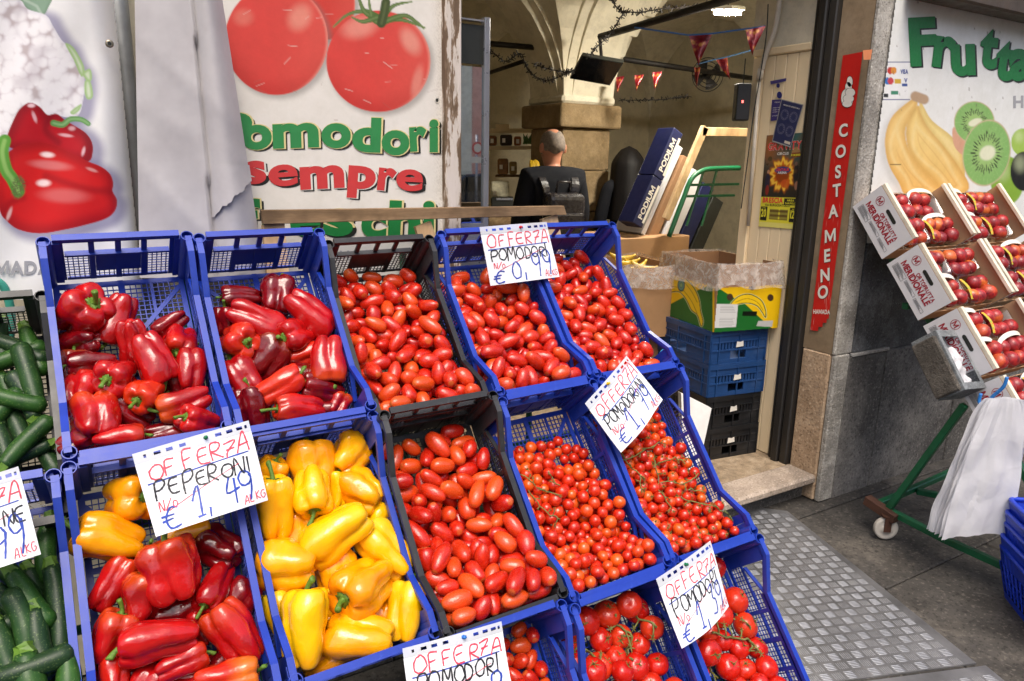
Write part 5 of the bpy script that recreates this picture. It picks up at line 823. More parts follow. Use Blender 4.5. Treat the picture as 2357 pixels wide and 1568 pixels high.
# tomatoes
def blob_mesh(name, mt, seed, nu, nv, shape):
    rn = random.Random(seed); off = Vector((rn.uniform(0, 99), 1, 2)); vs = [(0, 0, -1 * shape(-1, 0)[1])]
    m = MB(); vs = []
    for j in range(nv + 1):
        th = math.pi * j / nv
        for i in range(nu):
            a = 2 * math.pi * i / nu; r, z = shape(th, a)
            p = Vector((r * math.cos(a), r * math.sin(a), z)); k = 1 + .05 * mnoise.noise(p * 1.3 + off)
            vs.append(p * k)
    m.add(vs, [(j * nu + i, (j + 1) * nu + i, (j + 1) * nu + (i + 1) % nu, j * nu + (i + 1) % nu) for j in range(nv) for i in range(nu)])
    return m
def plum_shape(tp, wa):
    def f(th, a):
        if th == -1: return 0, 1
        z = math.cos(th); r = math.sin(th) ** .92 * (1 + tp * z - wa * math.exp(-(z / .35) ** 2)); return r, z - .05 * math.exp(-((1 - z) / .03) ** 2)
    return f
def round_shape(th, a):
    if th == -1: return 0, 1
    z = math.cos(th); return math.sin(th), z - .06 * math.exp(-((1 - z) / .02) ** 2)
def big_shape(lob):
    def f(th, a):
        if th == -1: return 0, 1
        z = math.cos(th); s = math.sin(th)
        return s * (1 + .035 * math.cos(lob * a) * max(0, z + .2)), z - .16 * math.exp(-(s / .28) ** 2) * (z > 0) + .03 * math.exp(-(s / .2) ** 2) * (z < 0)
    return f
PL = [blob_mesh('p', None, 20 + i, 16, 12, plum_shape(*tw)) for i, tw in enumerate(((.0, 0), (.12, 0), (-.1, .03), (.06, .06), (.18, .02)))]
CHM = [blob_mesh('c', None, 30 + i, 14, 10, round_shape) for i in range(2)]
BGM = [blob_mesh('b', None, 40 + i, 28, 18, big_shape(5 + i)) for i in range(3)]
MESHES = {'plum': [m.mesh('plum_tomato', MT['plum'], True) for m in PL], 'cherry': [m.mesh('cherry_tomato', MT['cherry'], True) for m in CHM], 'tomato': [m.mesh('vine_tomato', MT['tomato'], True) for m in BGM]}
SRC = {'plum': PL, 'cherry': CHM, 'tomato': BGM}
def star_calyx(name, rad, n, lift, droop, thick, seed):
    rn = random.Random(seed); m = MB()
    for i in range(n):
        a = 2 * math.pi * i / n + rn.uniform(-.2, .2); l = rad * rn.uniform(.8, 1.2)
        m.tube([(0, 0, lift), (l * .5 * math.cos(a), l * .5 * math.sin(a), lift + .12 * rn.uniform(-.3, 1)), (l * math.cos(a + .1), l * math.sin(a + .1), lift + droop * rn.uniform(-.5, 1.3))], [thick, thick * .8, thick * .15], 5)
    m.tube([(0, 0, lift - .05), (.05, .02, lift + .25), (.16, .06, lift + .45)], thick * .9, 6)
    return m.mesh('calyx', MT['calyx'], True)
CALC = [star_calyx('calyx', .62, 5, .97, .12, .055, 60 + i) for i in range(3)]
CALB = [star_calyx('calyx', .5, 6, .84, .2, .04, 70 + i) for i in range(3)]
TLAB = {'C': ('plum_tomato', 'plum', 'red plum tomato in the black crate of the rear row', 'plum tomatoes in the rear black crate'),
        'D': ('plum_tomato', 'plum', 'red plum tomato in the blue crate under the 0,99 sheet', 'plum tomatoes under the 0,99 sheet'),
        'E': ('plum_tomato', 'plum', 'red plum tomato in the rear blue crate nearest the doorway', 'plum tomatoes in the rear doorway crate'),
        'H': ('plum_tomato', 'plum', 'red plum tomato in the black crate of the middle row', 'plum tomatoes in the middle black crate'),
        'K': ('plum_tomato', 'plum', 'small plum tomato in the front crate beside the bottom price sheet', 'plum tomatoes in the front crate'),
        'I': ('cherry_tomato', 'cherry', 'loose cherry tomato in the middle blue crate beside the black one', 'loose cherry tomatoes'),
        'J': ('cherry_tomato', 'cherry', 'cherry tomato on the vine in the middle crate nearest the doorway', 'cherry tomatoes on the vine'),
        'L': ('vine_tomato', 'tomato', 'large round tomato on the vine in the front crate left of the 1,39 sheet', 'large tomatoes left of the 1,39 sheet'),
        'M': ('vine_tomato', 'tomato', 'large round tomato in the front crate at the doorway end', 'large tomatoes in the front doorway crate')}
trn = random.Random(4); REST = {'plum': MB(), 'cherry': MB(), 'tomato': MB()}; SURF = {}
for k, (cnt, s) in TOM.items():
    q = np.array([int(x) for x in s.split()]).reshape(-1, 8); nm, kd, lb, gp = TLAB[k]; Mc = CRATES[k]
    SURF[k] = [(r[0] / 1000, r[1] / 1000, r[2] / 1000 + max(r[6], r[7]) * .9e-4) for r in q]
    for i, r in enumerate(q):
        ml = Mc @ Matrix.Translation([x / 1000 for x in r[:3]]) @ Euler([x / 100 for x in r[3:6]]).to_matrix().to_4x4() @ Matrix.Diagonal((r[6] / 1e4 * trn.uniform(.93, 1.06), r[6] / 1e4 * trn.uniform(.93, 1.06), r[7] / 1e4 * trn.uniform(.9, 1.08), 1))
        if k == 'J' and trn.random() < .7 or k in 'LM':
            # the stem end looks out of the heap
            up = Vector((trn.uniform(-.8, .8), trn.uniform(-.6, .9), 1)).normalized()
            ml = Mc @ Matrix.Translation([x / 1000 for x in r[:3]]) @ up.to_track_quat('Z', 'Y').to_matrix().to_4x4() @ Matrix.Diagonal((r[6] / 1e4, r[6] / 1e4, r[7] / 1e4, 1))
        vi = trn.randrange(len(MESHES[kd]))
        if i < cnt:
            o = ob(nm, MESHES[kd][vi]); o.matrix_world = ml; tag(o, lb, 'tomato', gp)
            if k == 'J' and trn.random() < .75 or (k == 'I' and q[i][1] > -250 and q[i][0] < -40 and trn.random() < .6): ob('calyx', trn.choice(CALC), o)
            if k in 'LM' and trn.random() < .8: ob('calyx', trn.choice(CALB), o)
        else:
            src = SRC[kd][vi]; REST[kd].add([ml @ Vector(p) for p in src.v], src.f)
tag(REST['plum'].build('plum_tomatoes', MT['plumrest'], smooth=True), 'plum tomatoes lying deeper in the heaps between the others', 'tomatoes', kind='stuff')
tag(REST['cherry'].build('cherry_tomatoes', MT['cherryrest'], smooth=True), 'cherry tomatoes lying deeper in the two heaps', 'tomatoes', kind='stuff')
tag(REST['tomato'].build('vine_tomatoes', MT['tomato'], smooth=True), 'large tomatoes lying deeper in the front crates', 'tomatoes', kind='stuff')
# vines over the heaps
def surf_z(k, x, y):
    z = -.17
    for (a, b, c) in SURF[k]:
        d = math.hypot(a - x, b - y)
        if d < .03: z = max(z, c)
    return z
def vine(k, pts, label, rad, branch, vr):
    m = MB(); path = []
    P = [np.array(p) for p in pts]
    for i in range(len(P) - 1):
        for s in np.linspace(0, 1, 7)[:-1]:
            x, y = P[i] + (P[i + 1] - P[i]) * s; path.append(Vector((x + vr.uniform(-.004, .004), y + vr.uniform(-.004, .004), surf_z(k, x, y) + rad * 2)))
    for i in range(1, len(path) - 1): path[i].z = (path[i - 1].z + path[i].z * 1.2 + path[i + 1].z) / 3.2
    m.tube(path, rad, 6)
    for i in range(2, len(path) - 1, 2):
        a = vr.uniform(0, 6.28); l = branch * vr.uniform(.6, 1.3); b = path[i]
        e = b + Vector((math.cos(a) * l, math.sin(a) * l, vr.uniform(-.4, .3) * l))
        m.tube([b, (b + e) / 2 + Vector((0, 0, .004)), e], [rad * .8, rad * .7, rad * .9], 5)
        for q in range(5):
            g = a + q * 1.256; c = l * .38
            m.tube([e, e + Vector((math.cos(g) * c * .6, math.sin(g) * c * .6, .003)), e + Vector((math.cos(g) * c, math.sin(g) * c, -.002))], [rad * .5, rad * .4, rad * .1], 4)
    o = m.build('tomato_vine', MT['vine'], None, smooth=True); o.matrix_world = CRATES[k]
    return tag(o, label, 'vine', 'green vines among the tomatoes')
vr = random.Random(8)
J_ = 'thin green vine across the cherry tomatoes nearest the doorway'
for pts in ([(-.13, -.24), (-.02, -.22), (.1, -.20)], [(-.12, -.2), (-.1, -.3), (-.12, -.36)], [(.0, -.25), (-.02, -.33), (.06, -.36), (.14, -.34)], [(.02, -.40), (.1, -.45), (.15, -.53)], [(-.02, -.28), (.08, -.27), (.14, -.29)], [(-.06, -.36), (-.03, -.44)], [(.06, -.38), (.14, -.41)]): vine('J', pts, J_, .0019, .018, vr)
for pts in ([(-.12, -.19), (-.08, -.25), (-.05, -.3)], [(-.14, -.25), (-.1, -.33), (-.06, -.36)], [(-.03, -.2), (-.02, -.27)]): vine('I', pts, 'thin green vine at the rear left of the loose cherry tomatoes', .0018, .017, vr)
for pts in ([(-.12, -.06), (-.08, -.12), (-.09, -.2)], [(.02, -.05), (.05, -.12), (.02, -.18)], [(.09, -.06), (.12, -.13)]): vine('L', pts, 'green vine on the large tomatoes left of the 1,39 sheet', .0032, .035, vr)
for pts in ([(-.05, -.2), (.03, -.24), (.09, -.26)], [(.08, -.18), (.1, -.25), (.06, -.31)], [(-.1, -.26), (-.05, -.33)]): vine('M', pts, 'green vine on the large tomatoes at the doorway end', .0032, .035, vr)
# ---------------------------------------------------------------- flat prints: painted in Python onto vertex colours
def sm(x, a, b): t = np.clip((x - a) / (b - a), 0, 1); return t * t * (3 - 2 * t)
def lin(c): return np.array(srgb(*c)[:3])
def spline(pts, n=8, closed=True):
    P = np.array(pts, float); N = len(P); out = []
    for i in range(N if closed else N - 1):
        p0, p1, p2, p3 = (P[(i + d) % N] if closed else P[min(max(i + d, 0), N - 1)] for d in (-1, 0, 1, 2))
        for k in range(n):
            f = k / n; out.append(.5 * (2 * p1 + (p2 - p0) * f + (2 * p0 - 5 * p1 + 4 * p2 - p3) * f * f + (3 * p1 - p0 - 3 * p2 + p3) * f ** 3))
    if not closed: out.append(P[-1])
    return np.array(out)
class Print:
    """a sheet of vertices whose colours are painted; u, v are the sheet's own picture coordinates"""
    def __init__(s, u0, u1, v0, v1, step, fn, bg):
        s.nu = int((u1 - u0) / step) + 1; s.nv = int((v1 - v0) / step) + 1
        s.u, s.v = np.meshgrid(np.linspace(u0, u1, s.nu), np.linspace(v0, v1, s.nv)); s.fn = fn
        s.c = np.empty(s.u.shape + (3,)); s.c[:] = lin(bg); s.rg = np.random.default_rng(1)
    def mixc(s, m, c):
        c = lin(c) if isinstance(c, tuple) else c
        m = np.clip(m, 0, 1)[..., None]; s.c = s.c * (1 - m) + c * m
    def mul(s, m, k): s.c = s.c * (1 - np.clip(m, 0, 1)[..., None] * (1 - np.array(k)))
    def ell(s, u0, v0, a, b, rot=0):
        c, q = math.cos(R(rot)), math.sin(R(rot)); du, dv = s.u - u0, s.v - v0
        x, y = (du * c + dv * q) / a, (-du * q + dv * c) / b; return np.hypot(x, y), x, y
    def sdf(s, poly):
        P = np.asarray(poly); d = np.full(s.u.shape, 1e9); ins = np.zeros(s.u.shape, bool)
        for i in range(len(P)):
            (x1, y1), (x2, y2) = P[i], P[(i + 1) % len(P)]
            ex, ey = x2 - x1, y2 - y1; t = np.clip(((s.u - x1) * ex + (s.v - y1) * ey) / (ex * ex + ey * ey + 1e-9), 0, 1)
            d = np.minimum(d, np.hypot(s.u - x1 - t * ex, s.v - y1 - t * ey))
            if y1 != y2: ins ^= ((y1 > s.v) != (y2 > s.v)) & (s.u < (x2 - x1) * (s.v - y1) / (y2 - y1) + x1)
        return np.where(ins, -d, d)
    def line(s, pts):
        d = np.full(s.u.shape, 1e9); tt = np.zeros(s.u.shape); P = np.asarray(pts, float)
        for i in range(len(P) - 1):
            (x1, y1), (x2, y2) = P[i], P[i + 1]; ex, ey = x2 - x1, y2 - y1
            t = np.clip(((s.u - x1) * ex + (s.v - y1) * ey) / (ex * ex + ey * ey + 1e-9), 0, 1)
            q = np.hypot(s.u - x1 - t * ex, s.v - y1 - t * ey); m = q < d; d = np.where(m, q, d); tt = np.where(m, (i + t) / (len(P) - 1), tt)
        return d, tt
    def build(s, name, mt, parent=None, keep=None):
        vs = [s.fn(a, b) for a, b in zip(s.u.ravel(), s.v.ravel())]
        nu = s.nu; fs = [(j * nu + i, (j + 1) * nu + i, (j + 1) * nu + i + 1, j * nu + i + 1) for j in range(s.nv - 1) for i in range(nu - 1) if keep is None or keep(s.u[j, i], s.v[j, i])]
        me = bpy.data.meshes.new(name); me.from_pydata(vs, [], fs); me.materials.append(mt)
        a = me.color_attributes.new('Col', 'FLOAT_COLOR', 'POINT')
        a.data.foreach_set('color', np.concatenate([np.clip(s.c, 0, 1), np.ones(s.u.shape + (1,))], 2).astype(np.float32).ravel())
        me.polygons.foreach_set('use_smooth', [True] * len(fs)); me.update(); return ob(name, me, parent)
MT['vinyl'] = vcol_mat('printed vinyl', .42, .4, .1)
MT['board'] = vcol_mat('printed board', .5, .35, .14, 14)

def letter_mesh(ch, fn, bold=.03, m=None):
    m = m or MB(); v, f, x0, x1 = glyph(ch, bold); m.add([fn(x - x0, y) for x, y in v], f); return m
def text_mesh(txt, fn, bold=.0, gap=.05, m=None):
    m = m or MB(); x = 0
    for ch in txt:
        if ch == ' ': x += .3; continue
        v, f, x0, x1 = glyph(ch, bold); m.add([fn(p - x0 + x, q) for p, q in v], f); x += x1 - x0 + gap
    return m
def text_width(txt, bold=0, gap=.05):
    return sum(.3 if c == ' ' else glyph(c, bold)[3] - glyph(c, bold)[2] + gap for c in txt)
def ink(name, c, rough=.5, var=.06): return mat(name, srgb(*c), rough, var=var, vs=20)
MT['inkgreen'] = ink('green print', (52, 138, 76)); MT['inkred'] = ink('red print', (206, 62, 62)); MT['inkblack'] = ink('black print', (34, 36, 32)); MT['inkgrey'] = ink('grey print', (168, 168, 172))
MT['inkcream'] = ink('cream outline print', (226, 210, 150))
MT['inkwhite'] = ink('white print', (226, 222, 212)); MT['inkgreen2'] = ink('strong green print', (28, 124, 60)); MT['inkblue'] = ink('blue print', (52, 72, 150))

# ---------------------------------------------------------------- left banner: cauliflower and peppers on vinyl
z = .3522
def sc_(pts): return [(x * z, y * z) for x, y in pts]
edge = lambda v: 262 + (v / 545) * 54
def ban1(u, v):
    e = (u - (edge(v) - 62)) / 62; y = .235 + (0 if e < 0 else .07 * e ** 2.2); y += .004 * math.sin(u * .03 + v * .012)
    return ay(min(u, edge(v)), v, y)
p = Print(-60, 330, -40, 690, 2.2, ban1, (240, 239, 237))
cau = spline(sc_([(-140, -40), (0, -20), (130, 0), (180, 60), (300, 100), (345, 170), (400, 260), (450, 310), (490, 400), (540, 470), (555, 560), (545, 640), (520, 740), (460, 770), (300, 760), (100, 900), (-140, 980)]), 4)
pep1 = spline(sc_([(40, 930), (100, 760), (150, 695), (200, 672), (260, 700), (310, 752), (370, 745), (430, 790), (500, 830), (560, 870), (600, 930), (605, 1000), (580, 1055), (480, 1060), (300, 1000), (120, 980)]), 4)
pep2 = spline(sc_([(50, 1000), (110, 960), (180, 938), (260, 930), (360, 950), (450, 990), (560, 1050), (660, 1090), (720, 1140), (740, 1200), (735, 1250), (765, 1310), (750, 1380), (690, 1430), (560, 1470), (420, 1502), (260, 1526), (120, 1500), (40, 1440), (0, 1380), (-40, 1200), (0, 1060)]), 4)
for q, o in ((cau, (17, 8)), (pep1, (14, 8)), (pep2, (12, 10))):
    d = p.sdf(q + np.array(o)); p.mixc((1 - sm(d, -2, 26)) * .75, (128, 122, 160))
leaf = spline(sc_([(120, -40), (330, -30), (315, 50), (275, 102), (190, 66), (140, 20)]), 4); d = p.sdf(leaf); p.mixc(1 - sm(d, -1.5, 1.5), (136, 164, 140)); dl, _ = p.line(sc_([(160, 0), (240, 40), (275, 100)])); p.mixc((d < 0) * (1 - sm(dl, 1, 5)) * .6, (190, 206, 190)); p.mixc((d < 0) * sm(d, -8, 0) * .5, (96, 128, 100))
d = p.sdf(cau); inside = 1 - sm(d, -1.2, 1.2)
pts = p.rg.uniform([-60, -40], [205, 330], (420, 2)); rad = p.rg.uniform(7, 17, 420)
best = np.full(p.u.shape, 1e9)
for (a, b), r_ in zip(pts, rad): best = np.minimum(best, np.hypot(p.u - a, (p.v - b) * 1.05) / r_ + .12 * np.clip((p.v - b) / r_, -1, 1))
p.mixc(inside, (246, 243, 244)); p.mixc(inside * sm(best, .5, 1.2) * .7, (204, 194, 198)); p.mixc(inside * sm(best, .95, 1.4) * .6, (176, 158, 156))
big = np.full(p.u.shape, 1e9)
for (a, b), r_ in zip(pts[:40], rad[:40]): big = np.minimum(big, np.hypot(p.u - a, p.v - b) / (r_ * 3.2))
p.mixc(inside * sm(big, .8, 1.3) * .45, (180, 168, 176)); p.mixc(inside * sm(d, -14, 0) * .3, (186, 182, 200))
for q in ([(425, 285), (480, 310), (540, 410), (552, 470), (530, 500), (480, 390)], [(540, 480), (590, 450), (600, 520), (570, 530)], [(555, 530), (590, 530), (608, 630), (570, 650), (552, 600)], [(460, 730), (530, 680), (520, 720), (480, 750)]):
    dd = p.sdf(spline(sc_(q), 3)); p.mixc(1 - sm(dd, -1.5, 1.5), (164, 196, 132)); p.mixc((1 - sm(dd, -9, -2)) * .7, (226, 232, 214))
def painted_pepper(p, poly, base, dark, lite, hl, grooves):
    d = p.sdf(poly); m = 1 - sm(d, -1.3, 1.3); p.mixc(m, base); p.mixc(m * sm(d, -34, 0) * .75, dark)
    for g in grooves:
        dl, t = p.line(spline(sc_(g), 6, False)); p.mixc(m * (1 - sm(dl, 0, 15)) * .6, dark)
    for (a, b, rx, ry, ro, s_) in hl:
        e, _, _ = p.ell(a * z, b * z, rx * z, ry * z, ro); p.mixc(m * (1 - sm(e, .35, 1.1)) * s_, lite)
painted_pepper(p, pep1, (190, 22, 36), (128, 10, 26), (252, 214, 220), [(205, 690, 32, 18, 0, .9), (225, 765, 16, 50, -20, .6), (430, 885, 60, 14, 8, .6), (545, 990, 14, 40, 15, .7), (470, 840, 30, 20, 0, .5)], [[(330, 760), (300, 850), (380, 930)], [(560, 870), (585, 960), (560, 1050)]])
dl, t = p.line(spline(sc_([(350, 805), (410, 815), (460, 780), (530, 782), (578, 810)]), 6, False)); p.mixc(1 - sm(dl, 6 - 1.5 * t, 8.5 - 2 * t), (98, 150, 84)); p.mixc((1 - sm(dl, 1, 4)) * .5, (160, 200, 140))
painted_pepper(p, pep2, (214, 32, 34), (158, 16, 26), (255, 226, 222), [(310, 1012, 58, 24, 5, 1.), (285, 1197, 58, 30, 0, 1.), (60, 1400, 16, 60, 20, .6), (600, 1110, 50, 14, 20, .35), (330, 1080, 170, 40, 6, .22), (420, 1280, 200, 60, 3, .15)], [[(50, 1020), (70, 1120), (150, 1200)], [(150, 1290), (60, 1330), (20, 1400)], [(735, 1250), (560, 1235), (300, 1150)]])
dl, t = p.line(spline(sc_([(30, 920), (15, 1000), (40, 1110), (80, 1170), (120, 1250)]), 6, False)); p.mixc(1 - sm(dl, 13, 16), (96, 158, 62)); p.mixc((1 - sm(dl, 2, 8)) * .6, (168, 208, 120)); dd, _, _ = p.ell(120 * z, 1225 * z, 55 * z, 90 * z, 10); p.mixc((1 - sm(dd, .7, 1)) * (p.rg.random(p.u.shape) > .35) * .8, (100, 112, 66))
p.mixc(sm(p.u, edge(p.v) - 50, edge(p.v)) * .10, (200, 190, 150))  # shade of the curled right edge tinted into the print colours
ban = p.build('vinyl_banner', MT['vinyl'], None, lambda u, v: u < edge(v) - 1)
tag(ban, 'white vinyl banner printed with cauliflower and red peppers at the far left', 'banner')
m = MB(); c0 = Vector(ay(252, 101, .233))
m.lathe([(.0055, .0), (.0105, -.0015), (.0105, .002), (.0055, .002)], 18, M=Matrix.Translation(c0) @ Matrix.Rotation(R(90), 4, 'X')); m.build('eyelet', mat('brass eyelet', srgb(150, 140, 120), .3, .8), ban, True)
m = MB(); m.lathe([(0.0001, 0), (.0052, 0)], 14, M=Matrix.Translation(c0 + Vector((0, -.0012, 0))) @ Matrix.Rotation(R(90), 4, 'X')); m.build('eyelet_hole', MT['inkblack'], ban)
hw = 30
text_mesh('HAMADA', lambda x, y: ay(-75 + x * 41, 630 - y * 42 + x * .3, .2315), .035, .04).build('printed_name', MT['inkgrey'], ban)

# ---------------------------------------------------------------- tomato board
YB = .30
p = Print(470, 1026, -50, 640, 2.3, lambda u, v: ay(u, v, YB), (234, 229, 220))
def tom(u0, v0, a, b, ro=0, c=(220, 74, 66)):
    e, x, y = p.ell(u0 + 7, v0 + 7, a, b, ro); p.mixc((1 - sm(e, .94, 1.1)) * .55, (120, 112, 106))
    e, x, y = p.ell(u0, v0, a, b, ro); m = 1 - sm(e, .985, 1.01); p.mixc(m, c)
    p.mixc(m * sm(e, .6, 1.) * sm(y, -.3, .9) * .55, (186, 44, 40)); p.mixc(m * sm(x, -.2, 1.) * .28, (230, 112, 96)); p.mixc(m * sm(e, .93, 1.) * sm(x, .2, 1) * .5, (240, 178, 160))
    return m, x, y
tom(748, 10, 70, 82, 0, (214, 66, 56))
m_, x, y = tom(636, 92, 119, 127)
for (a, b, rx, ry, ro, s_) in ((690, 40, 34, 42, 30, .6), (560, 40, 30, 26, 0, .3)):
    e, _, _ = p.ell(a, b, rx, ry, ro); p.mixc(m_ * (1 - sm(e, .3, 1.1)) * s_, (240, 168, 146))
dl, _ = p.line([(518, 42), (545, 44)]); 
m_, x, y = tom(871, 141, 120, 117)
for (a, b, rx, ry, ro, s_) in ((828, 62, 55, 34, -15, .55), (945, 95, 26, 44, -30, .6), (960, 190, 16, 50, 12, .45)):
    e, _, _ = p.ell(a, b, rx, ry, ro); p.mixc(m_ * (1 - sm(e, .3, 1.1)) * s_, (242, 176, 156))
for q in ([(870, 40), (840, 26), (800, 34), (768, 62)], [(872, 42), (842, 30), (828, 2), (826, -20)], [(880, 44), (905, 14), (948, 4)], [(880, 48), (925, 46), (978, 64)], [(885, 50), (930, 36), (960, 52), (975, 66)], [(872, 52), (856, 40), (848, -10)], [(868, 40), (835, 50), (810, 40)]):
    dl, t = p.line(spline(q, 6, False)); p.mixc(1 - sm(dl, 5.5 * (1 - t) + .8, 7 * (1 - t) + 1.8), (86, 112, 56)); p.mixc((1 - sm(dl, 1, 4)) * .35, (148, 166, 110))
dl, t = p.line([(878, 54), (884, 30), (888, 6)]); p.mixc(1 - sm(dl, 9, 12), (70, 84, 46)); p.mixc((1 - sm(dl, 0, 5)) * .4, (120, 130, 84))
for i in range(60):                                     # scratches and scuffs in the print
    a, b = p.rg.uniform(530, 1000), p.rg.uniform(-20, 560); t = p.rg.normal(0, .5); l = p.rg.uniform(4, 26)
    dl, _ = p.line([(a, b), (a + l * math.cos(t), b + l * math.sin(t))]); p.mixc((1 - sm(dl, .3, 1.6)) * p.rg.uniform(.2, .5), (236, 226, 214) if i % 3 else (150, 120, 104))
nz = p.rg.random(p.u.shape); p.mixc(sm(p.u, 985, 1026) * (nz > .72) * .35, (150, 140, 128))
board = p.build('tomato_board', MT['board']); tag(board, 'white board printed with large tomatoes and green and red lettering', 'sign board')
def jumpy(parent, word, mt, plane, px, size, bold, shadow=(7, 3), out='inkcream', tilt=None, wid=None, sy=1):
    for i, (ch, (u0, vb)) in enumerate(zip(word, px)):
        if ch == ' ': continue
        rot = tilt[i] if tilt else 0; c, q = math.cos(R(rot)), math.sin(R(rot)); s_ = size[i] if hasattr(size, '__len__') else size; gl0 = glyph(ch, bold); sx = wid[i] / ((gl0[3] - gl0[2]) * s_)
        def fn(x, y, off, du=0, dv=0):
            X, Y_ = x * s_ * sx, y * s_ * sy; P = plane(u0 + du + X * c - Y_ * q, vb + dv - X * q - Y_ * c); return (P[0], P[1] - off - i * .00035, P[2])
        if shadow:
            for k in (1., .5): letter_mesh(ch, lambda x, y: fn(x, y, .0006 + .0002 * (1 - k), shadow[0] * k, shadow[1] * k), bold).build('letter_shadow', MT['inkblack'], parent)
        if out: letter_mesh(ch, lambda x, y: fn(x, y, .0011), bold + .016).build('letter_outline', MT[out], parent)
        letter_mesh(ch, lambda x, y: fn(x, y, .0016), bold).build('letter', MT[mt], parent)
PB = lambda u, v: ay(u, v, YB)
jumpy(board, 'Pomodori', 'inkgreen', PB, [(510, 338), (557, 342), (628, 338), (739, 336), (809, 345), (876, 350), (943, 345), (987, 346)], 104, .045, (8, 4), tilt=[4, 4, 2, 0, -2, -4, 3, 0], wid=[74, 70, 106, 68, 66, 64, 40, 21])
jumpy(board, 'sempre', 'inkred', PB, [(562, 421), (619, 428), (691, 433), (799, 428), (867, 433), (910, 435)], 97, .045, (8, 4), tilt=[5, 4, 3, -4, -6, -3], out='inkwhite', wid=[52, 68, 102, 64, 42, 62])
jumpy(board, 'freschi', 'inkgreen2', PB, [(556, 542), (604, 545), (668, 542), (744, 538), (830, 543), (892, 543), (973, 540)], 113, .045, (9, 5), tilt=[3, 3, 2, 0, -2, -3, 0], wid=[46, 50, 70, 68, 58, 74, 26])
text_mesh('HAMADA', lambda x, y: PB(742 + x * 26, 596 - y * 26) + np.array((0, -.001, 0)), .035, .05).build('printed_name', MT['inkgrey'], board)
m = MB(); c0 = Vector(ay(1006, 231, YB - .001)); m.lathe([(.006, 0), (.009, -.001), (.009, .001)], 16, M=Matrix.Translation(c0) @ Matrix.Rotation(R(90), 4, 'X')); m.build('eyelet', MT['inkwhite'], board)
m = MB(); m.lathe([(.0001, 0), (.006, 0)], 14, M=Matrix.Translation(c0) @ Matrix.Rotation(R(90), 4, 'X')); m.build('eyelet_hole', MT['inkblack'], board)
a = ay(470, 0, YB); b = ay(1026, 0, YB)
MB().bx(a[0], b[0], YB + .002, YB + .014, 1.2, 2.6).build('backing_board', MT['whitemetal'], board)
# clear tape over the last letters
tape = MB(); tape.add([ay(u, v, YB - .002) for u, v in ((948, 280), (1010, 277), (1009, 312), (952, 314))], [(0, 1, 2, 3)])
# ---------------------------------------------------------------- things between and around the banners
def wood_mat(name, a, b, c, along=(1, 1, 1), bump=.5):
    t = NT(name); v = t.coord('Object', along); n = t.noise(v, 9, 6, .7); n2 = t.noise(v, 40, 4, .7); n3 = t.noise(t.coord('Object'), 5, 4, .6)
    k = t.ramp(n, [(.3, a), (.5, b), (.7, c)]); k = t.mix(t.ramp(n2, [(.5, 0.), (.75, .5)]), k, tuple(x * .4 for x in b[:3]) + (1,)); k = t.mix(t.ramp(n3, [(.45, 0.), (.65, .55)]), k, tuple(x * .5 for x in a[:3]) + (1,))
    t.set(Base_Color=k, Roughness=.8, Specular_IOR_Level=.25); t.bump(n2, bump, .003); return t.m
MT['oldwood'] = wood_mat('weathered plank', srgb(96, 76, 56), srgb(150, 122, 90), srgb(196, 168, 130), (.12, 1, 1))
MT['newwood'] = wood_mat('pale raw wood', srgb(188, 150, 106), srgb(212, 178, 134), srgb(228, 198, 160), (1, 1, .12), .2)
MT['pine'] = wood_mat('white pine strip', srgb(222, 208, 180), srgb(236, 226, 204), srgb(242, 236, 220), (1, .1, .1), .15)
def peel_mat():
    t = NT('peeling painted post'); v = t.coord('Object', (1, 1, .18)); n = t.noise(v, 26, 5, .65); n2 = t.noise(v, 90, 4, .7)
    k = t.ramp(n, [(.42, srgb(104, 84, 64)), (.475, srgb(140, 118, 96)), (.5, srgb(206, 196, 184)), (.8, srgb(216, 206, 200))])
    k = t.mix(t.ramp(n2, [(.55, 0.), (.75, .4)]), k, srgb(120, 100, 84)); t.set(Base_Color=k, Roughness=.8); t.bump(n, .8, .006); return t.m
MT['peel'] = peel_mat()
a = ay(1025, 100, YB - .03); b = ay(1063, 100, YB - .03)
post = MB().bx(a[0], b[0], YB - .03, YB + .1, .1, 2.9).build('wooden_post', MT['peel'], bevel=.004)
tag(post, 'peeling painted wooden post at the left side of the doorway', 'post')
# drain pipe in the gap
m = MB(); q = ay(296, 250, .36); m.tube([(q[0], .36, 0), (q[0], .36, 3.1)], .028, 14); tag(m.build('drain_pipe', mat('grey galvanised pipe', srgb(112, 114, 114), .5, .3, var=.3, bump=.2), smooth=True), 'grey metal drain pipe in the gap beside the grey canvas', 'pipe')
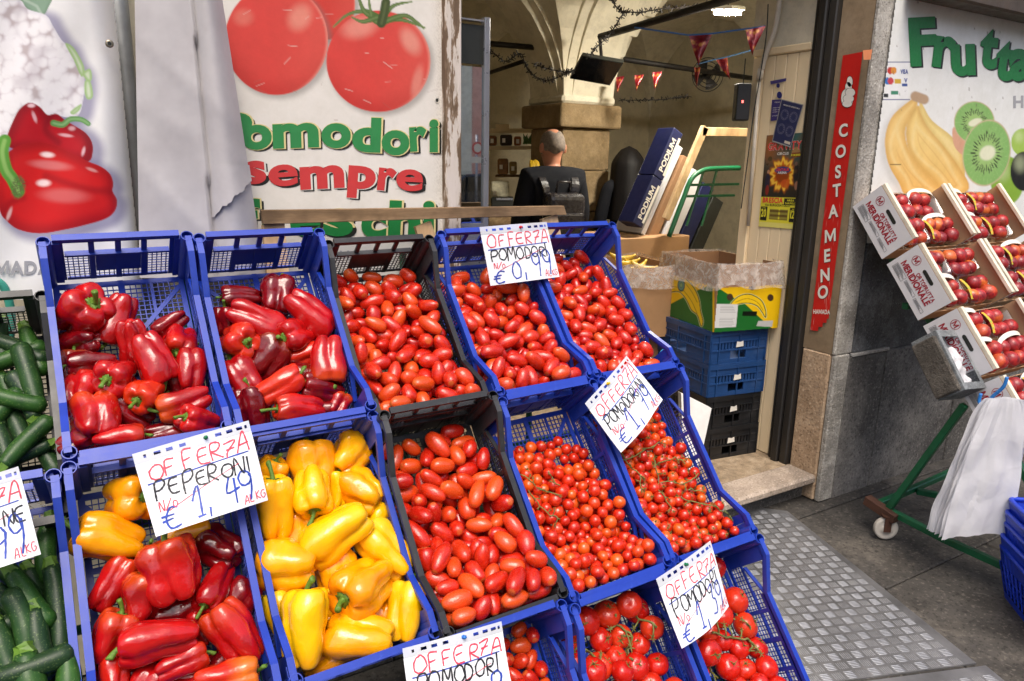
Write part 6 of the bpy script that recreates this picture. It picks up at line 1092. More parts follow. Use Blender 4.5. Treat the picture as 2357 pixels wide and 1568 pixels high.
# rolled grey canvas
def canvas_mat():
    t = NT('grey canvas'); v = t.coord(); n = t.noise(v, 5, 4, .6); w = t.noise(v, 500, 2, .5)
    t.set(Base_Color=t.ramp(n, [(.3, srgb(172, 168, 170)), (.7, srgb(198, 195, 196))]), Roughness=.85, Specular_IOR_Level=.2, Sheen_Weight=.2); t.bump(w, .15, .001); return t.m
MT['canvas'] = canvas_mat()
cnv = thing('rolled_canvas', 'rolled grey canvas awning hanging upright between the two banners', 'canvas', tuple(ay(440, 560, .2)))
cl = Vector(cnv.location)
def canvas(v0, v1, u0, u1, u2, bulge, name, skew=None):
    m = MB(); nu, nv = 46, 40
    def fn(a, b):
        v = v0 + (v1 - v0) * b
        L, S, Rr = u0(v), u1(v), u2(v); u = L + (Rr - L) * a; sfrac = (S - L) / (Rr - L)
        y = .215 + .03 * math.cos(a * 3.1)
        if a < sfrac: q = a / sfrac; y -= .016 * math.sin(math.pi * q) + .012 * q ** 6 - .02 * (1 - q) ** 3
        else: q = (a - sfrac) / (1 - sfrac); y += .022 - bulge * math.sin(math.pi * min(1, q * 1.04)) ** .8 + .03 * q ** 4
        y -= .0025 * math.sin(7 * b - 5 * a + 1) * math.sin(math.pi * a) + .001 * math.sin(23 * b - 11 * a) * math.sin(math.pi * a)
        d = (b - .2 - .3 * a) * 40; y -= .005 * math.exp(-abs(d)); d = (b - .62 - .42 * a) * 40; y -= .006 * math.exp(-abs(d)); d = (b - .42 - .2 * a) * 50; y -= .003 * math.exp(-abs(d))
        return Vector(ay(u, v, y)) - cl
    m.grid(fn, nu, nv, flip=True); return m.build(name, MT['canvas'], cnv, True)
canvas(-60, 640, lambda v: 310 + v * .018, lambda v: 442 + v * .088, lambda v: 512 + v * .155, .055, 'canvas_roll')
m = MB()                                                     # torn outer layer ending in a ragged slanted edge
def fl(a, b):
    u0 = 492; top = 380; lo = (500 - 82 * a) + 3 * math.sin(a * 19) + 2 * math.sin(a * 43); v = top + (lo - top) * b
    L, Rr = 442 + v * .088 + 2, 512 + v * .155 + 3; u = L + (Rr - L) * a
    y = .2 + .03 * math.cos((.62 + .38 * a) * 3.1) + .02 - .058 * math.sin(math.pi * min(1, a * 1.04)) ** .8 + .03 * a ** 4 - .004 - .006 * b * b + .015
    return Vector(ay(u, v, y)) - cl
m.grid(fl, 24, 12, flip=True); m.build('torn_layer', MT['canvas'], cnv, True)
# glazed side light beside the doorway, mirroring the street
GY = .345
MT['glass_mirror'] = mat('reflective glass', srgb(214, 220, 222), .02, 1., var=.02, roughvar=.0)
gp = thing('glass_side_light', 'narrow reflective glass side light in an aluminium frame by the post', 'window', tuple(ay(1090, 515, GY)))
gl = Vector(gp.location)
def gbox(u0, u1, v0, v1, y0, y1, name, mt):
    a = ay(u0, v0, GY); b = ay(u1, v1, GY); MB().bx(a[0] - gl.x, b[0] - gl.x, y0 - gl.y, y1 - gl.y, b[2] - gl.z, a[2] - gl.z).build(name, MT[mt], gp)
gbox(1050, 1112, 150, 516, GY, GY + .006, 'glass_pane', 'glass_mirror')
gbox(1050, 1112, 52, 149.5, GY - .001, GY + .006, 'awning_reflection', 'inkblack')  # plain black panel standing in for the dark awning's reflection in the glass
MB().bx(ay(1111, 300, GY)[0] - gl.x, ay(1123, 300, GY)[0] - gl.x, -.012, .02, .1 - gl.z, ay(1110, 40, GY)[2] - gl.z).build('stile', MT['alugap'], gp, bevel=.002)
gbox(1050, 1111, 40, 51.5, GY - .012, GY + .02, 'top_rail', 'alugap')
gbox(1050, 1111, 516, 900, GY - .01, GY + .015, 'lower_panel', 'alugap')
# plank on two raw struts behind the rear crates
pl_ = thing('plank_shelf', 'weathered plank on pale struts behind the rear crates', 'plank', tuple(ay(950, 500, .2)))
ll = Vector(pl_.location)
A0, A1 = Vector(ay(601, 484, .2)), Vector(ay(1299, 474, .2)); B0, B1 = Vector(ay(606, 517, .2)), Vector(ay(1305, 495, .2))
m = MB(); o_ = Vector((0, .022, 0)); m.add([A0 - ll, A1 - ll, B1 - ll, B0 - ll] + [q + o_ - ll for q in (A0, A1, B1, B0)], [(0, 3, 2, 1), (4, 5, 6, 7), (0, 1, 5, 4), (1, 2, 6, 5), (2, 3, 7, 6), (3, 0, 4, 7)])
m.build('plank', MT['oldwood'], pl_, fixn=True, bevel=.002)
for (u0, v0, u1, v1, w) in ((628, 516, 640, 640, 44), (972, 516, 1010, 640, 40), (1262, 500, 1290, 640, 46)):
    t0, t1 = Vector(ay(u0, v0, .224)), Vector(ay(u1, v1, .21)); MB().bar(t0 - ll, t1 - ll, w * 2.6 / FPX, .02, (0, 1, 0)).build('strut', MT['newwood'], pl_)
# green hose loops seen behind the zucchini crate
m = MB(); m.tube([ay(u, v, .2) for u, v in spline([(-20, 640), (8, 660), (22, 700), (26, 740), (20, 800)], 6, False)], .011, 10); tag(m.build('green_hose', mat('teal hose', srgb(60, 150, 130), .4), smooth=True), 'teal green hose hanging behind the black zucchini crate', 'hose')
# ---------------------------------------------------------------- handwritten price sheets
def arc(cx, cy, rx, ry, a0, a1, n=12): return [(cx + rx * math.cos(R(a0 + (a1 - a0) * i / n)), cy + ry * math.sin(R(a0 + (a1 - a0) * i / n))) for i in range(n + 1)]
HW = {'O': [arc(.5, .5, .46, .48, 100, 465)], 'F': [[(.25, 0), (.2, .5), (.25, 1), (.8, .98)], [(.22, .48), (.7, .54)]], 'E': [[(.85, .95), (.3, .9), (.12, .5), (.3, .08), (.9, .05)], [(.16, .5), (.75, .54)]],
      'R': [[(.2, 0), (.22, .95), (.7, .98), (.85, .75), (.6, .52), (.25, .48), (.95, .0)]], 'T': [[(.05, .95), (.95, 1)], [(.5, .98), (.42, 0)]], 'Z': [[(.05, .92), (.85, 1), (.3, .35), (.2, 0)], [(.2, .5), (.8, .55)]], 'A': [[(.05, 0), (.45, 1), (.7, .95), (.9, .0)], [(.2, .4), (.85, .45)]],
      'P': [[(.15, -.1), (.12, .5), (.2, .95), (.75, 1), (.9, .72), (.6, .45), (.18, .42)]], 'M': [[(.05, 0), (.15, 1), (.5, .4), (.85, 1), (.95, 0)]], 'D': [[(.2, 0), (.22, 1), (.7, .9), (.9, .5), (.65, .08), (.15, .02)]], 'I': [[(.5, 1), (.45, 0)]], 'N': [[(.1, 0), (.15, 1), (.8, 0), (.9, 1)]],
      'U': [[(.1, 1), (.15, .2), (.5, 0), (.85, .25), (.9, 1)]], 'K': [[(.2, 0), (.2, 1)], [(.85, 1), (.25, .5), (.95, 0)]], 'G': [[(.85, .9), (.4, 1), (.1, .5), (.4, 0), (.85, .2), (.85, .5), (.55, .5)]], 'L': [[(.2, 1), (.15, .05), (.8, 0)]], 'C': [[(.9, .9), (.4, 1), (.1, .5), (.4, 0), (.9, .1)]], 'H': [[(.15, 0), (.2, 1)], [(.85, 0), (.85, 1)], [(.2, .5), (.85, .52)]],
      '1': [[(.15, .55), (.65, 1), (.55, 0)], [(.3, 0), (.8, .03)]], '4': [[(.35, 1), (.1, .4), (.9, .5)], [(.65, .9), (.6, -.15)]], '9': [arc(.45, .72, .36, .28, 20, 390), [(.82, .8), (.75, .35), (.6, -.12)]], '0': [arc(.5, .5, .38, .5, 100, 460)], '7': [[(.05, .9), (.85, 1), (.45, 0)], [(.3, .5), (.75, .52)]], '3': [[(.15, .95), (.75, 1), (.45, .58), (.85, .4), (.6, .0), (.1, .06)]], ',': [[(.5, .15), (.35, -.2)]],
      '€': [[(.9, .95), (.5, 1), (.25, .5), (.45, .02), (.95, .1)], [(.05, .62), (.7, .66)], [(.05, .42), (.6, .44)]], '/': [[(0, 0), (1, 1)]], 'o': [arc(.5, .3, .35, .3, 0, 360)], 'l': [[(.2, 1), (.3, 0)]]}
def paper_mat():
    t = NT('white paper in film'); v = t.coord(); n = t.noise(v, 8, 3, .6)
    t.set(Base_Color=t.ramp(n, [(.3, srgb(232, 236, 242)), (.7, srgb(244, 246, 250))]), Roughness=.3, Coat_Weight=.6, Coat_Roughness=.08); t.bump(n, .25, .01); return t.m
MT['paper'] = paper_mat()
MT['penred'] = mat('red marker', srgb(216, 66, 88), .4, var=.3, vs=60); MT['penblue'] = mat('blue marker', srgb(40, 70, 170), .4, var=.35, vs=60); MT['penblack'] = mat('black marker', srgb(30, 30, 36), .4, var=.5, vs=60)
MT['film'] = mat('clear punched film', srgb(226, 230, 236), .15, var=.05, Transmission_Weight=.25)
PINC = {'red': srgb(200, 24, 40), 'green': srgb(14, 110, 70), 'blue': srgb(30, 110, 200), 'yellow': srgb(230, 190, 30)}
def price_sheet(corners, origin, tilt, item, price, pin, pinu, label, seed, offer='OFFERZA'):
    rn = random.Random(seed); a = R(tilt); n = np.array((0, -math.cos(a), math.sin(a))); o = np.array(origin)
    Q = []
    for u, v in corners:
        d = ray(u, v); Q.append(CAM + d * (n @ (o - CAM)) / (n @ d))
    TL, TR, BR, BL = Q; cen = Vector(sum(Q) / 4)
    def S(x, y, h=0):
        P = (TL * (1 - x) + TR * x) * (1 - y) + (BL * (1 - x) + BR * x) * y
        P = P + n * (h + .015 * math.sin(math.pi * x) * (.4 + y) + .012 * max(0, x - .75) * 4 * y * y * (1 if seed % 2 else -.3) + .004 * math.sin(5 * x + 3 * y + seed) * y); return Vector(P) - cen
    t = thing('price_sheet', label, 'price sign', tuple(cen), group='handwritten price sheets')
    st = .135
    m = MB(); m.grid(lambda x, y: S(x, st + (1 - st) * y), 14, 12, flip=True); m.grid(lambda x, y: S(x, st + (1 - st) * y, -.0008), 14, 12); m.build('paper', MT['paper'], t, True)
    # punched strip with real slots
    m = MB(); xs = [0]; slots = []
    for k, (c, w) in enumerate(((.09, .022), (.19, .055), (.29, .055), (.40, .055), (.60, .022), (.71, .055), (.81, .055), (.90, .055), (.96, .022))): slots.append((c - w / 2, c + w / 2))
    def quad(x0, x1, y0, y1, mm):
        k = max(1, int((x1 - x0) / .08)); 
        for i in range(k):
            p0, p1 = x0 + (x1 - x0) * i / k, x0 + (x1 - x0) * (i + 1) / k
            mm.add([S(p0, y0, .0005), S(p0, y1, .0005), S(p1, y1, .0005), S(p1, y0, .0005)], [(0, 1, 2, 3)])
    quad(0, 1, 0, .045, m); quad(0, 1, .085, st, m); x = 0
    for s0, s1 in slots: quad(x, s0, .045, .085, m); x = s1
    quad(x, 1, .045, .085, m); m.build('punched_strip', MT['film'], t)
    def stroke(pts, w, mm):
        P = spline(pts, 4, False) if len(pts) > 2 and len(pts) < 9 else np.array(pts)
        k = len(P); asp = np.linalg.norm(BL - TL) / np.linalg.norm(TR - TL); L = []; Rr = []
        for i in range(k):
            d = P[min(i + 1, k - 1)] - P[max(i - 1, 0)]; d = np.array((d[0], d[1] * asp)); d /= np.linalg.norm(d) + 1e-9
            ww = 1.15 * w * (.62 + .4 * math.sin(i * 1.3 + seed) ** 2); ox, oy = -d[1] * ww, d[0] * ww / asp
            L.append(S(P[i][0] + ox, P[i][1] + oy, .0011)); Rr.append(S(P[i][0] - ox, P[i][1] - oy, .0011))
        mm.add(L + Rr, [(i, i + 1, k + i + 1, k + i) for i in range(k - 1)])
    def write(txt, x0, x1, yb, h, w, mm, slant=.12, rise=0):
        cw = (x1 - x0) / len(txt)
        for i, ch in enumerate(txt):
            if ch == ' ' or ch not in HW: continue
            bx, by = x0 + i * cw + rn.uniform(-.1, .1) * cw, yb - rise * i / max(1, len(txt) - 1) + rn.uniform(-.012, .012); hh = h * rn.uniform(.85, 1.22); fw = cw * (1.0 if ch not in ',I' else .5)
            for s_ in HW[ch]: stroke([(bx + px * fw + slant * py * fw + rn.uniform(-.05, .05) * fw, by - py * hh + rn.uniform(-.03, .03) * hh) for px, py in s_], w, mm)
    r_, b_, k_ = MB(), MB(), MB()
    write(offer, .06, .97, .36, .2, .0075, r_)
    stroke([(.05, .40), (.4, .385), (.93, .36)], .006, b_)
    write(item, .07, .97, .60, .2, .0085, k_)
    write('N/o', .08, .24, .74, .12, .005, r_); stroke([(.16, .76), (.5, .6), (.82, .47)], .0035, r_)
    write('€', .05, .22, .97, .2, .009, b_); write(price, .3, .92, .93, .34, .0095, b_, .1, .05)
    write('ALKG', .78, .985, .965, .09, .0045, r_, .1, .02)
    for mm, mt in ((r_, 'penred'), (b_, 'penblue'), (k_, 'penblack')): mm.build('handwriting', MT[mt], t)
    if pin:
        p0 = S(pinu, .06, .0); nn = Vector(n); m = MB(); Mx = Matrix.Translation(p0) @ nn.to_track_quat('Z', 'Y').to_matrix().to_4x4()
        m.lathe([(.0001, .011), (.004, .0105), (.0042, .008), (.0024, .006), (.0026, .003), (.005, .002), (.005, 0)], 12, M=Mx); m.build('push_pin', mat('pin ' + pin, PINC[pin], .25), t, True)
    return t
y1f, z1f = -.43, 1.09; y2f, z2f = -.82, .65
price_sheet([(1103, 523), (1258, 511), (1283, 638), (1130, 658)], (1.2, -.045, 1.49), 12, 'POMODORI', '0,99', 'red', .57, 'price sheet reading pomodori 0,99 on the rear crate rim', 1)
price_sheet([(303.6, 1046), (572, 968), (618, 1151), (359, 1236)], (.2, y1f, z1f), 28, 'PEPERONI', '1,49', 'green', .60, 'price sheet reading peperoni 1,49 between the pepper crates', 2)
price_sheet([(1346, 929), (1442, 819), (1522, 921), (1430, 1042)], (1.3, y1f - .01, z1f), 28, 'POMODORINI', '1,79', 'yellow', .45, 'price sheet turned diagonally reading 1,79', 3)
price_sheet([(1509.6, 1333), (1634.8, 1244.5), (1681, 1396), (1568, 1493)], (1.3, y2f, z2f), 28, 'POMODORI', '1,39', 'green', .47, 'price sheet reading pomodori 1,39 above the large tomatoes', 4)
price_sheet([(926, 1493), (1154, 1430), (1180, 1612), (950, 1675)], (.7, y2f, z2f), 28, 'POMODORI', '1,29', 'blue', .58, 'price sheet cut off by the bottom edge of the photo', 5)
price_sheet([(-226, 1163), (42, 1073.6), (94.4, 1276), (-173, 1366)], (-.3, y1f - .05, z1f - .03), 28, 'ZUCCHINE', '1,99', None, .5, 'price sheet cut off by the left edge of the photo', 6)
# ---------------------------------------------------------------- doorway: panelled leaf, posters, boxes
MT['creampaint'] = mat('cream gloss paint on boards', srgb(244, 222, 182), .5, var=.08, vs=3, bump=.15, bs=20, scale=(1, 1, .2))
MT['card'] = mat('brown cardboard', srgb(172, 132, 92), .8, var=.12, vs=5, bump=.1, bs=60)
MT['carddark'] = mat('inner cardboard', srgb(150, 112, 78), .85, var=.12, vs=5)
leaf = thing('door_leaf', 'cream boarded door leaf folded back inside the doorway', 'door', (RX, .38, .15))
ys = [.385, .455, .525, .595, .665, .735]
for i in range(5):
    MB().bx(-.001, .03, ys[i] - .38 + .0015, ys[i + 1] - .38 - .0015, 0, 2.12).build('board', MT['creampaint'], leaf, bevel=.003)
MB().bx(-.012, .03, .0, .36, 2.122, 2.16).build('cornice', MT['creampaint'], leaf, bevel=.006)
MB().bx(-.014, -.0012, .29, .352, .0, 2.12).build('trim', MT['creampaint'], leaf, bevel=.004)
sbox('inner_reveal', 'plaster', RX, RX + .25, .374, .76, 2.31, 3.0)
sbox('inner_reveal', 'wallplaster', RX + .031, RX + .25, .374, .76, .15, 2.309)
XP = RX - .006
MT['poster'] = vcol_mat('poster paper', .35, .5, .06)
def shrink(a, k): return a
def pquad(name, quad, bg, step, x, parent=None, mt='poster'):
    q = np.array(quad, float)
    def fn(s, t): p = (q[0] * (1 - s) + q[1] * s) * (1 - t) + (q[3] * (1 - s) + q[2] * s) * t; return ax(p[0], p[1], x)
    P = Print(0, 1, 0, 1, step, fn, bg); return P, fn
# circus poster
P, pf = pquad('circus_poster', [(1765, 312), (1855, 305), (1830, 528), (1746, 521)], (44, 40, 34), .008, XP)
g = P.rg.random((40, 40)); 
nz = .5 + .5 * np.sin(P.u * 9 + 3 * np.sin(P.v * 7)) * np.sin(P.v * 11 + 2 * np.cos(P.u * 5))
P.mixc(sm(1 - P.v, .5, 1.) * .8, (60, 110, 106)); P.mixc(nz * sm(1 - P.v, .3, .9) * .5, (150, 92, 36)); P.mixc((1 - sm(np.hypot((P.u - .1), (P.v - .12) * 2), 0, .5)) * .7, (176, 96, 30))
e, x, y = P.ell(.5, .43, .30, .16); ang_ = np.arctan2(y, x); fl_ = e + .12 * np.sin(ang_ * 9) + .08 * np.sin(ang_ * 17 + 1)
P.mixc(1 - sm(fl_, .85, 1.3), (214, 112, 20)); P.mixc(1 - sm(np.abs(fl_ - .85), .05, .22), (250, 200, 70)); P.mixc(1 - sm(e, .5, .72), (150, 62, 14)); P.mixc((1 - sm(np.hypot((P.u - .5) / .22, (P.v - .385) / .035), .9, 1.05)), (40, 66, 130))
for (a, b, rx, ry, c) in ((.13, .5, .07, .09, (34, 34, 60)), (.13, .40, .035, .022, (190, 140, 110)), (.14, .6, .05, .06, (140, 40, 36)), (.86, .42, .08, .10, (30, 28, 34)), (.84, .32, .04, .025, (120, 90, 80)), (.9, .55, .05, .05, (170, 120, 96)), (.14, .26, .06, .03, (80, 66, 40)), (.8, .2, .12, .06, (170, 130, 80)), (.6, .53, .13, .05, (200, 80, 26))):
    e, _, _ = P.ell(a, b, rx, ry); P.mixc((1 - sm(e, .8, 1.05)) * .9, c)
P.mixc((P.v > .675) * 1., (226, 216, 60)); P.mixc((P.v > .945) * 1., (232, 222, 120))
for (a, b, c_, d, k) in ((.02, .20, .78, .93, (30, 30, 26)), (.80, .98, .78, .93, (30, 30, 26)), (.62, .98, .685, .76, (34, 34, 30)), (.26, .50, .80, .92, (150, 140, 60)), (.54, .76, .80, .92, (150, 140, 60)), (.70, .97, .20, .25, (120, 40, 30))): P.mixc(((P.u > a) & (P.u < b) & (P.v > c_) & (P.v < d)) * 1., k)
for i in range(12):
    b = .805 + i * .0095; P.mixc(((np.abs(P.v - b) < .0025) & (P.u > .27) & (P.u < .75) & ((i * 7) % 5 > 0)) * .8, (90, 60, 30))
poster = P.build('circus_poster', MT['poster']); tag(poster, 'colourful circus poster with a yellow lower part on the cream door leaf', 'poster')
def ptext(txt, s0, s1, t0, h, mt, bold=.03, parent=poster, f=pf, off=.0012, dx=-1):
    w = text_width(txt, bold); sxx = (s1 - s0) / w
    def fn(x, y): q = f(s0 + x * sxx, t0 - y * h / .73); return (q[0] + dx * off, q[1], q[2])
    return text_mesh(txt, fn, bold).build('printed_text', MT[mt], parent)
MT['inkyellow'] = ink('yellow print', (232, 222, 60)); MT['inkpink'] = ink('pink red print', (226, 64, 56)); MT['inkbluedk'] = ink('dark blue print', (36, 40, 112))
ptext('GRAVITY', .06, .94, .165, .085, 'inkwhite', .05); ptext('GRAVITY', .06, .94, .165, .085, 'inkpink', .025, off=.0016); ptext('CIRCUS', .32, .62, .222, .028, 'inkwhite'); ptext('31 DICEMBRE', .68, .98, .24, .022, 'inkyellow', off=.0014); ptext('CENTAUR', .32, .68, .395, .03, 'inkpink'); ptext('ARENA', .38, .62, .425, .025, 'inkwhite')
ptext('BRESCIA', .05, .60, .735, .055, 'inkpink', .04); ptext('VIA BORGOSATOLLO', .12, .80, .772, .026, 'inkblack', .02); ptext('AREA', .70, .9, .715, .02, 'inkyellow'); ptext('SAN POLO', .66, .95, .745, .02, 'inkyellow'); ptext('20', .04, .18, .89, .085, 'inkyellow', .03); ptext('12', .83, .95, .89, .085, 'inkyellow', .03); ptext('DAL', .07, .16, .80, .012, 'inkyellow'); ptext('AL', .86, .93, .80, .012, 'inkyellow')
# opening hours card
P, cf = pquad('hours_card', [(1798.5, 228), (1849.5, 241), (1819.6, 340), (1777, 326)], (40, 46, 86), .012, XP - .008)
P.mixc(((P.u < .03) | (P.u > .97) | (P.v < .02) | (P.v > .97)) * .8, (170, 168, 164))
for (a, b) in ((.3, .33), (.72, .33), (.3, .66), (.72, .66)):
    e, x, y = P.ell(a, b, .18, .12); an = np.arctan2(y, x); P.mixc((1 - sm(np.abs(e - .95), .02, .09)) * .35, (150, 150, 170)); P.mixc((1 - sm(np.abs(e - .72), .03, .12)) * (np.cos(an * 12) > .3) * .5, (160, 160, 178))
P.mixc(((P.u > .62) & (P.v > .88) & (P.u < .92) & (P.v < .95)) * 1., (206, 196, 180))
hc = P.build('opening_hours_card', MT['poster']); tag(hc, 'tilted dark blue opening hours card taped above the circus poster', 'card')
ptext('ORARI DI APERTURA', .15, .9, .13, .035, 'inkwhite', .0, hc, cf)
# payment stickers
P, sf = pquad('s', [(1777, 230), (1800, 229), (1797, 276), (1774, 279)], (60, 52, 116), .05, XP - .002); st1 = P.build('payment_sticker', MT['poster']); tag(st1, 'purple payment sticker beside the hours card', 'sticker'); ptext('nexi', .3, .8, .16, .1, 'inkwhite', .0, st1, sf)
for k, t in enumerate((.4, .5, .6, .78)): ptext('paga qui'[: 8 - k], .15, .85, t, .05, 'inkwhite', 0, st1, sf)
P, sf = pquad('s', [(1773, 187), (1810, 180), (1809, 187), (1774, 195)], (70, 64, 130), .1, XP - .002); st2 = P.build('payment_sticker', MT['poster']); tag(st2, 'narrow purple sticker strip above the hours card', 'sticker')
for (a, b, r_) in ((1791, 197, 4), (1794, 219, 6)):
    MB().add([ax(a + r_ * math.cos(q / 16 * 6.283), b + 1.35 * r_ * math.sin(q / 16 * 6.283), XP - .002) for q in range(16)], [tuple(range(16))]).build('round_mark', MT['inkbluedk'], st2)
# conduit
MT['pvc'] = mat('white pvc', srgb(214, 204, 186), .45)
cn = thing('cable_conduit', 'white corrugated conduit running down beside the cream door leaf', 'conduit', tuple(ax(1752, 165, RX - .03)))
c0 = Vector(cn.location); m = MB(); pth = spline([(1796, -20), (1790, 30), (1781, 75), (1764, 120), (1753, 160)], 14, False)
m.tube([Vector(ax(u, v, RX - .035)) - c0 for u, v in pth], [.014 + .002 * (i % 2) for i in range(len(pth))], 10); m.build('corrugated_tube', MT['pvc'], cn, True)
m = MB(); m.tube([Vector(ax(1752, 158, RX - .035)) - c0, Vector(ax(1747, 185, RX - .035)) - c0], .016, 10); m.build('sleeve', MT['pvc'], cn, True)
m = MB(); m.tube([Vector(ax(1748, 180, RX - .03)) - c0, Vector(ax(1722, 520, RX - .03)) - c0], .010, 10); m.build('pipe', MT['pvc'], cn, True)
m = MB(); m.tube([ax(u, v, RX - .06) for u, v in spline([(1768, 10), (1764, 80), (1752, 160), (1735, 260), (1722, 360), (1706, 480)], 6, False)], .003, 6); tag(m.build('black_cable', MT['inkblack']), 'thin black cable hanging down in front of the conduit', 'cable')
# hanging speaker
sp = thing('wall_speaker', 'small black speaker with a red light hanging by the door leaf', 'speaker', tuple(ad(1707, 236, 3.9)), (0, 0, R(-30)))
MB().bx(-.038, .038, -.035, .035, -.095, .095).build('cabinet', MT['inkblack'], sp, bevel=.01, seg=2); MB().bx(-.032, .032, -.037, -.0352, -.088, .088).build('grille', mat('dark mesh', srgb(46, 46, 48), .6), sp)
MB().bx(-.012, -.002, -.0385, -.0371, -.005, .008).build('indicator', emit_mat('red indicator', (1, .05, .03, 1), 3), sp); MB().tube([(0, 0, .095), (0, 0, .22)], .003, 6).build('hanger', MT['inkblack'], sp)

# ---- stack of crates inside the doorway
MT['navycrate'] = plastic('dusty navy crate plastic', srgb(30, 66, 116), srgb(80, 104, 140)); MT['blackcrate'] = plastic('dusty black crate plastic', srgb(28, 29, 31), srgb(72, 72, 74))
NC = (2.705, .49); ROT = R(-8)
def slot_crate(zb, h, mt, label, w=.37, d=.58, jit=0):
    t = thing('stacking_crate', label, 'crate', (NC[0], NC[1], zb), (0, 0, ROT + jit), 'crates stacked inside the doorway')
    def wall(n_, L, M_):
        m = MB(); T = .012
        m.bx(0, L, 0, T, 0, .022, M=M_); m.bx(0, L, -.004, T, h - .03, h - .001, M=M_); m.bx(0, L, -.003, T, .068, .076, M=M_); m.bx(0, L, -.002, T, h - .068, h - .062, M=M_)
        m.bx(0, .045, .001, T, .022, h - .03, M=M_); m.bx(L - .045, L, .001, T, .022, h - .03, M=M_)
        for x in np.arange(.045, L - .06, .021): m.bx(x + .008, x + .021, .002, T, .076, h - .068, M=M_)
        m.bx(.045, L * .36, .002, T - .001, .0225, .067, M=M_); m.bx(L * .64, L - .045, .002, T - .001, .0225, .067, M=M_); m.bx(.045, L - .045, .002, T, h - .0615, h - .0305, M=M_)
        for x in (.0, .05, L / 2, L - .056, L - .006): m.bx(x, x + .006, -.005, .0008, .002, h - .031, M=M_)
        m.build('side_wall', mt, t)
    I = Matrix.Identity(4)
    wall(0, w, I); wall(1, d, Matrix.Translation((0, d, 0)) @ Matrix.Rotation(R(-90), 4, 'Z')); wall(2, w, Matrix.Translation((w, d, 0)) @ Matrix.Rotation(R(180), 4, 'Z')); wall(3, d, Matrix.Translation((w, 0, 0)) @ Matrix.Rotation(R(90), 4, 'Z'))
    MB().bx(.012, w - .012, .012, d - .012, .004, .01).build('crate_floor', mt, t)
    q = .5; m = MB(); m.add([(w * q - .025 + dx, -.0065, .085 + dz) for dx, dz in ((0, 0), (.05, .004), (.045, .034), (.028, .028), (.004, .032))], [(0, 1, 2, 3, 4)]); m.build('torn_label', MT['inkwhite'], t)
    return t
hh = .1815
slot_crate(.148, hh, MT['blackcrate'], 'dusty black crate at the bottom of the stack in the doorway')
slot_crate(.148 + hh, hh, MT['blackcrate'], 'dusty black crate second from the bottom in the doorway stack', jit=R(1))
slot_crate(.148 + 2 * hh, hh, MT['navycrate'], 'navy blue crate third from the bottom in the doorway stack', jit=R(-1))
slot_crate(.148 + 3 * hh, hh, MT['navycrate'], 'navy blue crate right under the banana box', jit=R(.5))
# ---- banana boxes
def plane_pt(u, v, p0, n_): d = ray(u, v); n_ = np.asarray(n_); return CAM + d * (n_ @ (np.asarray(p0) - CAM)) / (n_ @ d)
zb = .148 + 4 * hh + .002
ca, sa = math.cos(R(-11)), math.sin(R(-11)); d1 = np.array((ca, sa, 0)); d2 = np.array((-sa, ca, 0)); N0 = np.array((2.70, .475, zb))
W_, D_, H_ = .40, .56, .235
bb = thing('banana_box', 'yellow and green printed banana box with a plastic liner on the crate stack', 'box', tuple(N0))
b0 = Vector(N0)
def open_box(parent, o, w, d, h, t, mt, name):
    for nm, (s0, e0, s1, e1) in enumerate(((0, w, 0, t), (0, w, d - t, d), (0, t, t + .0005, d - t - .0005), (w - t, w, t + .0005, d - t - .0005))):
        vs = []
        for zz_ in (0, h):
            for (a, b) in ((s0, s1), (e0, s1), (e0, e1), (s0, e1)): vs.append(Vector(o + d1 * a + d2 * b + np.array((0, 0, zz_))) - b0)
        m = MB(); m.add(vs, [(3, 2, 1, 0), (4, 5, 6, 7), (0, 1, 5, 4), (1, 2, 6, 5), (2, 3, 7, 6), (3, 0, 4, 7)]); m.build(name, mt, parent)
open_box(bb, N0, W_, D_, H_, .005, MT['card'], 'box_side')
open_box(bb, N0 + d1 * .008 + d2 * .008, W_ - .016, D_ - .016, .345, .005, MT['carddark'], 'inner_carton')
BZ = lambda x, y: (1380.7 + x * .2642, 510.9 + y * .2642)
ban1o = spline([BZ(*q) for q in ((530, 612), (545, 540), (600, 480), (680, 462), (760, 505), (830, 585), (868, 680), (882, 780), (902, 860), (893, 906), (878, 900), (850, 812), (800, 770), (760, 690), (720, 632), (680, 607), (610, 615), (545, 630))], 4)
ban2o = spline([BZ(*q) for q in ((1135, 720), (1200, 652), (1285, 628), (1355, 648), (1412, 692), (1442, 765), (1446, 826), (1434, 826), (1408, 782), (1365, 732), (1290, 708), (1210, 716), (1160, 740))], 4)
def face_print(nvec, p0, u0, u1, v0, v1, quad, name):
    q = np.array([BZ(*c) for c in quad])
    P = Print(u0, u1, v0, v1, 1.3, lambda u, v: tuple(plane_pt(u, v, p0, nvec) - np.asarray(nvec) * -.0015 - N0), (236, 190, 20)); return P
def finish(P, name, nvec, p0, along, L):
    # keep only what lies on the box face
    def keep(u, v):
        w = plane_pt(u, v, p0, nvec) - p0; a = w @ along; return -.0005 < a < L + .0005 and .0 < w[2] < H_ - .002
    return P.build(name, MT['poster'], bb, keep)
GR = (28, 104, 40)
nl = -d1; P = face_print(nl, N0, 1490, 1645, 600, 775, [(0, 0)], 'l')
d = P.sdf([BZ(*c) for c in ((480, 790), (700, 672), (840, 602), (985, 540), (985, 990), (840, 915), (480, 800))]); P.mixc(1 - sm(d, -.8, .8), GR)
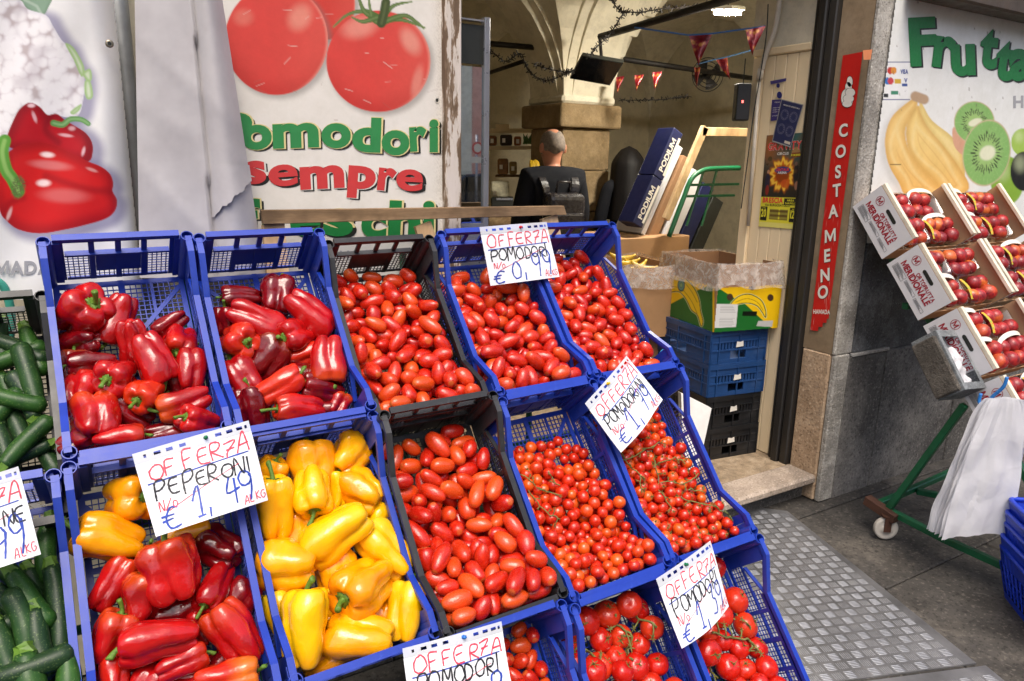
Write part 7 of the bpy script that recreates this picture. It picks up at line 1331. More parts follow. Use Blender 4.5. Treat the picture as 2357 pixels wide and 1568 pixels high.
def paint_ban(P, o, ridges):
    d = P.sdf(o); P.mixc(1 - sm(d, 1.2, 2.4), (206, 214, 150)); P.mixc(1 - sm(d, -.2, 1.2), (40, 48, 16)); P.mixc(1 - sm(d, -1.6, -.8), (238, 198, 30))
    for r_ in ridges: dl, _ = P.line(spline([BZ(*c) for c in r_], 5, False)); P.mixc((1 - sm(dl, .4, 1.3)) * (d < -1) * .8, (150, 120, 16))
paint_ban(P, ban1o, [[(560, 585), (640, 565), (720, 590), (800, 690), (850, 800)], [(600, 520), (700, 500), (790, 590), (850, 700)]])
e, x, y = P.ell(*BZ(711, 552), 33 * .2642, 58 * .2642); P.mixc(1 - sm(e, .9, 1.05), (38, 60, 70)); P.mixc((1 - sm(np.abs(e - .6), .1, .25)) * .7, (110, 170, 160)); P.mixc((1 - sm(e, .2, .45)) * .8, (150, 190, 120))
finish(P, 'printed_face', nl, N0, d2, D_)
nr = -d2; P = face_print(nr, N0, 1628, 1800, 635, 775, [], 'r')
d = P.sdf([BZ(*c) for c in ((900, 520), (985, 545), (1130, 640), (1270, 720), (1400, 840), (1530, 960), (900, 990))]); P.mixc(1 - sm(d, -.8, .8), GR)
paint_ban(P, ban2o, [[(1180, 700), (1280, 668), (1370, 700), (1420, 770)]])
d = P.sdf([BZ(*c) for c in ((1012, 715), (1203, 718), (1185, 915), (990, 925))]); P.mixc(1 - sm(d, -.5, .5), (214, 214, 210))
for i in range(14):
    if i in (5, 6, 7): continue
    b = 735 + i * 13; dl, _ = P.line([BZ(1050 - i, b), BZ(1160 - i + (i * 31) % 25, b)]); P.mixc((1 - sm(dl, .3, .9)) * .55, (120, 120, 120))
d = P.sdf([BZ(*c) for c in ((1245, 778), (1370, 780), (1362, 822), (1238, 818))]); P.mixc(1 - sm(d, -.6, .6), (10, 20, 10))
d = P.sdf([BZ(*c) for c in ((1380, 862), (1508, 860), (1498, 915), (1362, 908))]); P.mixc(1 - sm(d, -.6, .6), (190, 188, 184))
for (a, b) in ((1132, 655), (1485, 660), (1325, 565)): e, _, _ = P.ell(*BZ(a, b), 7.5, 8.5); P.mixc(1 - sm(e, .85, 1.05), (70, 50, 34))
finish(P, 'printed_face', nr, N0, d1, W_)
# crumpled plastic liner folded over the rim
def film_mat():
    t = NT('crumpled clear liner'); tr = t.n('BsdfTransparent'); mx = t.n('MixShader'); v = t.coord(); n = t.noise(v, 24, 4, .6, .8)
    t.set(Base_Color=srgb(240, 232, 222), Roughness=.14, Specular_IOR_Level=.8); t.bump(n, .5, .01); t.l(t.ramp(n, [(.4, .2), (.72, .6)]), mx.inputs[0])
    t.l(tr.outputs[0], mx.inputs[1]); t.l(t.b.outputs[0], mx.inputs[2]); t.l(mx.outputs[0], t.o.inputs['Surface']); return t.m
MT['liner'] = film_mat()
def liner(parent, o, w, d, z0, drop, seed, name='plastic_liner'):
    rn = random.Random(seed); m = MB(); n = 96; prof = 9; off = Vector((seed, 0, 0))
    per = [(0, 0, w, 0), (w, 0, w, d), (w, d, 0, d), (0, d, 0, 0)]
    def fn(a, b):
        q = a * 4; i = int(q) % 4; f = q - int(q); x0, y0, x1, y1 = per[i]; x, y = x0 + (x1 - x0) * f, y0 + (y1 - y0) * f
        cx, cy_ = x - w / 2, y - d / 2; l = math.hypot(cx, cy_); P0 = Vector((x, y, 0)); k = mnoise.noise(Vector((a * 30, b * 3, seed))); k2 = mnoise.noise(Vector((a * 9, b * 2, seed + 5)))
        out = .006 + .022 * b * (1 + .6 * k2) + .010 * k * b; zz_ = (.012 + .02 * k2) * (1 - b) * 1. - drop * b * (1 + .45 * k2) + (.012 * math.sin(b * math.pi))
        return Vector(o + d1 * (x + cx / l * out) + d2 * (y + cy_ / l * out) + np.array((0, 0, z0 + zz_))) - b0
    m.grid(fn, n, prof, wrapu=True, flip=False); return m.build(name, MT['liner'], parent, True)
liner(bb, N0 + d1 * .006 + d2 * .006, W_ - .012, D_ - .012, .345, .125, 3)
# second banana box behind, with bananas
N1 = N0 + d1 * -.34 + d2 * .42 + np.array((0, 0, .0)); b0_old = b0
bc = thing('banana_box', 'brown banana box with bananas and a liner behind the printed one', 'box', tuple(N0))
open_box(bc, N1 + np.array((0, 0, -.12)), .40, .5, .40, .006, MT['card'], 'box_side')
liner(bc, N1 + d1 * .002 + d2 * .002, .396, .496, .285, .12, 8)
sbox('inner_block', 'carddark', *(N1[0] + .02, N1[0] + .4, N1[1] + .02, N1[1] + .5), .146, N1[2] - .13)
MT['banana'] = mat('banana skin', srgb(222, 178, 40), .4, var=.12, vs=20, c2=srgb(206, 170, 44))
brn = random.Random(3)
for i in range(6):
    c = Vector(N1 + d1 * brn.uniform(.1, .3) + d2 * (.06 + .07 * i) + np.array((0, 0, .235 + .02 * (i % 3)))); m = MB(); a0 = brn.uniform(-.5, .9); Rr = .12
    pts = [Vector((Rr * math.sin(q), 0, Rr * (1 - math.cos(q)))) for q in np.linspace(-.75, .75, 11)]; m.tube(pts, [.006, .011, .016, .018, .019, .019, .019, .018, .015, .009, .006], 7)
    o = m.build('banana', MT['banana'], None, True, loc=c, rot=(brn.uniform(-.5, .3), brn.uniform(-.3, .3), a0)); tag(o, 'yellow banana lying in the brown lined box', 'banana', 'bananas in the brown box')
# paper bag sticking out beside the stall
m = MB(); a0 = np.array(ad(1575, 905, 2.95)); q = [ad(1568, 905, 2.98), ad(1638, 940, 3.05), ad(1612, 1060, 3.0), ad(1575, 1130, 2.95)]
cc = Vector(sum(q) / 4); m.add([Vector(p_) - cc for p_ in q] + [Vector(p_ + np.array((.03, .05, -.01))) - cc for p_ in q], [(0, 1, 2, 3), (7, 6, 5, 4), (0, 4, 5, 1), (1, 5, 6, 2), (2, 6, 7, 3), (3, 7, 4, 0)])
tag(m.build('paper_bag', mat('white paper bag', srgb(232, 228, 220), .7, bump=.3, bs=30), loc=cc, fixn=True), 'white paper bag hanging between the stall and the doorway crates', 'bag')
# light blue S-hook on the crate
m = MB(); m.tube([ad(u, v, 2.6) for u, v in spline([(1518, 838), (1520, 815), (1530, 806), (1538, 815), (1534, 830)], 5, False)], .005, 8); tag(m.build('plastic_hook', mat('pale blue hook', srgb(80, 170, 220), .35), smooth=True), 'pale blue plastic hook at the doorway end of the rear crate', 'hook')
# ---------------------------------------------------------------- right wall: red strip sign, fruit board
def rq(s, t, x=RX - .004):                                     # s across, t down the red strip
    q = np.array([(1940, 128), (1986, 119), (1903, 765), (1865, 760)], float); p_ = (q[0] * (1 - s) + q[1] * s) * (1 - t) + (q[3] * (1 - s) + q[2] * s) * t; return ax(p_[0], p_[1], x)
P = Print(0, 1, 0, 1, .016, lambda s, t: rq(s, t), (196, 30, 24)); P.nv = P.nv
P.mixc((P.rg.random(P.u.shape) > .985) * sm(P.v, .2, .9) * .7, (226, 200, 190))
red = P.build('red_strip_sign', MT['board'], None, lambda s, t: t < .985 - max(0, s - .45) * .075)
tag(red, 'tall narrow red sign reading costa meno on the doorway jamb', 'sign')
P2 = lambda u, v, o=.0015: ax(u, v, RX - .004 - o)
def rell(u0, v0, a, b, mt, o): MB().add([P2(u0 + a * math.cos(k / 20 * 6.2832), v0 + b * math.sin(k / 20 * 6.2832), o) for k in range(20)], [tuple(range(20))]).build('thumb_sign', MT[mt], red)
for (u0, v0, a, b) in ((1956, 188, 6.5, 12), (1953, 203, 7.5, 14), (1950, 226, 14, 22)):
    rell(u0, v0, a + 1, b + 1, 'inkblack', .001); rell(u0, v0, a, b, 'inkwhite', .002)
for k, (u0, v0, a, b) in enumerate(((1957, 213, 12, 10.5), (1953, 227, 13, 10), (1950, 239, 12, 8.5))): rell(u0, v0, a, b, 'inkblack', .003 + k * -.0004); rell(u0, v0, a - .8, b - .8, 'inkwhite', .0035 + k * -.0004)
for ch, (u0, v0) in zip('COSTAMENO', ((1941, 300), (1935, 348), (1929, 395), (1926, 438), (1918, 486), (1911, 543), (1904, 588), (1899, 633), (1894, 672))):
    v_, f_, x0, x1 = glyph(ch, .03); w = x1 - x0
    for mt, dx, o in (('inkblack', 1.2, .0012), ('inkwhite', 0, .002)): letter_mesh(ch, lambda x, y: P2(u0 + dx + (x - w / 2) * 30, v0 + 14 + dx - y * 40 - (x - w / 2) * 6, o), .03).build('letter', MT[mt], red)
text_mesh('HAMADA', lambda x, y: P2(1872 + x * 8.2, 722 - y * 14 + x * .3), .03).build('printed_name', MT['inkwhite'], red)
YF = .036
m = MB(); m.add([ay(u, v, .0455) for u, v in ((1986, 116), (2008, 114), (2004, 137), (1988, 138))], [(0, 1, 2, 3)]); tag(m.build('orange_tape', mat('orange tape', srgb(214, 130, 80), .35)), 'scrap of orange tape on the jamb above the red sign', 'tape')
lf = lambda v: 2061 - v * .131
zf = .3523; F_ = lambda x, y: (1864 + x * zf, y * zf)
def fs_(pts): return spline([F_(*q) for q in pts], 4)
P = Print(1995, 2420, -40, 560, 2.1, lambda u, v: ay(u, v, YF), (240, 241, 238))
ba = fs_([(690, 640), (600, 700), (530, 775), (495, 880), (494, 980), (520, 1085), (580, 1190), (650, 1290), (900, 1290), (800, 1170), (700, 1060), (640, 960), (622, 860), (650, 780), (700, 690)])
bb2 = fs_([(705, 690), (650, 770), (628, 870), (650, 985), (720, 1090), (800, 1170), (920, 1300), (1040, 1230), (980, 1100), (870, 950), (770, 830), (725, 740)])
bb3 = fs_([(720, 660), (745, 700), (800, 790), (930, 895), (1000, 1010), (1010, 1180), (960, 1090), (850, 940), (760, 820), (720, 740)])
for o_ in (ba, bb2): d = P.sdf(o_ + np.array((-6, 6))); P.mixc((1 - sm(d, -2, 14)) * .35, (176, 170, 164))
for o_, c, dk in ((bb3, (246, 224, 150), (216, 182, 104)), (ba, (244, 208, 132), (212, 162, 82)), (bb2, (246, 214, 136), (206, 156, 76))):
    d = P.sdf(o_); m_ = 1 - sm(d, -1.2, 1.2); P.mixc(m_, c); P.mixc(m_ * sm(d, -14, 0) * .6, dk); P.mixc(m_ * sm(P.v, 300, 440) * .35, (236, 170, 60)); P.mixc(m_ * (1 - sm(np.abs(d + 16 + 4 * np.sin(P.v * .05)), 0, 7)) * .45, (250, 226, 164)); P.mixc(m_ * (1 - sm(np.abs(d + 27), 0, 2.5)) * .35, (214, 160, 84))
dl, t = P.line([F_(690, 630), F_(745, 650)]); P.mixc(1 - sm(dl, 9, 14), (190, 160, 130)); dl, _ = P.line([F_(525, 1075), F_(595, 1077)]); P.mixc(1 - sm(dl, .6, 1.6), (120, 96, 50))
def kiwi(u0, v0, a, b, ro, wa, wb, wr):
    e, x, y = P.ell(u0, v0, a * 1.03, b * 1.03, ro); P.mixc(1 - sm(e, .97, 1.02), (206, 190, 150)); e, x, y = P.ell(u0, v0, a, b, ro); m_ = 1 - sm(e, .96, 1.0); P.mixc(m_, (142, 190, 108)); P.mixc(m_ * (1 - sm(e, .3, .8)) * .6, (178, 210, 130))
    an = np.arctan2(y, x); sp_ = (np.sin(an * 34) > .1) * (1 - sm(np.abs(e - .52 - .06 * np.sin(an * 13)), .06, .15)); P.mixc(m_ * sp_ * .9, (44, 52, 34)); P.mixc(m_ * (1 - sm(np.abs(np.sin(an * 17)), 0, .25)) * sm(e, .35, .6) * .2, (210, 230, 180))
    e, _, _ = P.ell(u0 + .04 * a, v0, wa, wb, wr); P.mixc(1 - sm(e, .7, 1.05), (236, 238, 206))
d = P.sdf(fs_([(940, 830), (935, 920), (960, 980), (1010, 1010), (1020, 900)])); P.mixc(1 - sm(d, -1, 1), (222, 170, 140))
kiwi(*F_(1075, 800), 130 * zf, 135 * zf, 0, 52 * zf, 26 * zf, -20)
for (a, b, rx, ry, c) in ((1390, 930, 75, 90, (170, 204, 90)), (1290, 1180, 110, 160, (140, 180, 60)), (1400, 1120, 90, 130, (26, 24, 22))): e, x, y = P.ell(*F_(a, b), rx * zf, ry * zf); P.mixc(1 - sm(e, .95, 1.03), c); P.mixc((1 - sm(np.hypot(x + .3, y + .4), .1, .7)) * (e < .95) * .4, (226, 236, 190))
kiwi(*F_(1155, 1000), 152 * zf, 214 * zf, 10, 62 * zf, 52 * zf, -35)
P.mixc(((P.u > 2026) & (P.u < 2090) & (P.v > 144) & (P.v < 231)) * .5, (244, 244, 246))
for (v0, v1) in ((142.5, 145), (227.5, 230.5)): P.mixc(((P.u > 2025 + (230 - P.v) * .1) & (P.u < 2095) & (P.v > v0) & (P.v < v1)) * 1., (90, 92, 140))
for (a, b, r_, c) in ((525, 462, 20, (200, 60, 50)), (548, 462, 20, (226, 150, 60)), (507, 530, 20, (60, 120, 190)), (528, 530, 20, (206, 70, 80))): e, _, _ = P.ell(*F_(a, b), r_ * zf, 24 * zf); P.mixc(1 - sm(e, .9, 1.05), c)
for (a, b, c_, d, k) in ((555, 518, 597, 546, (214, 176, 60)), (604, 546, 640, 566, (60, 84, 150)), (532, 594, 580, 618, (70, 140, 110)), (482, 612, 510, 634, (50, 50, 54))):
    (u0, v0), (u1, v1) = F_(a, b), F_(c_, d); P.mixc(((P.u > u0) & (P.u < u1) & (P.v > v0) & (P.v < v1)) * 1., k)
for i in range(26):
    a, b = P.rg.uniform(2020, 2357), P.rg.uniform(0, 260); dl, _ = P.line([(a, b), (a + P.rg.uniform(-1, 1), b + P.rg.uniform(2, 7))]); P.mixc((1 - sm(dl, .3, 1.3)) * .7, (120, 104, 90))
fb = P.build('fruit_board', MT['board'], None, lambda u, v: u > lf(v)); tag(fb, 'white board printed with bananas, kiwi and the green word frutta', 'sign board')
PF = lambda u, v: ay(u, v, YF)
jumpy(fb, 'Frutta', 'inkgreen2', PF, [F_(655, 418), F_(795, 418), F_(922, 480), F_(1098, 425), F_(1198, 500), F_(1303, 515)], [146, 134, 134, 134, 134, 134], .045, (4.5, 3.5), None, [3, -7, 2, -6, -8, 4], [62, 50, 56, 42, 42, 56])
text_mesh('VISA', lambda x, y: PF(*F_(592 + x * 22, 482 - y * 40)) + np.array((0, -.001, 0)), .03).build('printed_text', MT['inkblue'], fb); text_mesh('V', lambda x, y: PF(*F_(616 + x * 30, 540 - y * 40)) + np.array((0, -.001, 0)), .03).build('printed_text', MT['inkblue'], fb)
text_mesh('HAMADA', lambda x, y: PF(2332 + x * 36, 248 - y * 38 - x * 1) + np.array((0, -.001, 0)), .035).build('printed_name', MT['inkgrey'], fb)
bm = MB().bx(3.26, 7, -.10, .02, 2.462, 2.62).build('awning_beam', mat('dark brown beam', srgb(74, 62, 52), .6, var=.3, bump=.3), bevel=.01); tag(bm, 'dark brown awning beam above the fruit board', 'beam')
# ---------------------------------------------------------------- fruit trolley with slanted boxes
TX = 3.1; sl = np.array((0, -.627, -.779)); nn_ = np.array((0, -.779, .627)); B0 = np.array((TX, .046, 1.536)); STEP = np.array((0, -.2095, -.2485))
tro = thing('fruit_trolley', 'green steel trolley with a white castor beside the doorway', 'trolley', (TX, -.3, 0)); t0 = Vector(tro.location)
def tbar(a, b, w=.03, name='frame_tube', mt='green'): MB().bar(Vector(a) - t0, Vector(b) - t0, w, w).build(name, MT[mt], tro, bevel=.003)
MT['rust'] = mat('rusty steel', srgb(84, 56, 44), .7, .3, var=.4, bump=.4, bs=60)
tbar((TX, -.34, .13), (TX, -.60, .74)); tbar((TX, -.31, .135), (TX, -.62, .11)); tbar((TX, -.62, .11), (TX, -1.25, .10)); tbar((TX, -.29, .14), (4.3, -.22, .14)); tbar((TX + .32, -.29, .135), (TX + .6, -.62, .11)); tbar((TX + .03, -1.2, .10), (4.3, -1.2, .10)); tbar((TX + .2, .03, 1.40), (TX + .2, -1.06, .14)); tbar((TX + .9, .03, 1.40), (TX + .9, -1.06, .14)); tbar((TX + .06, -.24, 1.10), (4.2, -.24, 1.10)); tbar((TX - .02, -.24, .15), (TX - .02, -.40, .115), .045, 'corner_plate', 'rust')
MT['wheel'] = mat('dirty white wheel', srgb(196, 190, 180), .5, var=.2)
wc = Vector((TX - .03, -.36, .055)) - t0; Mw = Matrix.Translation(wc) @ Matrix.Rotation(R(-35), 4, 'Z') @ Matrix.Rotation(R(90), 4, 'X')
cas = MB(); cas.lathe([(.0001, -.014), (.02, -.016), (.022, -.012), (.042, -.012), (.052, -.014), (.055, -.009), (.055, .009), (.052, .014), (.042, .012), (.022, .012), (.02, .016), (.0001, .014)], 26, M=Mw); co_ = cas.build('castor_wheel', MT['wheel'], tro, True)
m = MB()
for s_ in (-1, 1): m.bx(-.016, .016, s_ * .02 - .002, s_ * .02 + .002, -.012, .062, M=Matrix.Translation(wc) @ Matrix.Rotation(R(-35), 4, 'Z'))
m.bx(-.025, .025, -.024, .024, .0622, .068, M=Matrix.Translation(wc) @ Matrix.Rotation(R(-35), 4, 'Z')); m.build('castor_fork', MT['rust'], co_)
MT['whitecard'] = mat('white printed cardboard', srgb(214, 212, 214), .6, var=.04); MT['kraft'] = mat('kraft cardboard', srgb(176, 140, 106), .75, var=.08, vs=4)
MT['inkcrimson'] = ink('crimson print', (158, 24, 44))
def pet():
    t = NT('clear punnet plastic'); tr = t.n('BsdfTransparent'); gl_ = t.n('BsdfGlossy'); gl_.inputs['Roughness'].default_value = .06; mx = t.n('MixShader'); lw = t.n('LayerWeight'); lw.inputs['Blend'].default_value = .25
    tr.inputs[0].default_value = (.95, .96, .96, 1); t.l(t.ramp(lw.outputs['Facing'], [(0., .10), (1., .6)]), mx.inputs[0]); t.l(tr.outputs[0], mx.inputs[1]); t.l(gl_.outputs[0], mx.inputs[2]); t.l(mx.outputs[0], t.o.inputs['Surface']); return t.m
MT['pet'] = pet()
MT['nect'] = skin_mat('nectarine skin', srgb(186, 40, 38), srgb(116, 22, 32), None, .42, srgb(226, 120, 44), .15)
NECT = [blob_mesh('n', None, 80 + i, 18, 13, lambda th, a: (0, 1) if th == -1 else (math.sin(th) * (1 - .07 * math.exp(-(a / .25) ** 2) - .07 * math.exp(-((a - 6.283) / .25) ** 2)), math.cos(th) - .1 * math.exp(-(math.sin(th) / .22) ** 2) * (math.cos(th) > 0))).mesh('nectarine', MT['nect'], True) for i in range(3)]
PUN = MB(); pw, pl2, ph = .116, .068, .06               # half sizes, depth
def punnet_ring(k, z_, r_=.03, n=5):
    out = []
    for cx, cy_, a0 in ((pw, pl2, 0), (-pw, pl2, 90), (-pw, -pl2, 180), (pw, -pl2, 270)):
        for i in range(n): a = R(a0 + 90 * i / (n - 1)); out.append(((abs(cx) - r_) * (1 if cx > 0 else -1) * k + r_ * k * math.cos(a), (abs(cy_) - r_) * (1 if cy_ > 0 else -1) * k + r_ * k * math.sin(a), z_))
    return out
rings = [punnet_ring(.86, 0), punnet_ring(.9, .008), punnet_ring(.98, ph), punnet_ring(1.03, ph + .001), punnet_ring(1.03, ph - .004)]
for r_ in rings: PUN.v += r_
NR = len(rings[0])
for j in range(len(rings) - 1):
    for i in range(NR): PUN.f.append((j * NR + i, j * NR + (i + 1) % NR, (j + 1) * NR + (i + 1) % NR, (j + 1) * NR + i)); PUN.m.append(0)
PUN.f.append(tuple(range(NR))[::-1]); PUN.m.append(0); PUNM = PUN.mesh('shell', MT['pet'], True)
HAN = MB(); HAN.grid(lambda a, b: (math.cos(math.pi * a) * (pw * .9), pl2 * .62 + (b - .5) * .022 + .03 * math.sin(math.pi * a) , ph - .004 + math.sin(math.pi * a) * .02), 14, 2); HANW = HAN.mesh('paper_handle', MT['inkwhite'], True)
tl = NT('fruit label'); vv = tl.coord('Object', (60, 60, 60)); vo = tl.n('TexVoronoi'); tl.l(vv, vo.inputs['Vector']); vo.inputs['Scale'].default_value = 1.2
tl.set(Base_Color=tl.ramp(vo.outputs['Distance'], [(.15, srgb(214, 60, 30)), (.4, srgb(236, 190, 50)), (.7, srgb(150, 170, 60))]), Roughness=.4); HL = MB(); HL.grid(lambda a, b: (-pw * 1.0 + .022 * b, (a - .5) * .105, ph + .006 + .012 * math.sin(math.pi * a)), 8, 2); HANL = HL.mesh('fruit_label', tl.m, True)
nrn = random.Random(12)
ROWW = ['topmost', 'second', 'third', 'fourth', 'fifth']
def tray(k, c, full):
    o = B0 + STEP * k * 1.0 + np.array((c * .515, 0, 0)); w, l, h = .50, .292, .168
    Mt = Matrix(((1, 0, 0, o[0]), (0, sl[1] * -1, nn_[1], o[1]), (0, sl[2] * -1, nn_[2], o[2]), (0, 0, 0, 1)))   # x across, -y down the slope, z out
    side = 'at the trolley end nearest the door' if c == 0 else 'in the right-hand column'
    t = thing('fruit_tray', f'{ROWW[k]} white cardboard tray of nectarines {side}', 'tray', group='nectarine trays on the trolley'); t.matrix_world = Mt
    T = .004
    MB().bx(0, T, -l, 0, 0, h).build('side_panel', MT['kraft'], t); MB().bx(w - T, w, -l, 0, 0, h).build('side_panel', MT['kraft'], t)
    MB().bx(T, w - T, -T, 0, 0, h * .62).build('end_panel', MT['kraft'], t); MB().bx(T, w - T, -l, -l + T, 0, h * .45).build('end_panel', MT['kraft'], t); MB().bx(T, w - T, -l + T, -T, 0, T).build('tray_floor', MT['kraft'], t)
    m = MB(); m.add([(-.0015, y, z_) for y, z_ in ((0, 0), (-l, 0), (-l, h), (0, h))], [(0, 1, 2, 3)])
    pr_ = m.build('printed_side', MT['whitecard'], t)
    for x in (.012, w - .012): MB().bx(x - .011, x + .011, -l + .001, -.001, h + .0005, h + .016).build('pine_rail', MT['pine'], t, bevel=.001)
    if c == 0:                                            # print on the side that faces the door
        fn = lambda s, u_: (lambda x, y: (-.0022, -(s + x * u_[0] + y * u_[1]), (0)))
        def side_txt(txt, y0, z0, size, bold, sx=1.): text_mesh(txt, lambda x, y: (-.0026, -(y0 + x * size * sx), z0 + y * size), bold).build('printed_text', MT['inkcrimson'], t)
        side_txt('ORTOFRUTTA', .11, .094, .026, .035, .78); side_txt('MERIDIONALE', .03, .060, .042, .04, .78)
        m = MB(); c_ = (-.0024, -.058, .128)
        for r0, r1 in ((.022, .0195),):
            n = 24; m.add([(c_[0], c_[1] + r * math.cos(q / n * 6.2832), c_[2] + r * math.sin(q / n * 6.2832)) for r in (r0, r1) for q in range(n)], [(i, (i + 1) % n, n + (i + 1) % n, n + i) for i in range(n)])
        m.build('round_logo', MT['inkcrimson'], t)
        text_mesh('M', lambda x, y: (-.0026, c_[1] + .013 - x * .030, c_[2] - .012 + y * .034), .03).build('round_logo', MT['inkcrimson'], t)
        m = MB(); m.add([(-.0026, -.15 - .028 * math.copysign(1, math.cos(a)) - .011 * math.cos(a), .134 + .009 * math.sin(a)) for a in np.linspace(0, 6.2832, 20, endpoint=False)], [tuple(range(20))]); m.build('handle_slot', MT['inkblack'], t)
        m = MB()
        for (y0, y1, z0, z1) in ((.02, .10, .036, .05), (.02, .10, .018, .032), (.11, .19, .03, .044), (.2, .27, .026, .04)):
            for (a, b, c2, d_) in ((y0, y1, z0, z0 + .0012), (y0, y1, z1, z1 + .0012), (y0, y0 + .0012, z0, z1), (y1, y1 + .0012, z0, z1)): m.add([(-.0024, -y, z_) for y, z_ in ((a, c2), (b, c2), (b, d_), (a, d_))], [(0, 1, 2, 3)])
            for q in range(3): m.add([(-.0024, -y, z_) for y, z_ in ((y0 + .004, z0 + .003 + q * .0036), (y1 - .012 - .008 * q, z0 + .003 + q * .0036), (y1 - .012 - .008 * q, z0 + .0045 + q * .0036), (y0 + .004, z0 + .0045 + q * .0036))], [(0, 1, 2, 3)])
        m.build('small_print', MT['inkblack'], t)
    for i in range(2):
        for j in range(2):
            x, y = .128 + .243 * i, -.072 - .144 * j; where = ('upper ' if j == 0 else 'lower ') + ('left' if i == 0 else 'right')
            pn = thing('fruit_punnet', f'clear punnet, {where} of the {ROWW[k]} tray {"nearest the door" if c == 0 else "in the right column"}', 'punnet', group='clear punnets of nectarines')
            Mp = Mt @ Matrix.Translation((x, y, .052)) @ Matrix.Rotation(R(nrn.uniform(-3, 3)), 4, 'Z'); pn.matrix_world = Mp
            ob('shell', PUNM, pn)
            if nrn.random() < .3: ob('paper_handle', HANW, pn)
            if nrn.random() < .45: ob('fruit_label', HANL, pn)
            for q, (dx, dy) in enumerate(((-.078, -.03), (-.068, .036), (-.006, -.034), (.008, .034), (.07, -.03), (.076, .034))):
                if nrn.random() < .06: continue
                r_ = nrn.uniform(.033, .039); no = ob('nectarine', nrn.choice(NECT), None); no.matrix_world = Mp @ Matrix.Translation((dx + nrn.uniform(-.006, .006), dy * .95 - .004, r_ + .006 + nrn.uniform(0, .012))) @ Euler((nrn.uniform(0, 6), nrn.uniform(0, 6), nrn.uniform(0, 6))).to_matrix().to_4x4() @ Matrix.Diagonal((r_, r_, r_ * .96, 1))
                tag(no, f'red nectarine in the {where} punnet of the {ROWW[k]} tray {"nearest the door" if c == 0 else "in the right column"}', 'nectarine', f'nectarines of the {where} punnet, {ROWW[k]} tray, {"door" if c == 0 else "right"} column')
for k in range(4): tray(k, 0, True)
for k in range(2): tray(k, 1, True)
# steel bag box hung on the trolley
sb_ = thing('steel_bag_box', 'dirty grey steel box holding white bags on the trolley side', 'box'); cpt = ax(2212, 826, 3.03)
Ms = Matrix(((1, 0, 0, cpt[0]), (0, -sl[1], nn_[1], cpt[1]), (0, -sl[2], nn_[2], cpt[2]), (0, 0, 0, 1))) @ Matrix.Rotation(R(-6), 4, 'Z'); sb_.matrix_world = Ms
MT['dirtysteel'] = stone_mat('dirty steel box', srgb(92, 94, 96), srgb(124, 128, 130), srgb(160, 164, 166), 9, .3, 30, .55, .004, .5); MT['foam'] = stone_mat('crumbling grey foam', srgb(86, 80, 74), srgb(112, 106, 98), srgb(130, 124, 116), 14, 1., 40, .95, .02, .5)
bw, bl, bh = .075, .135, .12
for a in ((-bw, bw, bl - .03, bl, -.002, 0), (-bw, bw, -bl, -bl + .03, -.002, 0), (-bw, -bw + .02, -bl + .0305, bl - .0305, -.002, 0), (bw - .02, bw, -bl + .0305, bl - .0305, -.002, 0)): MB().bx(*a).build('lid_edge', MT['dirtysteel'], sb_)
for a in ((-bw - .001, -bw + .001, -bl, bl, -bh, -.0025), (bw - .001, bw + .001, -bl, bl, -bh, -.0025), (-bw + .002, bw - .002, -bl - .001, -bl + .001, -bh, -.0025), (-bw + .002, bw - .002, bl - .001, bl + .001, -bh, -.0025), (-bw, bw, -bl, bl, -bh - .003, -bh - .0005)): MB().bx(*a).build('box_wall', MT['dirtysteel'], sb_)
MB().bx(-bw - .022, -bw - .0015, -bl + .004, bl - .02, -bh, -.006).build('foam_strip', MT['foam'], sb_, bevel=.006)
def bagmat():
    t = NT('thin white carrier film'); v = t.coord(); n = t.noise(v, 9, 3, .6, .6); t.set(Base_Color=srgb(236, 236, 240), Roughness=.25, Specular_IOR_Level=.6); t.bump(n, .6, .012)
    tl_ = t.n('BsdfTranslucent'); tl_.inputs[0].default_value = (.9, .9, .92, 1); mx = t.n('MixShader'); mx.inputs[0].default_value = .35; t.l(t.b.outputs[0], mx.inputs[1]); t.l(tl_.outputs[0], mx.inputs[2]); t.l(mx.outputs[0], t.o.inputs['Surface']); return t.m
MT['bag'] = bagmat()
m = MB(); m.grid(lambda a, b: ((a - .5) * .105, (b - .62) * .19, -.05 + .03 * mnoise.noise(Vector((a * 5, b * 5, 2))) + .02 * math.sin(b * 3)), 16, 20); o = m.build('plastic_bags', MT['bag'], None, True); o.matrix_world = Ms; tag(o, 'white plastic bags stuffed in the grey steel box', 'bags')
# bundle of carrier bags hanging from a blue hook
hk = Vector(ax(2292, 925, 2.985)); cb = thing('carrier_bags', 'bundle of white plastic carrier bags hanging from the trolley', 'bags', tuple(hk))
dn = Vector((0, 0, -1)); e_u = Vector((.8, -.6, 0))
for i in range(7):
    m = MB(); dep = Vector((.6, .8, 0)) * (.011 * i)
    def fn(a, b, i=i):
        top = .045 + .02 * math.sin(b * 9); w = (.05 + .085 * min(1, b * 1.15) ** .6) + .004 * i; z_ = -.60 * b
        x = (a - .45) * 2 * w + .03 - .035 * b + .012 * mnoise.noise(Vector((b * 4, i, a)))
        fold = .02 * abs(math.sin(a * 7 + i * .5 + 1.5 * b)) * b ** .7 + .007 * abs(math.sin(a * 19 + b * 4 + i)) + .012 * mnoise.noise(Vector((a * 3, b * 4, i * .3))) + .012 * math.sin(a * math.pi) * b
        return e_u * x + dep * (b * 1.2 + .2) + Vector((-.6, -.8, 0)) * fold + Vector((0, 0, z_ + .05 * (a - .3) * b + .02 - .02 * abs(a - .5)))
    m.grid(fn, 18, 26); m.build('bag_sheet', MT['bag'], cb, True)
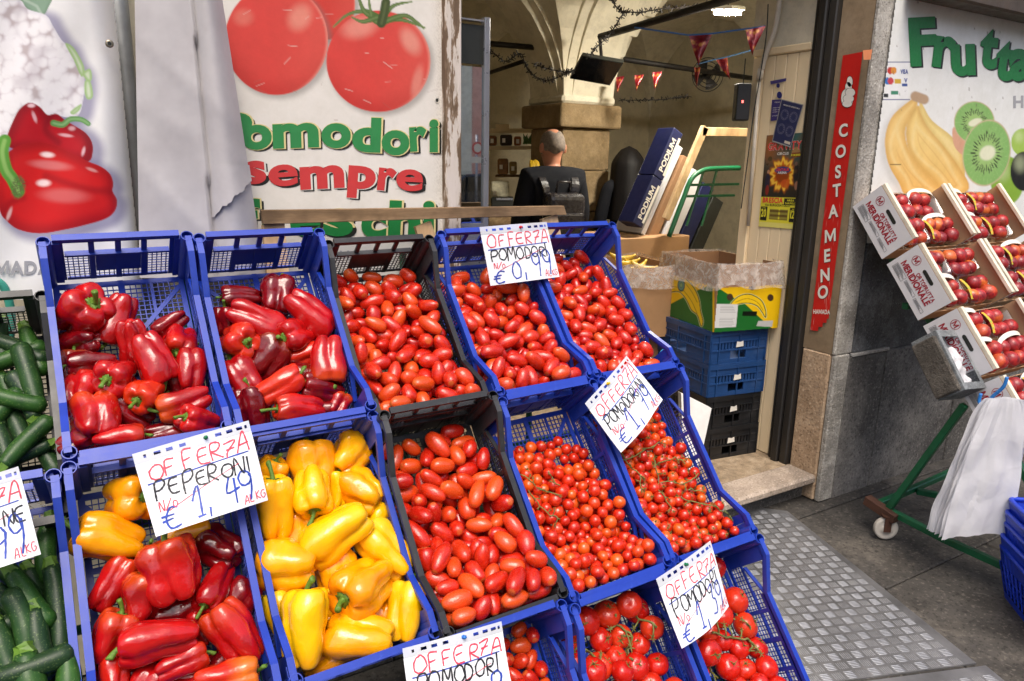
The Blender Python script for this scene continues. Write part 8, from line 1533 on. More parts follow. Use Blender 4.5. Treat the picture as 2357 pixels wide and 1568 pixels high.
m = MB(); m.tube([Vector(p_) for p_ in spline([tuple(Vector(ax(u, v, 2.985)) - hk) for u, v in ((2318, 868), (2310, 890), (2288, 910), (2268, 930), (2254, 926), (2258, 906))], 5, False)], .007, 8); m.build('blue_hook', mat('blue plastic hook', srgb(50, 130, 210), .3), cb, True)
# stacked shopping baskets in the lower right corner
MT['basket'] = plastic('blue basket plastic', srgb(20, 58, 190), srgb(80, 110, 210))
bx0 = np.array((3.03, -1.16)); 
for k in range(5):
    t = thing('shopping_basket', f'{["lowest", "second lowest", "middle", "second highest", "topmost"][k]} blue shopping basket of the stack at the lower right', 'basket', (bx0[0], bx0[1], -.005 + .052 * k), (0, 0, R(-42 + 2 * (k % 2))), 'stacked blue baskets')
    m = MB(); w0, l0, w1, l1, h = .15, .21, .185, .255, .215
    for z0_, z1_ in ((0, .03), (.06, .07), (.10, .11), (.15, h)):
        q0, q1 = z0_ / h, z1_ / h; r0 = [(s_ * (w0 + (w1 - w0) * q0), p_ * (l0 + (l1 - l0) * q0), z0_) for s_, p_ in ((-1, -1), (1, -1), (1, 1), (-1, 1))]; r1 = [(s_ * (w0 + (w1 - w0) * q1), p_ * (l0 + (l1 - l0) * q1), z1_) for s_, p_ in ((-1, -1), (1, -1), (1, 1), (-1, 1))]
        m.add(r0 + r1, [(i, (i + 1) % 4, 4 + (i + 1) % 4, 4 + i) for i in range(4)])
    for s_ in range(4):
        for f_ in np.linspace(0, 1, 15 if s_ % 2 else 11):
            c4 = ((-1, -1), (1, -1), (1, 1), (-1, 1)); a, b = c4[s_], c4[(s_ + 1) % 4]; ux, uy = a[0] + (b[0] - a[0]) * f_, a[1] + (b[1] - a[1]) * f_
            m.bar((ux * (w0 + .002), uy * (l0 + .002), .03), (ux * (w0 + (w1 - w0) * .7 + .002), uy * (l0 + (l1 - l0) * .7 + .002), .15), .006, .006)
    m.add([(-w0, -l0, .001), (w0, -l0, .001), (w0, l0, .001), (-w0, l0, .001)], [(0, 1, 2, 3)]); m.build('basket_body', MT['basket'], t)
    m = MB(); rr = .028
    m.tube([((w1 - rr) * cx + rr * math.cos(R(a0 + q)), (l1 - rr) * cy_ + rr * math.sin(R(a0 + q)), h) for cx, cy_, a0 in ((1, 1, 0), (-1, 1, 90), (-1, -1, 180), (1, -1, 270)) for q in (0, 30, 60, 90)], .010, 8, closed=True); m.build('rim', MT['basket'], t, True)
    m = MB(); m.tube([(-w1 - .004, -.06, h - .012), (-w1 - .006, -.13, h + .012), (-w1 - .002, -.2, h + .012), (-w1 + .03, -l1 - .004, h + .01), (w1 - .03, -l1 - .006, h + .01), (w1 + .003, -.18, h + .01), (w1 + .006, -.06, h - .012)], .009, 8); hd = m.build('handle', MT['inkblack'], t, True)
    for s_ in (-1, 1): MB().lathe([(.0001, .006), (.005, .006), (.008, .0)], 12, M=Matrix.Translation((s_ * (w1 + .014), -.062, h - .012)) @ Matrix.Rotation(R(90) * s_, 4, 'Y')).build('rivet', MT['whitemetal'], hd, True)
# ---------------------------------------------------------------- inside the shop
MT['iron'] = mat('dark iron', srgb(34, 30, 28), .6, .4, var=.3)
def rod(a, b, r_, label):
    m = MB(); m.tube([a, b], r_, 8); return tag(m.build('tie_rod', MT['iron'], smooth=True), label, 'tie rod', 'iron tie rods under the vault')
a = ad(1437, 137, 6.0); rod(a, ay(1735, 181, a[1]), .022, 'dark tie rod running right from the pillar towards the fan')
a2 = ad(1381, 85, 5.4); rod(a2, ax(1700, -8, a2[0]), .025, 'dark tie rod above the television coming towards the doorway')
a = ad(1245, 111, 6.0); rod(a, ay(1110, 99, a[1]), .022, 'dark tie rod left of the arch behind the glass frame')
a = ad(1226, 134, 6.4); rod(a, ad(1120, 170, 7.4), .02, 'dark tie rod slanting away below the left rod')
# television
tv = thing('television', 'black flat television tilted down from the tie rod by the pillar', 'television', tuple(ad(1374, 163, 5.2)))
c0 = Vector(tv.location); q = [Vector(ad(1340, 128.6, 5.12)) - c0, Vector(ad(1435, 145, 5.12)) - c0, Vector(ad(1403.6, 197, 5.28)) - c0, Vector(ad(1312, 181, 5.28)) - c0]
nv = (q[1] - q[0]).cross(q[3] - q[0]).normalized(); nv = nv if nv.dot(Vector(CAM) - c0) < 0 else -nv
m = MB(); m.add(q + [p_ + nv * .04 for p_ in q], [(0, 1, 2, 3), (7, 6, 5, 4), (0, 4, 5, 1), (1, 5, 6, 2), (2, 6, 7, 3), (3, 7, 4, 0)]); m.build('casing', MT['inkblack'], tv, fixn=True)
m = MB(); m.add([p_ * .95 - nv * .002 for p_ in q], [(0, 1, 2, 3)]); m.build('screen', mat('dark screen', srgb(14, 14, 15), .15), tv)
m = MB(); m.tube([Vector(ad(1381, 90, 5.3)) - c0, Vector(ad(1384, 128, 5.2)) - c0, Vector((0, 0, .03)) + nv * .05], .012, 8); m.build('bracket', MT['iron'], tv)
# fairy light garlands
def garland(pts, dist, label):
    m = MB(); P_ = [Vector(ad(u, v, dist)) for u, v in spline(pts, 10, False)]; m.tube(P_, .004, 5); rg = random.Random(len(pts) * 7 + int(pts[0][0]))
    for i in range(0, len(P_), 1):
        for k in range(2): d_ = Vector((rg.uniform(-1, 1), rg.uniform(-1, 1), rg.uniform(-1, 1))).normalized() * .028; m.bar(P_[i], P_[i] + d_, .005, .005)
    tag(m.build('light_garland', MT['iron']), label, 'garland', 'unlit fairy light strings')
Z5 = lambda x, y: (1035.6 + x * .3522, y * .3522)
garland([Z5(*q) for q in ((260, 320), (360, 400), (460, 350), (500, 440), (560, 500), (640, 525), (720, 500), (800, 460))], 5.2, 'unlit garland sagging across the arch left of the television')
garland([Z5(*q) for q in ((550, 420), (640, 450), (740, 470), (800, 470))], 5.15, 'short unlit garland just above the sagging one')
garland([Z5(*q) for q in ((1050, -10), (1100, 60), (1140, 75), (1250, 80), (1372, 60), (1520, 50), (1700, 20))], 4.9, 'unlit garland above the upper tie rod at the top edge')
garland([Z5(*q) for q in ((1135, 80), (1095, 150), (1040, 230), (960, 310), (910, 370))], 5.1, 'unlit garland hanging down towards the television')
garland([Z5(*q) for q in ((1120, 655), (1250, 655), (1372, 652), (1480, 640), (1560, 630))], 6.2, 'unlit garland along the wall right of the pillar')
# bunting
fl_t = NT('ornamented foil pennant'); vv = fl_t.coord('Object', (1, 1, 1)); w_ = fl_t.n('TexVoronoi'); w_.inputs['Scale'].default_value = 34; fl_t.l(vv, w_.inputs['Vector'])
fl_t.set(Base_Color=fl_t.ramp(w_.outputs['Distance'], [(.2, srgb(196, 130, 60)), (.45, srgb(140, 30, 36)), (.8, srgb(110, 18, 30))]), Roughness=.25, Metallic=.2)
def pennant(pts, dist, label):
    c = Vector(ad(*pts[2], dist)); a, b, t_ = [Vector(ad(*p_, dist)) - c for p_ in (pts[0], pts[1], pts[2])]; m = MB()
    m.grid(lambda s, r_: (a * (1 - s) + b * s) * (1 - r_) + t_ * r_ + Vector((.02, .03, 0)) * math.sin(s * 5 + r_ * 3) * .25, 5, 6); tag(m.build('pennant', fl_t.m, None, True, loc=c), label, 'pennant', 'red pennants inside the shop')
Z6 = lambda x, y: (1449.8 + x * .3522, y * .3522)
for pts, dist, lb in ((((385, 232), (538, 220), (450, 430)), 3.7, 'large red foil pennant below the lamp'), (((755, 195), (885, 172), (800, 358)), 3.5, 'red foil pennant beside the corrugated conduit'), (((560, 388), (635, 376), (655, 520)), 4.4, 'dark red pennant right of the wall fan'), (((420, 440), (460, 440), (436, 575)), 4.4, 'narrow red pennant in front of the wall fan'), (((30, 492), (92, 488), (42, 598)), 5.6, 'small red pennant, middle one of three right of the pillar'), (((148, 472), (210, 468), (162, 588)), 5.4, 'small red pennant nearest the fan of the three'), (((-90, 505), (-36, 498), (-84, 615)), 5.8, 'small red pennant nearest the pillar of the three')): pennant([Z6(*p_) for p_ in pts], dist, lb)
for pts, d_ in ((((30, 180), (380, 230), (540, 220), (760, 190), (885, 172)), 3.65), (((440, 420), (560, 388), (640, 372), (790, 330)), 4.3)):
    m = MB(); m.tube([ad(*Z6(*p_), d_) for p_ in pts], .004, 5); tag(m.build('bunting_string', mat('blue string', srgb(60, 110, 170), .5)), f'blue bunting string {"under the lamp" if d_ < 4 else "in front of the fan"}', 'string')
# wall fan
fc = ad(*Z6(505, 490), 6.6); fan = thing('wall_fan', 'round dark wall fan on the back wall right of the pillar', 'fan', tuple(fc), (R(90), 0, R(-25)))
for r_ in (.145, .11, .075, .04): MB().tube([(r_ * math.cos(k / 24 * 6.2832), r_ * math.sin(k / 24 * 6.2832), .03 - r_ * .1) for k in range(24)], .004, 6, closed=True).build('guard_ring', MT['iron'], fan)
m = MB()
for k in range(4): m.grid(lambda a_, b_: ((.03 + .1 * b_) * math.cos(k * 1.57 + a_ * .9), (.03 + .1 * b_) * math.sin(k * 1.57 + a_ * .9), (a_ - .5) * .03), 5, 5)
m.build('blades', MT['iron'], fan); MB().lathe([(.0001, .04), (.03, .035), (.035, -.05), (.0001, -.05)], 14).build('motor', MT['iron'], fan, True)
# shelf with goods on the back wall left of the pillar
sh = thing('wall_shelf', 'white moulded shelf on the back wall left of the pillar', 'shelf', tuple(ad(1190, 336, 6.9))); s0 = Vector(sh.location)
ex = Vector((.86, -.51, 0)); 
def sbx(parent, org, u0, v0, u1, v1, dist, th, name, mt, bev=.004):
    A, B = Vector(ad(u0, v0, dist)), Vector(ad(u1, v1, dist)); fw = Vector((.5, .83, 0)) * th; C2, D2 = Vector(ad(u1, v0, dist)), Vector(ad(u0, v1, dist)); m = MB()
    m.add([p_ - org for p_ in (A, C2, B, D2, A + fw, C2 + fw, B + fw, D2 + fw)], [(0, 3, 2, 1), (4, 5, 6, 7), (0, 1, 5, 4), (1, 2, 6, 5), (2, 3, 7, 6), (3, 0, 4, 7)]); return m.build(name, mt if not isinstance(mt, str) else MT[mt], parent, fixn=True, bevel=bev)
sbx(sh, s0, 1122, 336, 1240, 344, 6.8, .25, 'board', 'creampaint'); sbx(sh, s0, 1122, 296, 1240, 306, 7.0, .1, 'cornice', 'creampaint'); sbx(sh, s0, 1140, 286, 1172, 304, 6.98, .1, 'crest', 'creampaint'); sbx(sh, s0, 1140, 403, 1230, 408, 6.8, .25, 'board', 'oldwood')
goods = [(1124, 312, 1143, 335, (120, 74, 44), 'brown paper pack at the left end of the upper shelf'), (1151, 310, 1179, 335, (48, 34, 28), 'dark box of packets on the upper shelf'), (1183, 314, 1200, 335, (150, 84, 36), 'orange-brown packet beside the green leaves'), (1145, 365, 1170, 402, (126, 88, 50), 'brown tray at the left of the lower shelf'), (1172, 372, 1190, 402, (140, 116, 70), 'tan bundle in the middle of the lower shelf'), (1130, 418, 1172, 470, (196, 190, 164), 'pale sack under the lower shelf')]
for (u0, v0, u1, v1, c_, lb) in goods:
    t = thing('shelf_pack', lb, 'pack', tuple(ad((u0 + u1) / 2, v1, 6.7)), group='goods on the wall shelf'); sbx(t, Vector(t.location), u0, v0, u1, v1, 6.7, .15, 'pack', mat('pack', srgb(*c_), .5, var=.3, vs=30, bump=.4, bs=50), .012); sbx(t, Vector(t.location), u0 + 5, (v0 + v1) / 2 - 4, u0 + 12, (v0 + v1) / 2 + 6, 6.68, .01, 'tag', 'inkwhite', 0)
m = MB(); rg = random.Random(3)
for i in range(26): b_ = Vector(ad(1203 + rg.uniform(0, 32), 332, 6.7)); d_ = Vector((rg.uniform(-.04, .04), rg.uniform(-.05, .02), rg.uniform(.03, .1))); x_ = d_.cross(Vector((.5, .8, 0))).normalized() * .012; m.add([b_ - x_ * .4, b_ + d_ * .5 - x_, b_ + d_, b_ + d_ * .5 + x_, b_ + x_ * .4], [(0, 1, 2, 3, 4)])
tag(m.build('green_leaves', mat('fresh leaves', srgb(70, 110, 50), .5, var=.4, vs=30)), 'bunch of green leaves on the upper shelf by the pillar', 'leaves')
m = MB(); rg = random.Random(5)
for i in range(5): m.tube([ad(1222 + q * 1.5 + i * 3, 368 + q * 9 + rg.uniform(-3, 3), 6.2) for q in range(5)], [.01, .022, .025, .022, .008], 7)
tag(m.build('banana_bunch', MT['banana'], smooth=True), 'small banana bunch hanging left of the man', 'bananas')
# till scale on the counter
ct = thing('shop_counter', 'dark shop counter behind the plank shelf', 'counter', tuple(ad(1180, 520, 6.0))); sbx(ct, Vector(ct.location), 1125, 478, 1250, 700, 6.0, .5, 'counter_body', 'oldwood')
scq = thing('counter_scale', 'black weighing scale with a pale display on the counter', 'scale', tuple(ad(1155, 478, 5.9))); sbx(scq, Vector(scq.location), 1130, 455, 1182, 477, 5.9, .2, 'scale_body', 'inkblack', .01); sbx(scq, Vector(scq.location), 1142, 456, 1180, 461, 5.89, .01, 'display', 'alugap', 0)
# leaning blue cartons, wooden frame and hand truck
pc = thing('fruit_carton_stack', 'blue cartons leaning on a hand truck inside the doorway', 'cartons', tuple(ay(1457, 512, 1.6))); k0 = Vector(pc.location)
A, B = Vector(ay(1457, 512, 1.6)), Vector(ay(1553, 292, 1.6)); al = (B - A); ln_ = al.length; al.normalize(); th_ = Vector((-al.z, 0, al.x)); th_ = th_ if th_.x > 0 else -th_
MT['bluecard'] = mat('blue printed carton', srgb(18, 26, 74), .5, var=.1)
for i in range(2):
    s_ = A + al * (ln_ * .5 * i); e_ = A + al * (ln_ * .5 * (i + 1) - .004); m = MB(); dp = Vector((0, .16, 0)); hh_ = th_ * .092
    m.add([p_ - k0 for p_ in (s_, e_, e_ + hh_, s_ + hh_, s_ + dp, e_ + dp, e_ + hh_ + dp, s_ + hh_ + dp)], [(0, 1, 2, 3), (7, 6, 5, 4), (0, 4, 5, 1), (1, 5, 6, 2), (2, 6, 7, 3), (3, 7, 4, 0)]); m.build('carton', MT['bluecard'], pc, fixn=True, bevel=.004)
    f = lambda x, y, o=.002: s_ + al * (.03 + x * .062) + th_ * (.062 - y * .06) + Vector((0, -o, 0)) - k0
    f = lambda x, y, o=.002: s_ + al * (.045 + x * .060) + th_ * (.058 - y * .055) + Vector((0, -o, 0)) - k0
    text_mesh('PODIUM', f, .03).build('printed_text', MT['inkwhite'], pc)
    m = MB(); m.add([s_ + al * p_ + th_ * r_ + Vector((0, -.002, 0)) - k0 for p_, r_ in ((.03, .068), (.3, .068), (.3, .088), (.03, .088))], [(0, 1, 2, 3)]); m.build('white_label', MT['inkwhite'], pc)
tw = thing('carton_tower', 'brown cartons piled up behind the banana boxes', 'cartons', (A.x - .1, 1.6, .146)); hz = (A.z - .1 - .146) / 3
for i in range(3): MB().bx(0, .62, 0, .5, i * hz + .001, (i + 1) * hz - .003).build('carton', MT['card'], tw, bevel=.006)
fr = thing('leaning_timbers', 'leaning raw timbers nailed at a corner beside the blue cartons', 'timber', tuple(ay(1530, 505, 1.56))); k1 = Vector(fr.location)
for (u0, v0, u1, v1, w) in ((1622, 293, 1532, 505, 19), (1614, 303, 1718, 305, 20)): MB().bar(Vector(ay(u0, v0, 1.56)) - k1, Vector(ay(u1, v1, 1.56)) - k1, w * 4.7 / FPX, .03, (0, 1, 0)).build('frame_bar', MT['newwood'], fr, bevel=.002)
ht = thing('hand_truck', 'green tubular hand truck leaning behind the banana boxes', 'hand truck', tuple(ay(1600, 500, 1.52))); k2 = Vector(ht.location)
m = MB(); m.tube([Vector(ay(u, v, 1.52)) - k2 for u, v in spline([(1540, 545), (1572, 460), (1592, 412), (1620, 392), (1660, 388), (1702, 387)], 6, False)], .017, 9); m.build('handle_tube', MT['green'], ht, True)
for (u0, v0, u1, v1) in ((1590, 426, 1700, 424), (1580, 452, 1690, 450), (1620, 392, 1580, 520), (1650, 392, 1615, 520)): MB().tube([Vector(ay(u0, v0, 1.54)) - k2, Vector(ay(u1, v1, 1.54)) - k2], .009, 7).build('cross_bar', MT['green'], ht)
for i, (o0, o1, mt, lb) in enumerate(((.2, .24, 'whitecard', 'white carton leaning behind the raw wooden timbers'), (.27, .35, 'carddark', 'dark brown carton leaning behind the hand truck'), (.40, .52, 'whitecard', 'white printed carton leaning behind the green hand truck'), (.54, .66, 'bluecard', 'navy carton leaning behind the green hand truck'), (.68, .80, 'inkblack', 'black tray leaning lowest behind the green hand truck'))):
    t = thing('leaning_carton', lb, 'carton', tuple(A + th_ * o0)); kk = Vector(t.location); m = MB(); y0 = Vector((0, .12, 0)); y1 = Vector((0, .42, 0)); e_ = al * (ln_ * (.96 - .05 * i))
    m.add([p_ - kk for p_ in (A + th_ * o0 + y0, A + th_ * o0 + e_ + y0, A + th_ * o1 + e_ + y0, A + th_ * o1 + y0, A + th_ * o0 + y1, A + th_ * o0 + e_ + y1, A + th_ * o1 + e_ + y1, A + th_ * o1 + y1)], [(0, 1, 2, 3), (7, 6, 5, 4), (0, 4, 5, 1), (1, 5, 6, 2), (2, 6, 7, 3), (3, 7, 4, 0)]); m.build('carton', MT[mt], t, fixn=True, bevel=.004)
# ---------------------------------------------------------------- people
def add_head(em):
    b = bmesh.new(); b.from_mesh(em)
    def part(fn, nu, nv):
        V = [[b.verts.new(fn(i / nu, j / nv)) for i in range(nu)] for j in range(nv + 1)]
        for j in range(nv):
            for i in range(nu): b.faces.new((V[j][i], V[j][(i + 1) % nu], V[j + 1][(i + 1) % nu], V[j + 1][i]))
        b.faces.new(V[0][::-1]); b.faces.new(V[-1])
    def skull(a, t):                                  # y forward: wide back of the head, narrower jaw and a nose ridge
        th = .08 + t * 2.98; ph = a * 6.2832; r_ = math.sin(th) ** .85; x, y, z_ = r_ * math.cos(ph), r_ * math.sin(ph), math.cos(th)
        low = max(0, -z_); x *= .084 * (1 - .32 * low); y *= .104 * (1 - .2 * low if y > 0 else 1 - .42 * low); y += .03 * low
        if math.sin(ph) > .97 and -.35 < z_ < .1: y += .018
        return Vector((x, y + .025, 1.655 + z_ * .122))
    part(skull, 24, 18)
    for s_ in (-1, 1): part(lambda a, t: Vector((s_ * (.082 + .016 * t + .004 * math.cos(a * 6.28)), .012 - .008 * t + .017 * math.cos(a * 6.2832), 1.648 + .033 * math.sin(a * 6.2832))), 10, 3)
    me = bpy.data.meshes.new('h'); b.to_mesh(me); b.free(); o = bpy.data.objects.new('h', me); col.objects.link(o); rm = o.modifiers.new('r', 'REMESH'); rm.mode = 'VOXEL'; rm.voxel_size = .009; sm_ = o.modifiers.new('s', 'SMOOTH'); sm_.iterations = 3
    dg = bpy.context.evaluated_depsgraph_get(); r = bpy.data.meshes.new_from_object(o.evaluated_get(dg)); bpy.data.objects.remove(o); return r
def skin_body(name, joints, edges, rad, mt, parent, sub=2, head=False):
    me = bpy.data.meshes.new(name); me.from_pydata([Vector(j) for j in joints], edges, []); o = bpy.data.objects.new(name, me); col.objects.link(o)
    sk = o.modifiers.new('s', 'SKIN'); o.modifiers.new('b', 'SUBSURF').levels = sub; o.modifiers['b'].render_levels = sub; sk.use_smooth_shade = True
    for i, r_ in enumerate(rad): me.skin_vertices[0].data[i].radius = r_ if hasattr(r_, '__len__') else (r_, r_)
    me.skin_vertices[0].data[0].use_root = True
    dg = bpy.context.evaluated_depsgraph_get(); em = bpy.data.meshes.new_from_object(o.evaluated_get(dg)); bpy.data.objects.remove(o)
    if head: em = add_head(em)
    em.materials.clear(); em.materials.append(mt); em.polygons.foreach_set('use_smooth', [True] * len(em.polygons)); return ob(name, em, parent)
MT['skin'] = mat('skin', srgb(190, 128, 100), .5, var=.1, vs=10); MT['darkcloth'] = mat('dark jacket cloth', srgb(24, 25, 30), .9, spec=.2, var=.25, vs=8, bump=.3, bs=30); MT['leather'] = mat('black leather', srgb(40, 36, 38), .3, var=.25, vs=10, bump=.2, bs=30); MT['greyhair'] = mat('short grey hair', srgb(120, 108, 98), .8, var=.4, vs=60, bump=.6, bs=200); MT['blackhair'] = mat('long black hair', srgb(14, 11, 11), .6, spec=.2, var=.4, vs=20, bump=.5, bs=40, scale=(1, 1, .1))
def torso(w, k=1.):
    J = [(0, 0, .95), (0, 0, 1.1), (0, .0, 1.28), (0, .0, 1.42), (0, .01, 1.49)]; Rr = [(.16 * w, .115 * w), (.15 * w, .11 * w), (.165 * w, .115 * w), (.13 * w, .09 * w), (.06 * k, .06 * k)]
    E = [(0, 1), (1, 2), (2, 3), (3, 4)]; return J, Rr, E
def person(loc, rz, label, hgt, arms):
    t = thing('person', label, 'person', loc, (0, 0, rz)); t.scale = (hgt / 1.75,) * 3; return t
mp = ad(1275, 332, 5.0)
man = person((mp[0], mp[1], .146), R(-10), 'person with short grey hair in a dark jacket carrying a black backpack', 1.76, 0)
# body (faces +y, seen from behind): pelvis root, spine, head, arms, legs
J = [(0, 0, .95), (0, 0, 1.12), (0, 0, 1.3), (0, .0, 1.45), (0, .01, 1.52), (0, .03, 1.56), (0, .035, 1.64), (0, .03, 1.71),
     (-.175, 0, 1.455), (-.235, .01, 1.16), (-.2, .14, .98), (-.19, .2, .93), (.175, 0, 1.455), (.235, .01, 1.16), (.2, .14, .98), (.19, .2, .93),
     (-.09, 0, .88), (-.1, .01, .48), (-.1, -.02, .08), (-.1, .1, .03), (.09, 0, .88), (.1, .01, .48), (.1, -.02, .08), (.1, .1, .03)]
E = [(0, 1), (1, 2), (2, 3), (3, 4), (4, 5), (5, 6), (6, 7), (3, 8), (8, 9), (9, 10), (10, 11), (3, 12), (12, 13), (13, 14), (14, 15), (0, 16), (16, 17), (17, 18), (18, 19), (0, 20), (20, 21), (21, 22), (22, 23)]
RD = [(.15, .11), (.14, .1), (.16, .11), (.11, .08), .052, (.066, .072), (.078, .098), (.062, .078), .055, .045, .034, .028, .055, .045, .034, .028, .085, .06, .045, .04, .085, .06, .045, .04]
body = skin_body('body', J, E, RD, MT['skin'], man, head=True)
jk = [0, 1, 2, 3, 8, 9, 10, 12, 13, 14]; ix = {j: i for i, j in enumerate(jk)}
skin_body('jacket', [J[j] for j in jk] + [(0, .0, 1.535)], [(ix[a], ix[b]) for a, b in E if a in ix and b in ix] + [(ix[3], 10)], [(.17, .13), (.165, .125), (.185, .135), (.14, .10), .088, .07, .052, .088, .07, .052, .074], MT['darkcloth'], man)
tr_ = [0, 16, 17, 18, 20, 21, 22]; ix = {j: i for i, j in enumerate(tr_)}; skin_body('trousers', [J[j] for j in tr_], [(ix[a], ix[b]) for a, b in E if a in ix and b in ix], [(.155, .12), .1, .075, .06, .1, .075, .06], MT['darkcloth'], man)
m = MB()                                                  # cropped hair round the back and sides, bald crown
def crop(a, b):
    ph = R(-205 + 230 * a) ; th = .52 + b * 1.38 + .1 * math.sin(a * 17); r_ = math.sin(th) ** .85; low = max(0, -math.cos(th)); y = r_ * math.sin(ph); k = 1.035 if 0 < b < 1 and 0 < a < 1 else .97
    return Vector((r_ * math.cos(ph) * .084 * k * (1 - .32 * low), y * .104 * k * (1 - .42 * low if y < 0 else 1) + .025 + .03 * low, 1.655 + math.cos(th) * .122 * k))
m.grid(crop, 30, 12); m.build('hair', MT['greyhair'], man, True)
bp = thing('backpack', 'black leather backpack on the back of the person in the shop', 'backpack', (mp[0], mp[1], .146), (0, 0, R(-10)))
MB().bx(-.14, .14, -.26, -.125, .98, 1.37).build('bag_body', MT['leather'], bp, bevel=.045, seg=3); MB().bx(-.11, .11, -.30, -.261, 1.0, 1.24).build('front_pocket', MT['leather'], bp, bevel=.015, seg=2)
m = MB(); m.tube([(-.05, -.17, 1.36), (-.045, -.185, 1.44), (.045, -.185, 1.44), (.05, -.17, 1.36)], .010, 8); m.build('grab_handle', MT['leather'], bp, True)
for s_ in (-1, 1):
    m = MB(); P_ = [Vector(p_) for p_ in spline([(s_ * .075, -.125, 1.27), (s_ * .11, -.135, 1.40), (s_ * .125, -.07, 1.475), (s_ * .135, .03, 1.47), (s_ * .14, .10, 1.40)], 5, False)]
    for a, b in zip(P_[:-1], P_[1:]): m.bar(a, b + (b - a) * .15, .05, .014, (0, -.6, .8))
    m.build('shoulder_strap', MT['leather'], bp)
wp = ad(1447, 385, 6.0)
wom = person((wp[0], wp[1], .146), R(-20), 'person with long black hair in dark clothes carrying a pale tote bag', 1.66, 0)
skin_body('body', J, E, [r_ if not hasattr(r_, '__len__') else tuple(q * .92 for q in r_) for r_ in RD], MT['skin'], wom, head=True)
jk = [0, 1, 2, 3, 8, 9, 10, 12, 13, 14]; ix = {j: i for i, j in enumerate(jk)}; skin_body('coat', [J[j] for j in jk] + [(0, 0, .62)], [(ix[a], ix[b]) for a, b in E if a in ix and b in ix] + [(0, 10)], [(.165, .125), (.15, .115), (.165, .125), (.12, .09), .07, .06, .045, .07, .06, .045, (.18, .13)], MT['darkcloth'], wom)
skin_body('trousers', [J[j] for j in (0, 16, 17, 18, 20, 21, 22)], [(0, 1), (1, 2), (2, 3), (0, 4), (4, 5), (5, 6)], [(.14, .11), .09, .065, .055, .09, .065, .055], MT['darkcloth'], wom)
m = MB(); m.grid(lambda a, b: (lambda ph, w, z_: Vector((math.cos(ph) * w * (1 + .05 * math.sin(ph * 9)), -.03 + math.sin(ph) * w * (1.0 if math.sin(ph) < 0 else .85) + .045 * (1 - b), z_)))(a * 6.2832, (.004 + .128 * min(1, b * 4.5) ** .5) + .05 * b, 1.795 - .62 * b + .0 * a), 30, 22, wrapu=True); m.build('hair', MT['blackhair'], wom, True)
tb = thing('tote_bag', 'pale canvas tote bag on the arm of the long-haired person', 'bag', (wp[0], wp[1], .146), (0, 0, R(-20)))
MB().bx(.19, .24, -.18, .14, .74, 1.06).build('bag_body', mat('pale canvas', srgb(206, 196, 166), .8), tb, bevel=.012); 
for y in (-.1, .06): m = MB(); m.tube([(.215, y, 1.06), (.2, y * .5 - .02, 1.3), (.17, -.02, 1.47)], .009, 6); m.build('strap', MT['inkwhite'], tb, True)
# ---------------------------------------------------------------- the street opposite (seen mirrored in the side light)
def mir(u, v, yv): p_ = ay(u, v, yv); return np.array((p_[0], 2 * GY - yv, p_[2]))
def house(name, x0, x1, mt, label, h, floors, xs):
    t = thing(name, label, 'building', ((x0 + x1) / 2, -17, 0)); o = Vector(t.location)
    MB().bx(x0 - o.x, x1 - o.x, -6, 0, 0, h).build('wall', MT[mt], t); MB().bx(x0 - o.x - .1, x1 - o.x + .1, -6.1, .35, h + .002, h + .25).build('roof_eave', MT['rust'], t)
    for z_ in floors:
        for x in xs:
            w = MB().bx(x - .55 - o.x, x + .55 - o.x, .002, .03, z_, z_ + 1.7).build('window', MT['inkblue'] if False else MT['alugap'], t); MB().bx(x - .42 - o.x, x + .42 - o.x, .031, .04, z_ + .1, z_ + 1.6).build('pane', MT['inkblack'], w)
            for s_ in (-1, 1): MB().bx(x + s_ * .85 - .28 - o.x, x + s_ * .85 + .28 - o.x, .002, .05, z_, z_ + 1.7).build('shutter', MT['green'], t)
p_ = mir(1086, 250, 17.7)
house('cream_house', -14, p_[0], 'cream', 'cream stucco house across the street, seen in the glass', 8, (1.2, 4.2), (p_[0] - 9, p_[0] - 5.2, p_[0] - 1.9))
house('pink_house', p_[0] + .01, 18, 'pinkfacade', 'pink stucco house across the street, seen in the glass', 9, (1.2, 4.4), (p_[0] + 2.6, p_[0] + 6.2, p_[0] + 9.6))
sg = mir(1097, 341, 13.5); rs = thing('road_sign', 'round white road sign with a red rim mirrored in the glass', 'road sign', (sg[0], sg[1], 0)); rs_r = .14
MB().tube([(0, 0, 0), (0, 0, sg[2] + .3)], .03, 10).build('pole', MT['alugap'], rs, True)
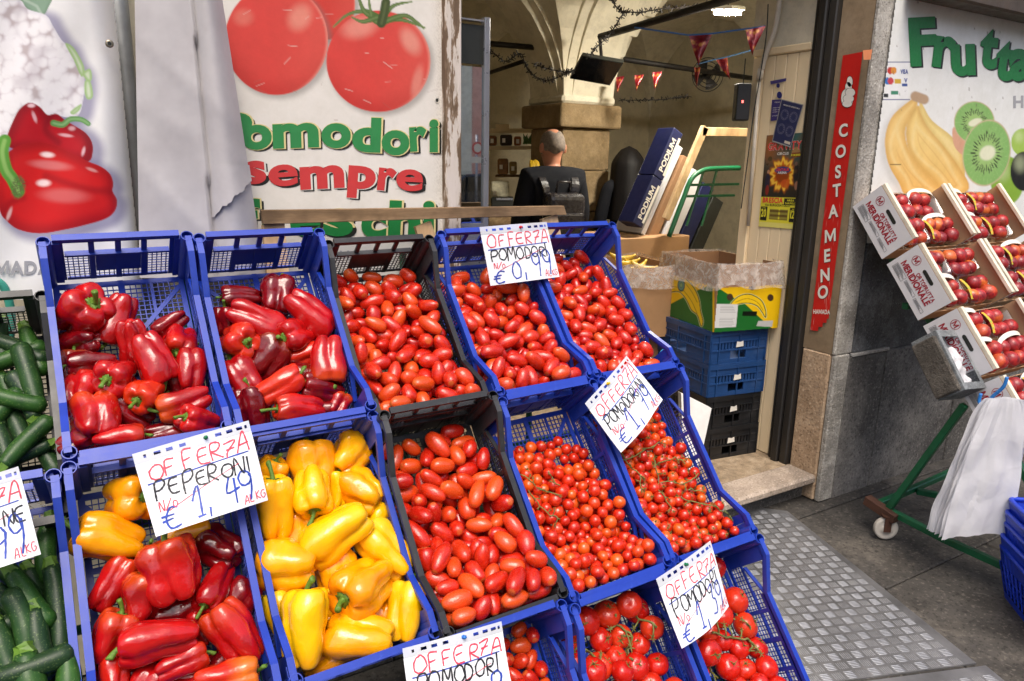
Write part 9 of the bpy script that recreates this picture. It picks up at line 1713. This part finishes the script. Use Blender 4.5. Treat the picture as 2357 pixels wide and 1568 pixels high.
Mx = Matrix.Translation((0, .045, sg[2])) @ Matrix.Rotation(R(-90), 4, 'X')
MB().lathe([(.0001, .004), (rs_r * .72, .004)], 28, M=Mx).build('disc', MT['inkwhite'], rs); MB().lathe([(rs_r * .72, .005), (rs_r, .005), (rs_r, -.004), (.0001, -.004)], 28, M=Mx).build('rim', MT['inkred'], rs); MB().bx(-.18, .18, .036, .042, sg[2] - .34, sg[2] - .2).build('lower_plate', MT['inkwhite'], rs)
cp = mir(1082, 450, 14.6); car = thing('parked_car', 'dark parked car across the street mirrored in the glass', 'car', (cp[0], cp[1], 0), (0, 0, R(4)))
MT['carpaint'] = mat('dark car paint', srgb(40, 48, 60), .2, .3, coat=.8, var=.05); MT['carglass'] = mat('car glass', srgb(20, 26, 30), .05, var=.05)
prof = [(-2.0, .35), (-2.02, .62), (-1.7, .82), (-1.05, .92), (-.5, 1.36), (.6, 1.42), (1.35, 1.02), (1.95, .9), (2.02, .4)]
m = MB(); m.prism(prof, lambda x, z_: (x, -.82, z_), lambda x, z_: (x, .82, z_)); m.build('body', MT['carpaint'], car, fixn=True, bevel=.06, seg=2)
for s_ in (-1, 1):
    m = MB(); m.prism([(-.92, .94), (-.45, 1.3), (.55, 1.35), (1.1, 1.02)], lambda x, z_: (x, s_ * .81, z_), lambda x, z_: (x, s_ * .835, z_)); m.build('side_window', MT['carglass'], car, fixn=True)
    for x in (-1.3, 1.3): w = MB(); w.lathe([(.0001, -.1), (.2, -.1), (.31, -.09), (.33, -.06), (.33, .06), (.31, .09), (.2, .1), (.0001, .1)], 20, M=Matrix.Translation((x, s_ * .75, .33)) @ Matrix.Rotation(R(90), 4, 'X')); wo = w.build('wheel', MT['inkblack'], car, True); MB().lathe([(.0001, .0), (.19, 0)], 16, M=Matrix.Translation((x, s_ * .855, .33)) @ Matrix.Rotation(R(-90 * s_), 4, 'X')).build('rim', MT['alugap'], wo)
    MB().bx(-2.02, -1.95, s_ * .6 - .16, s_ * .6 + .16, .6, .74).build('headlight', MT['alugap'], car, bevel=.02)
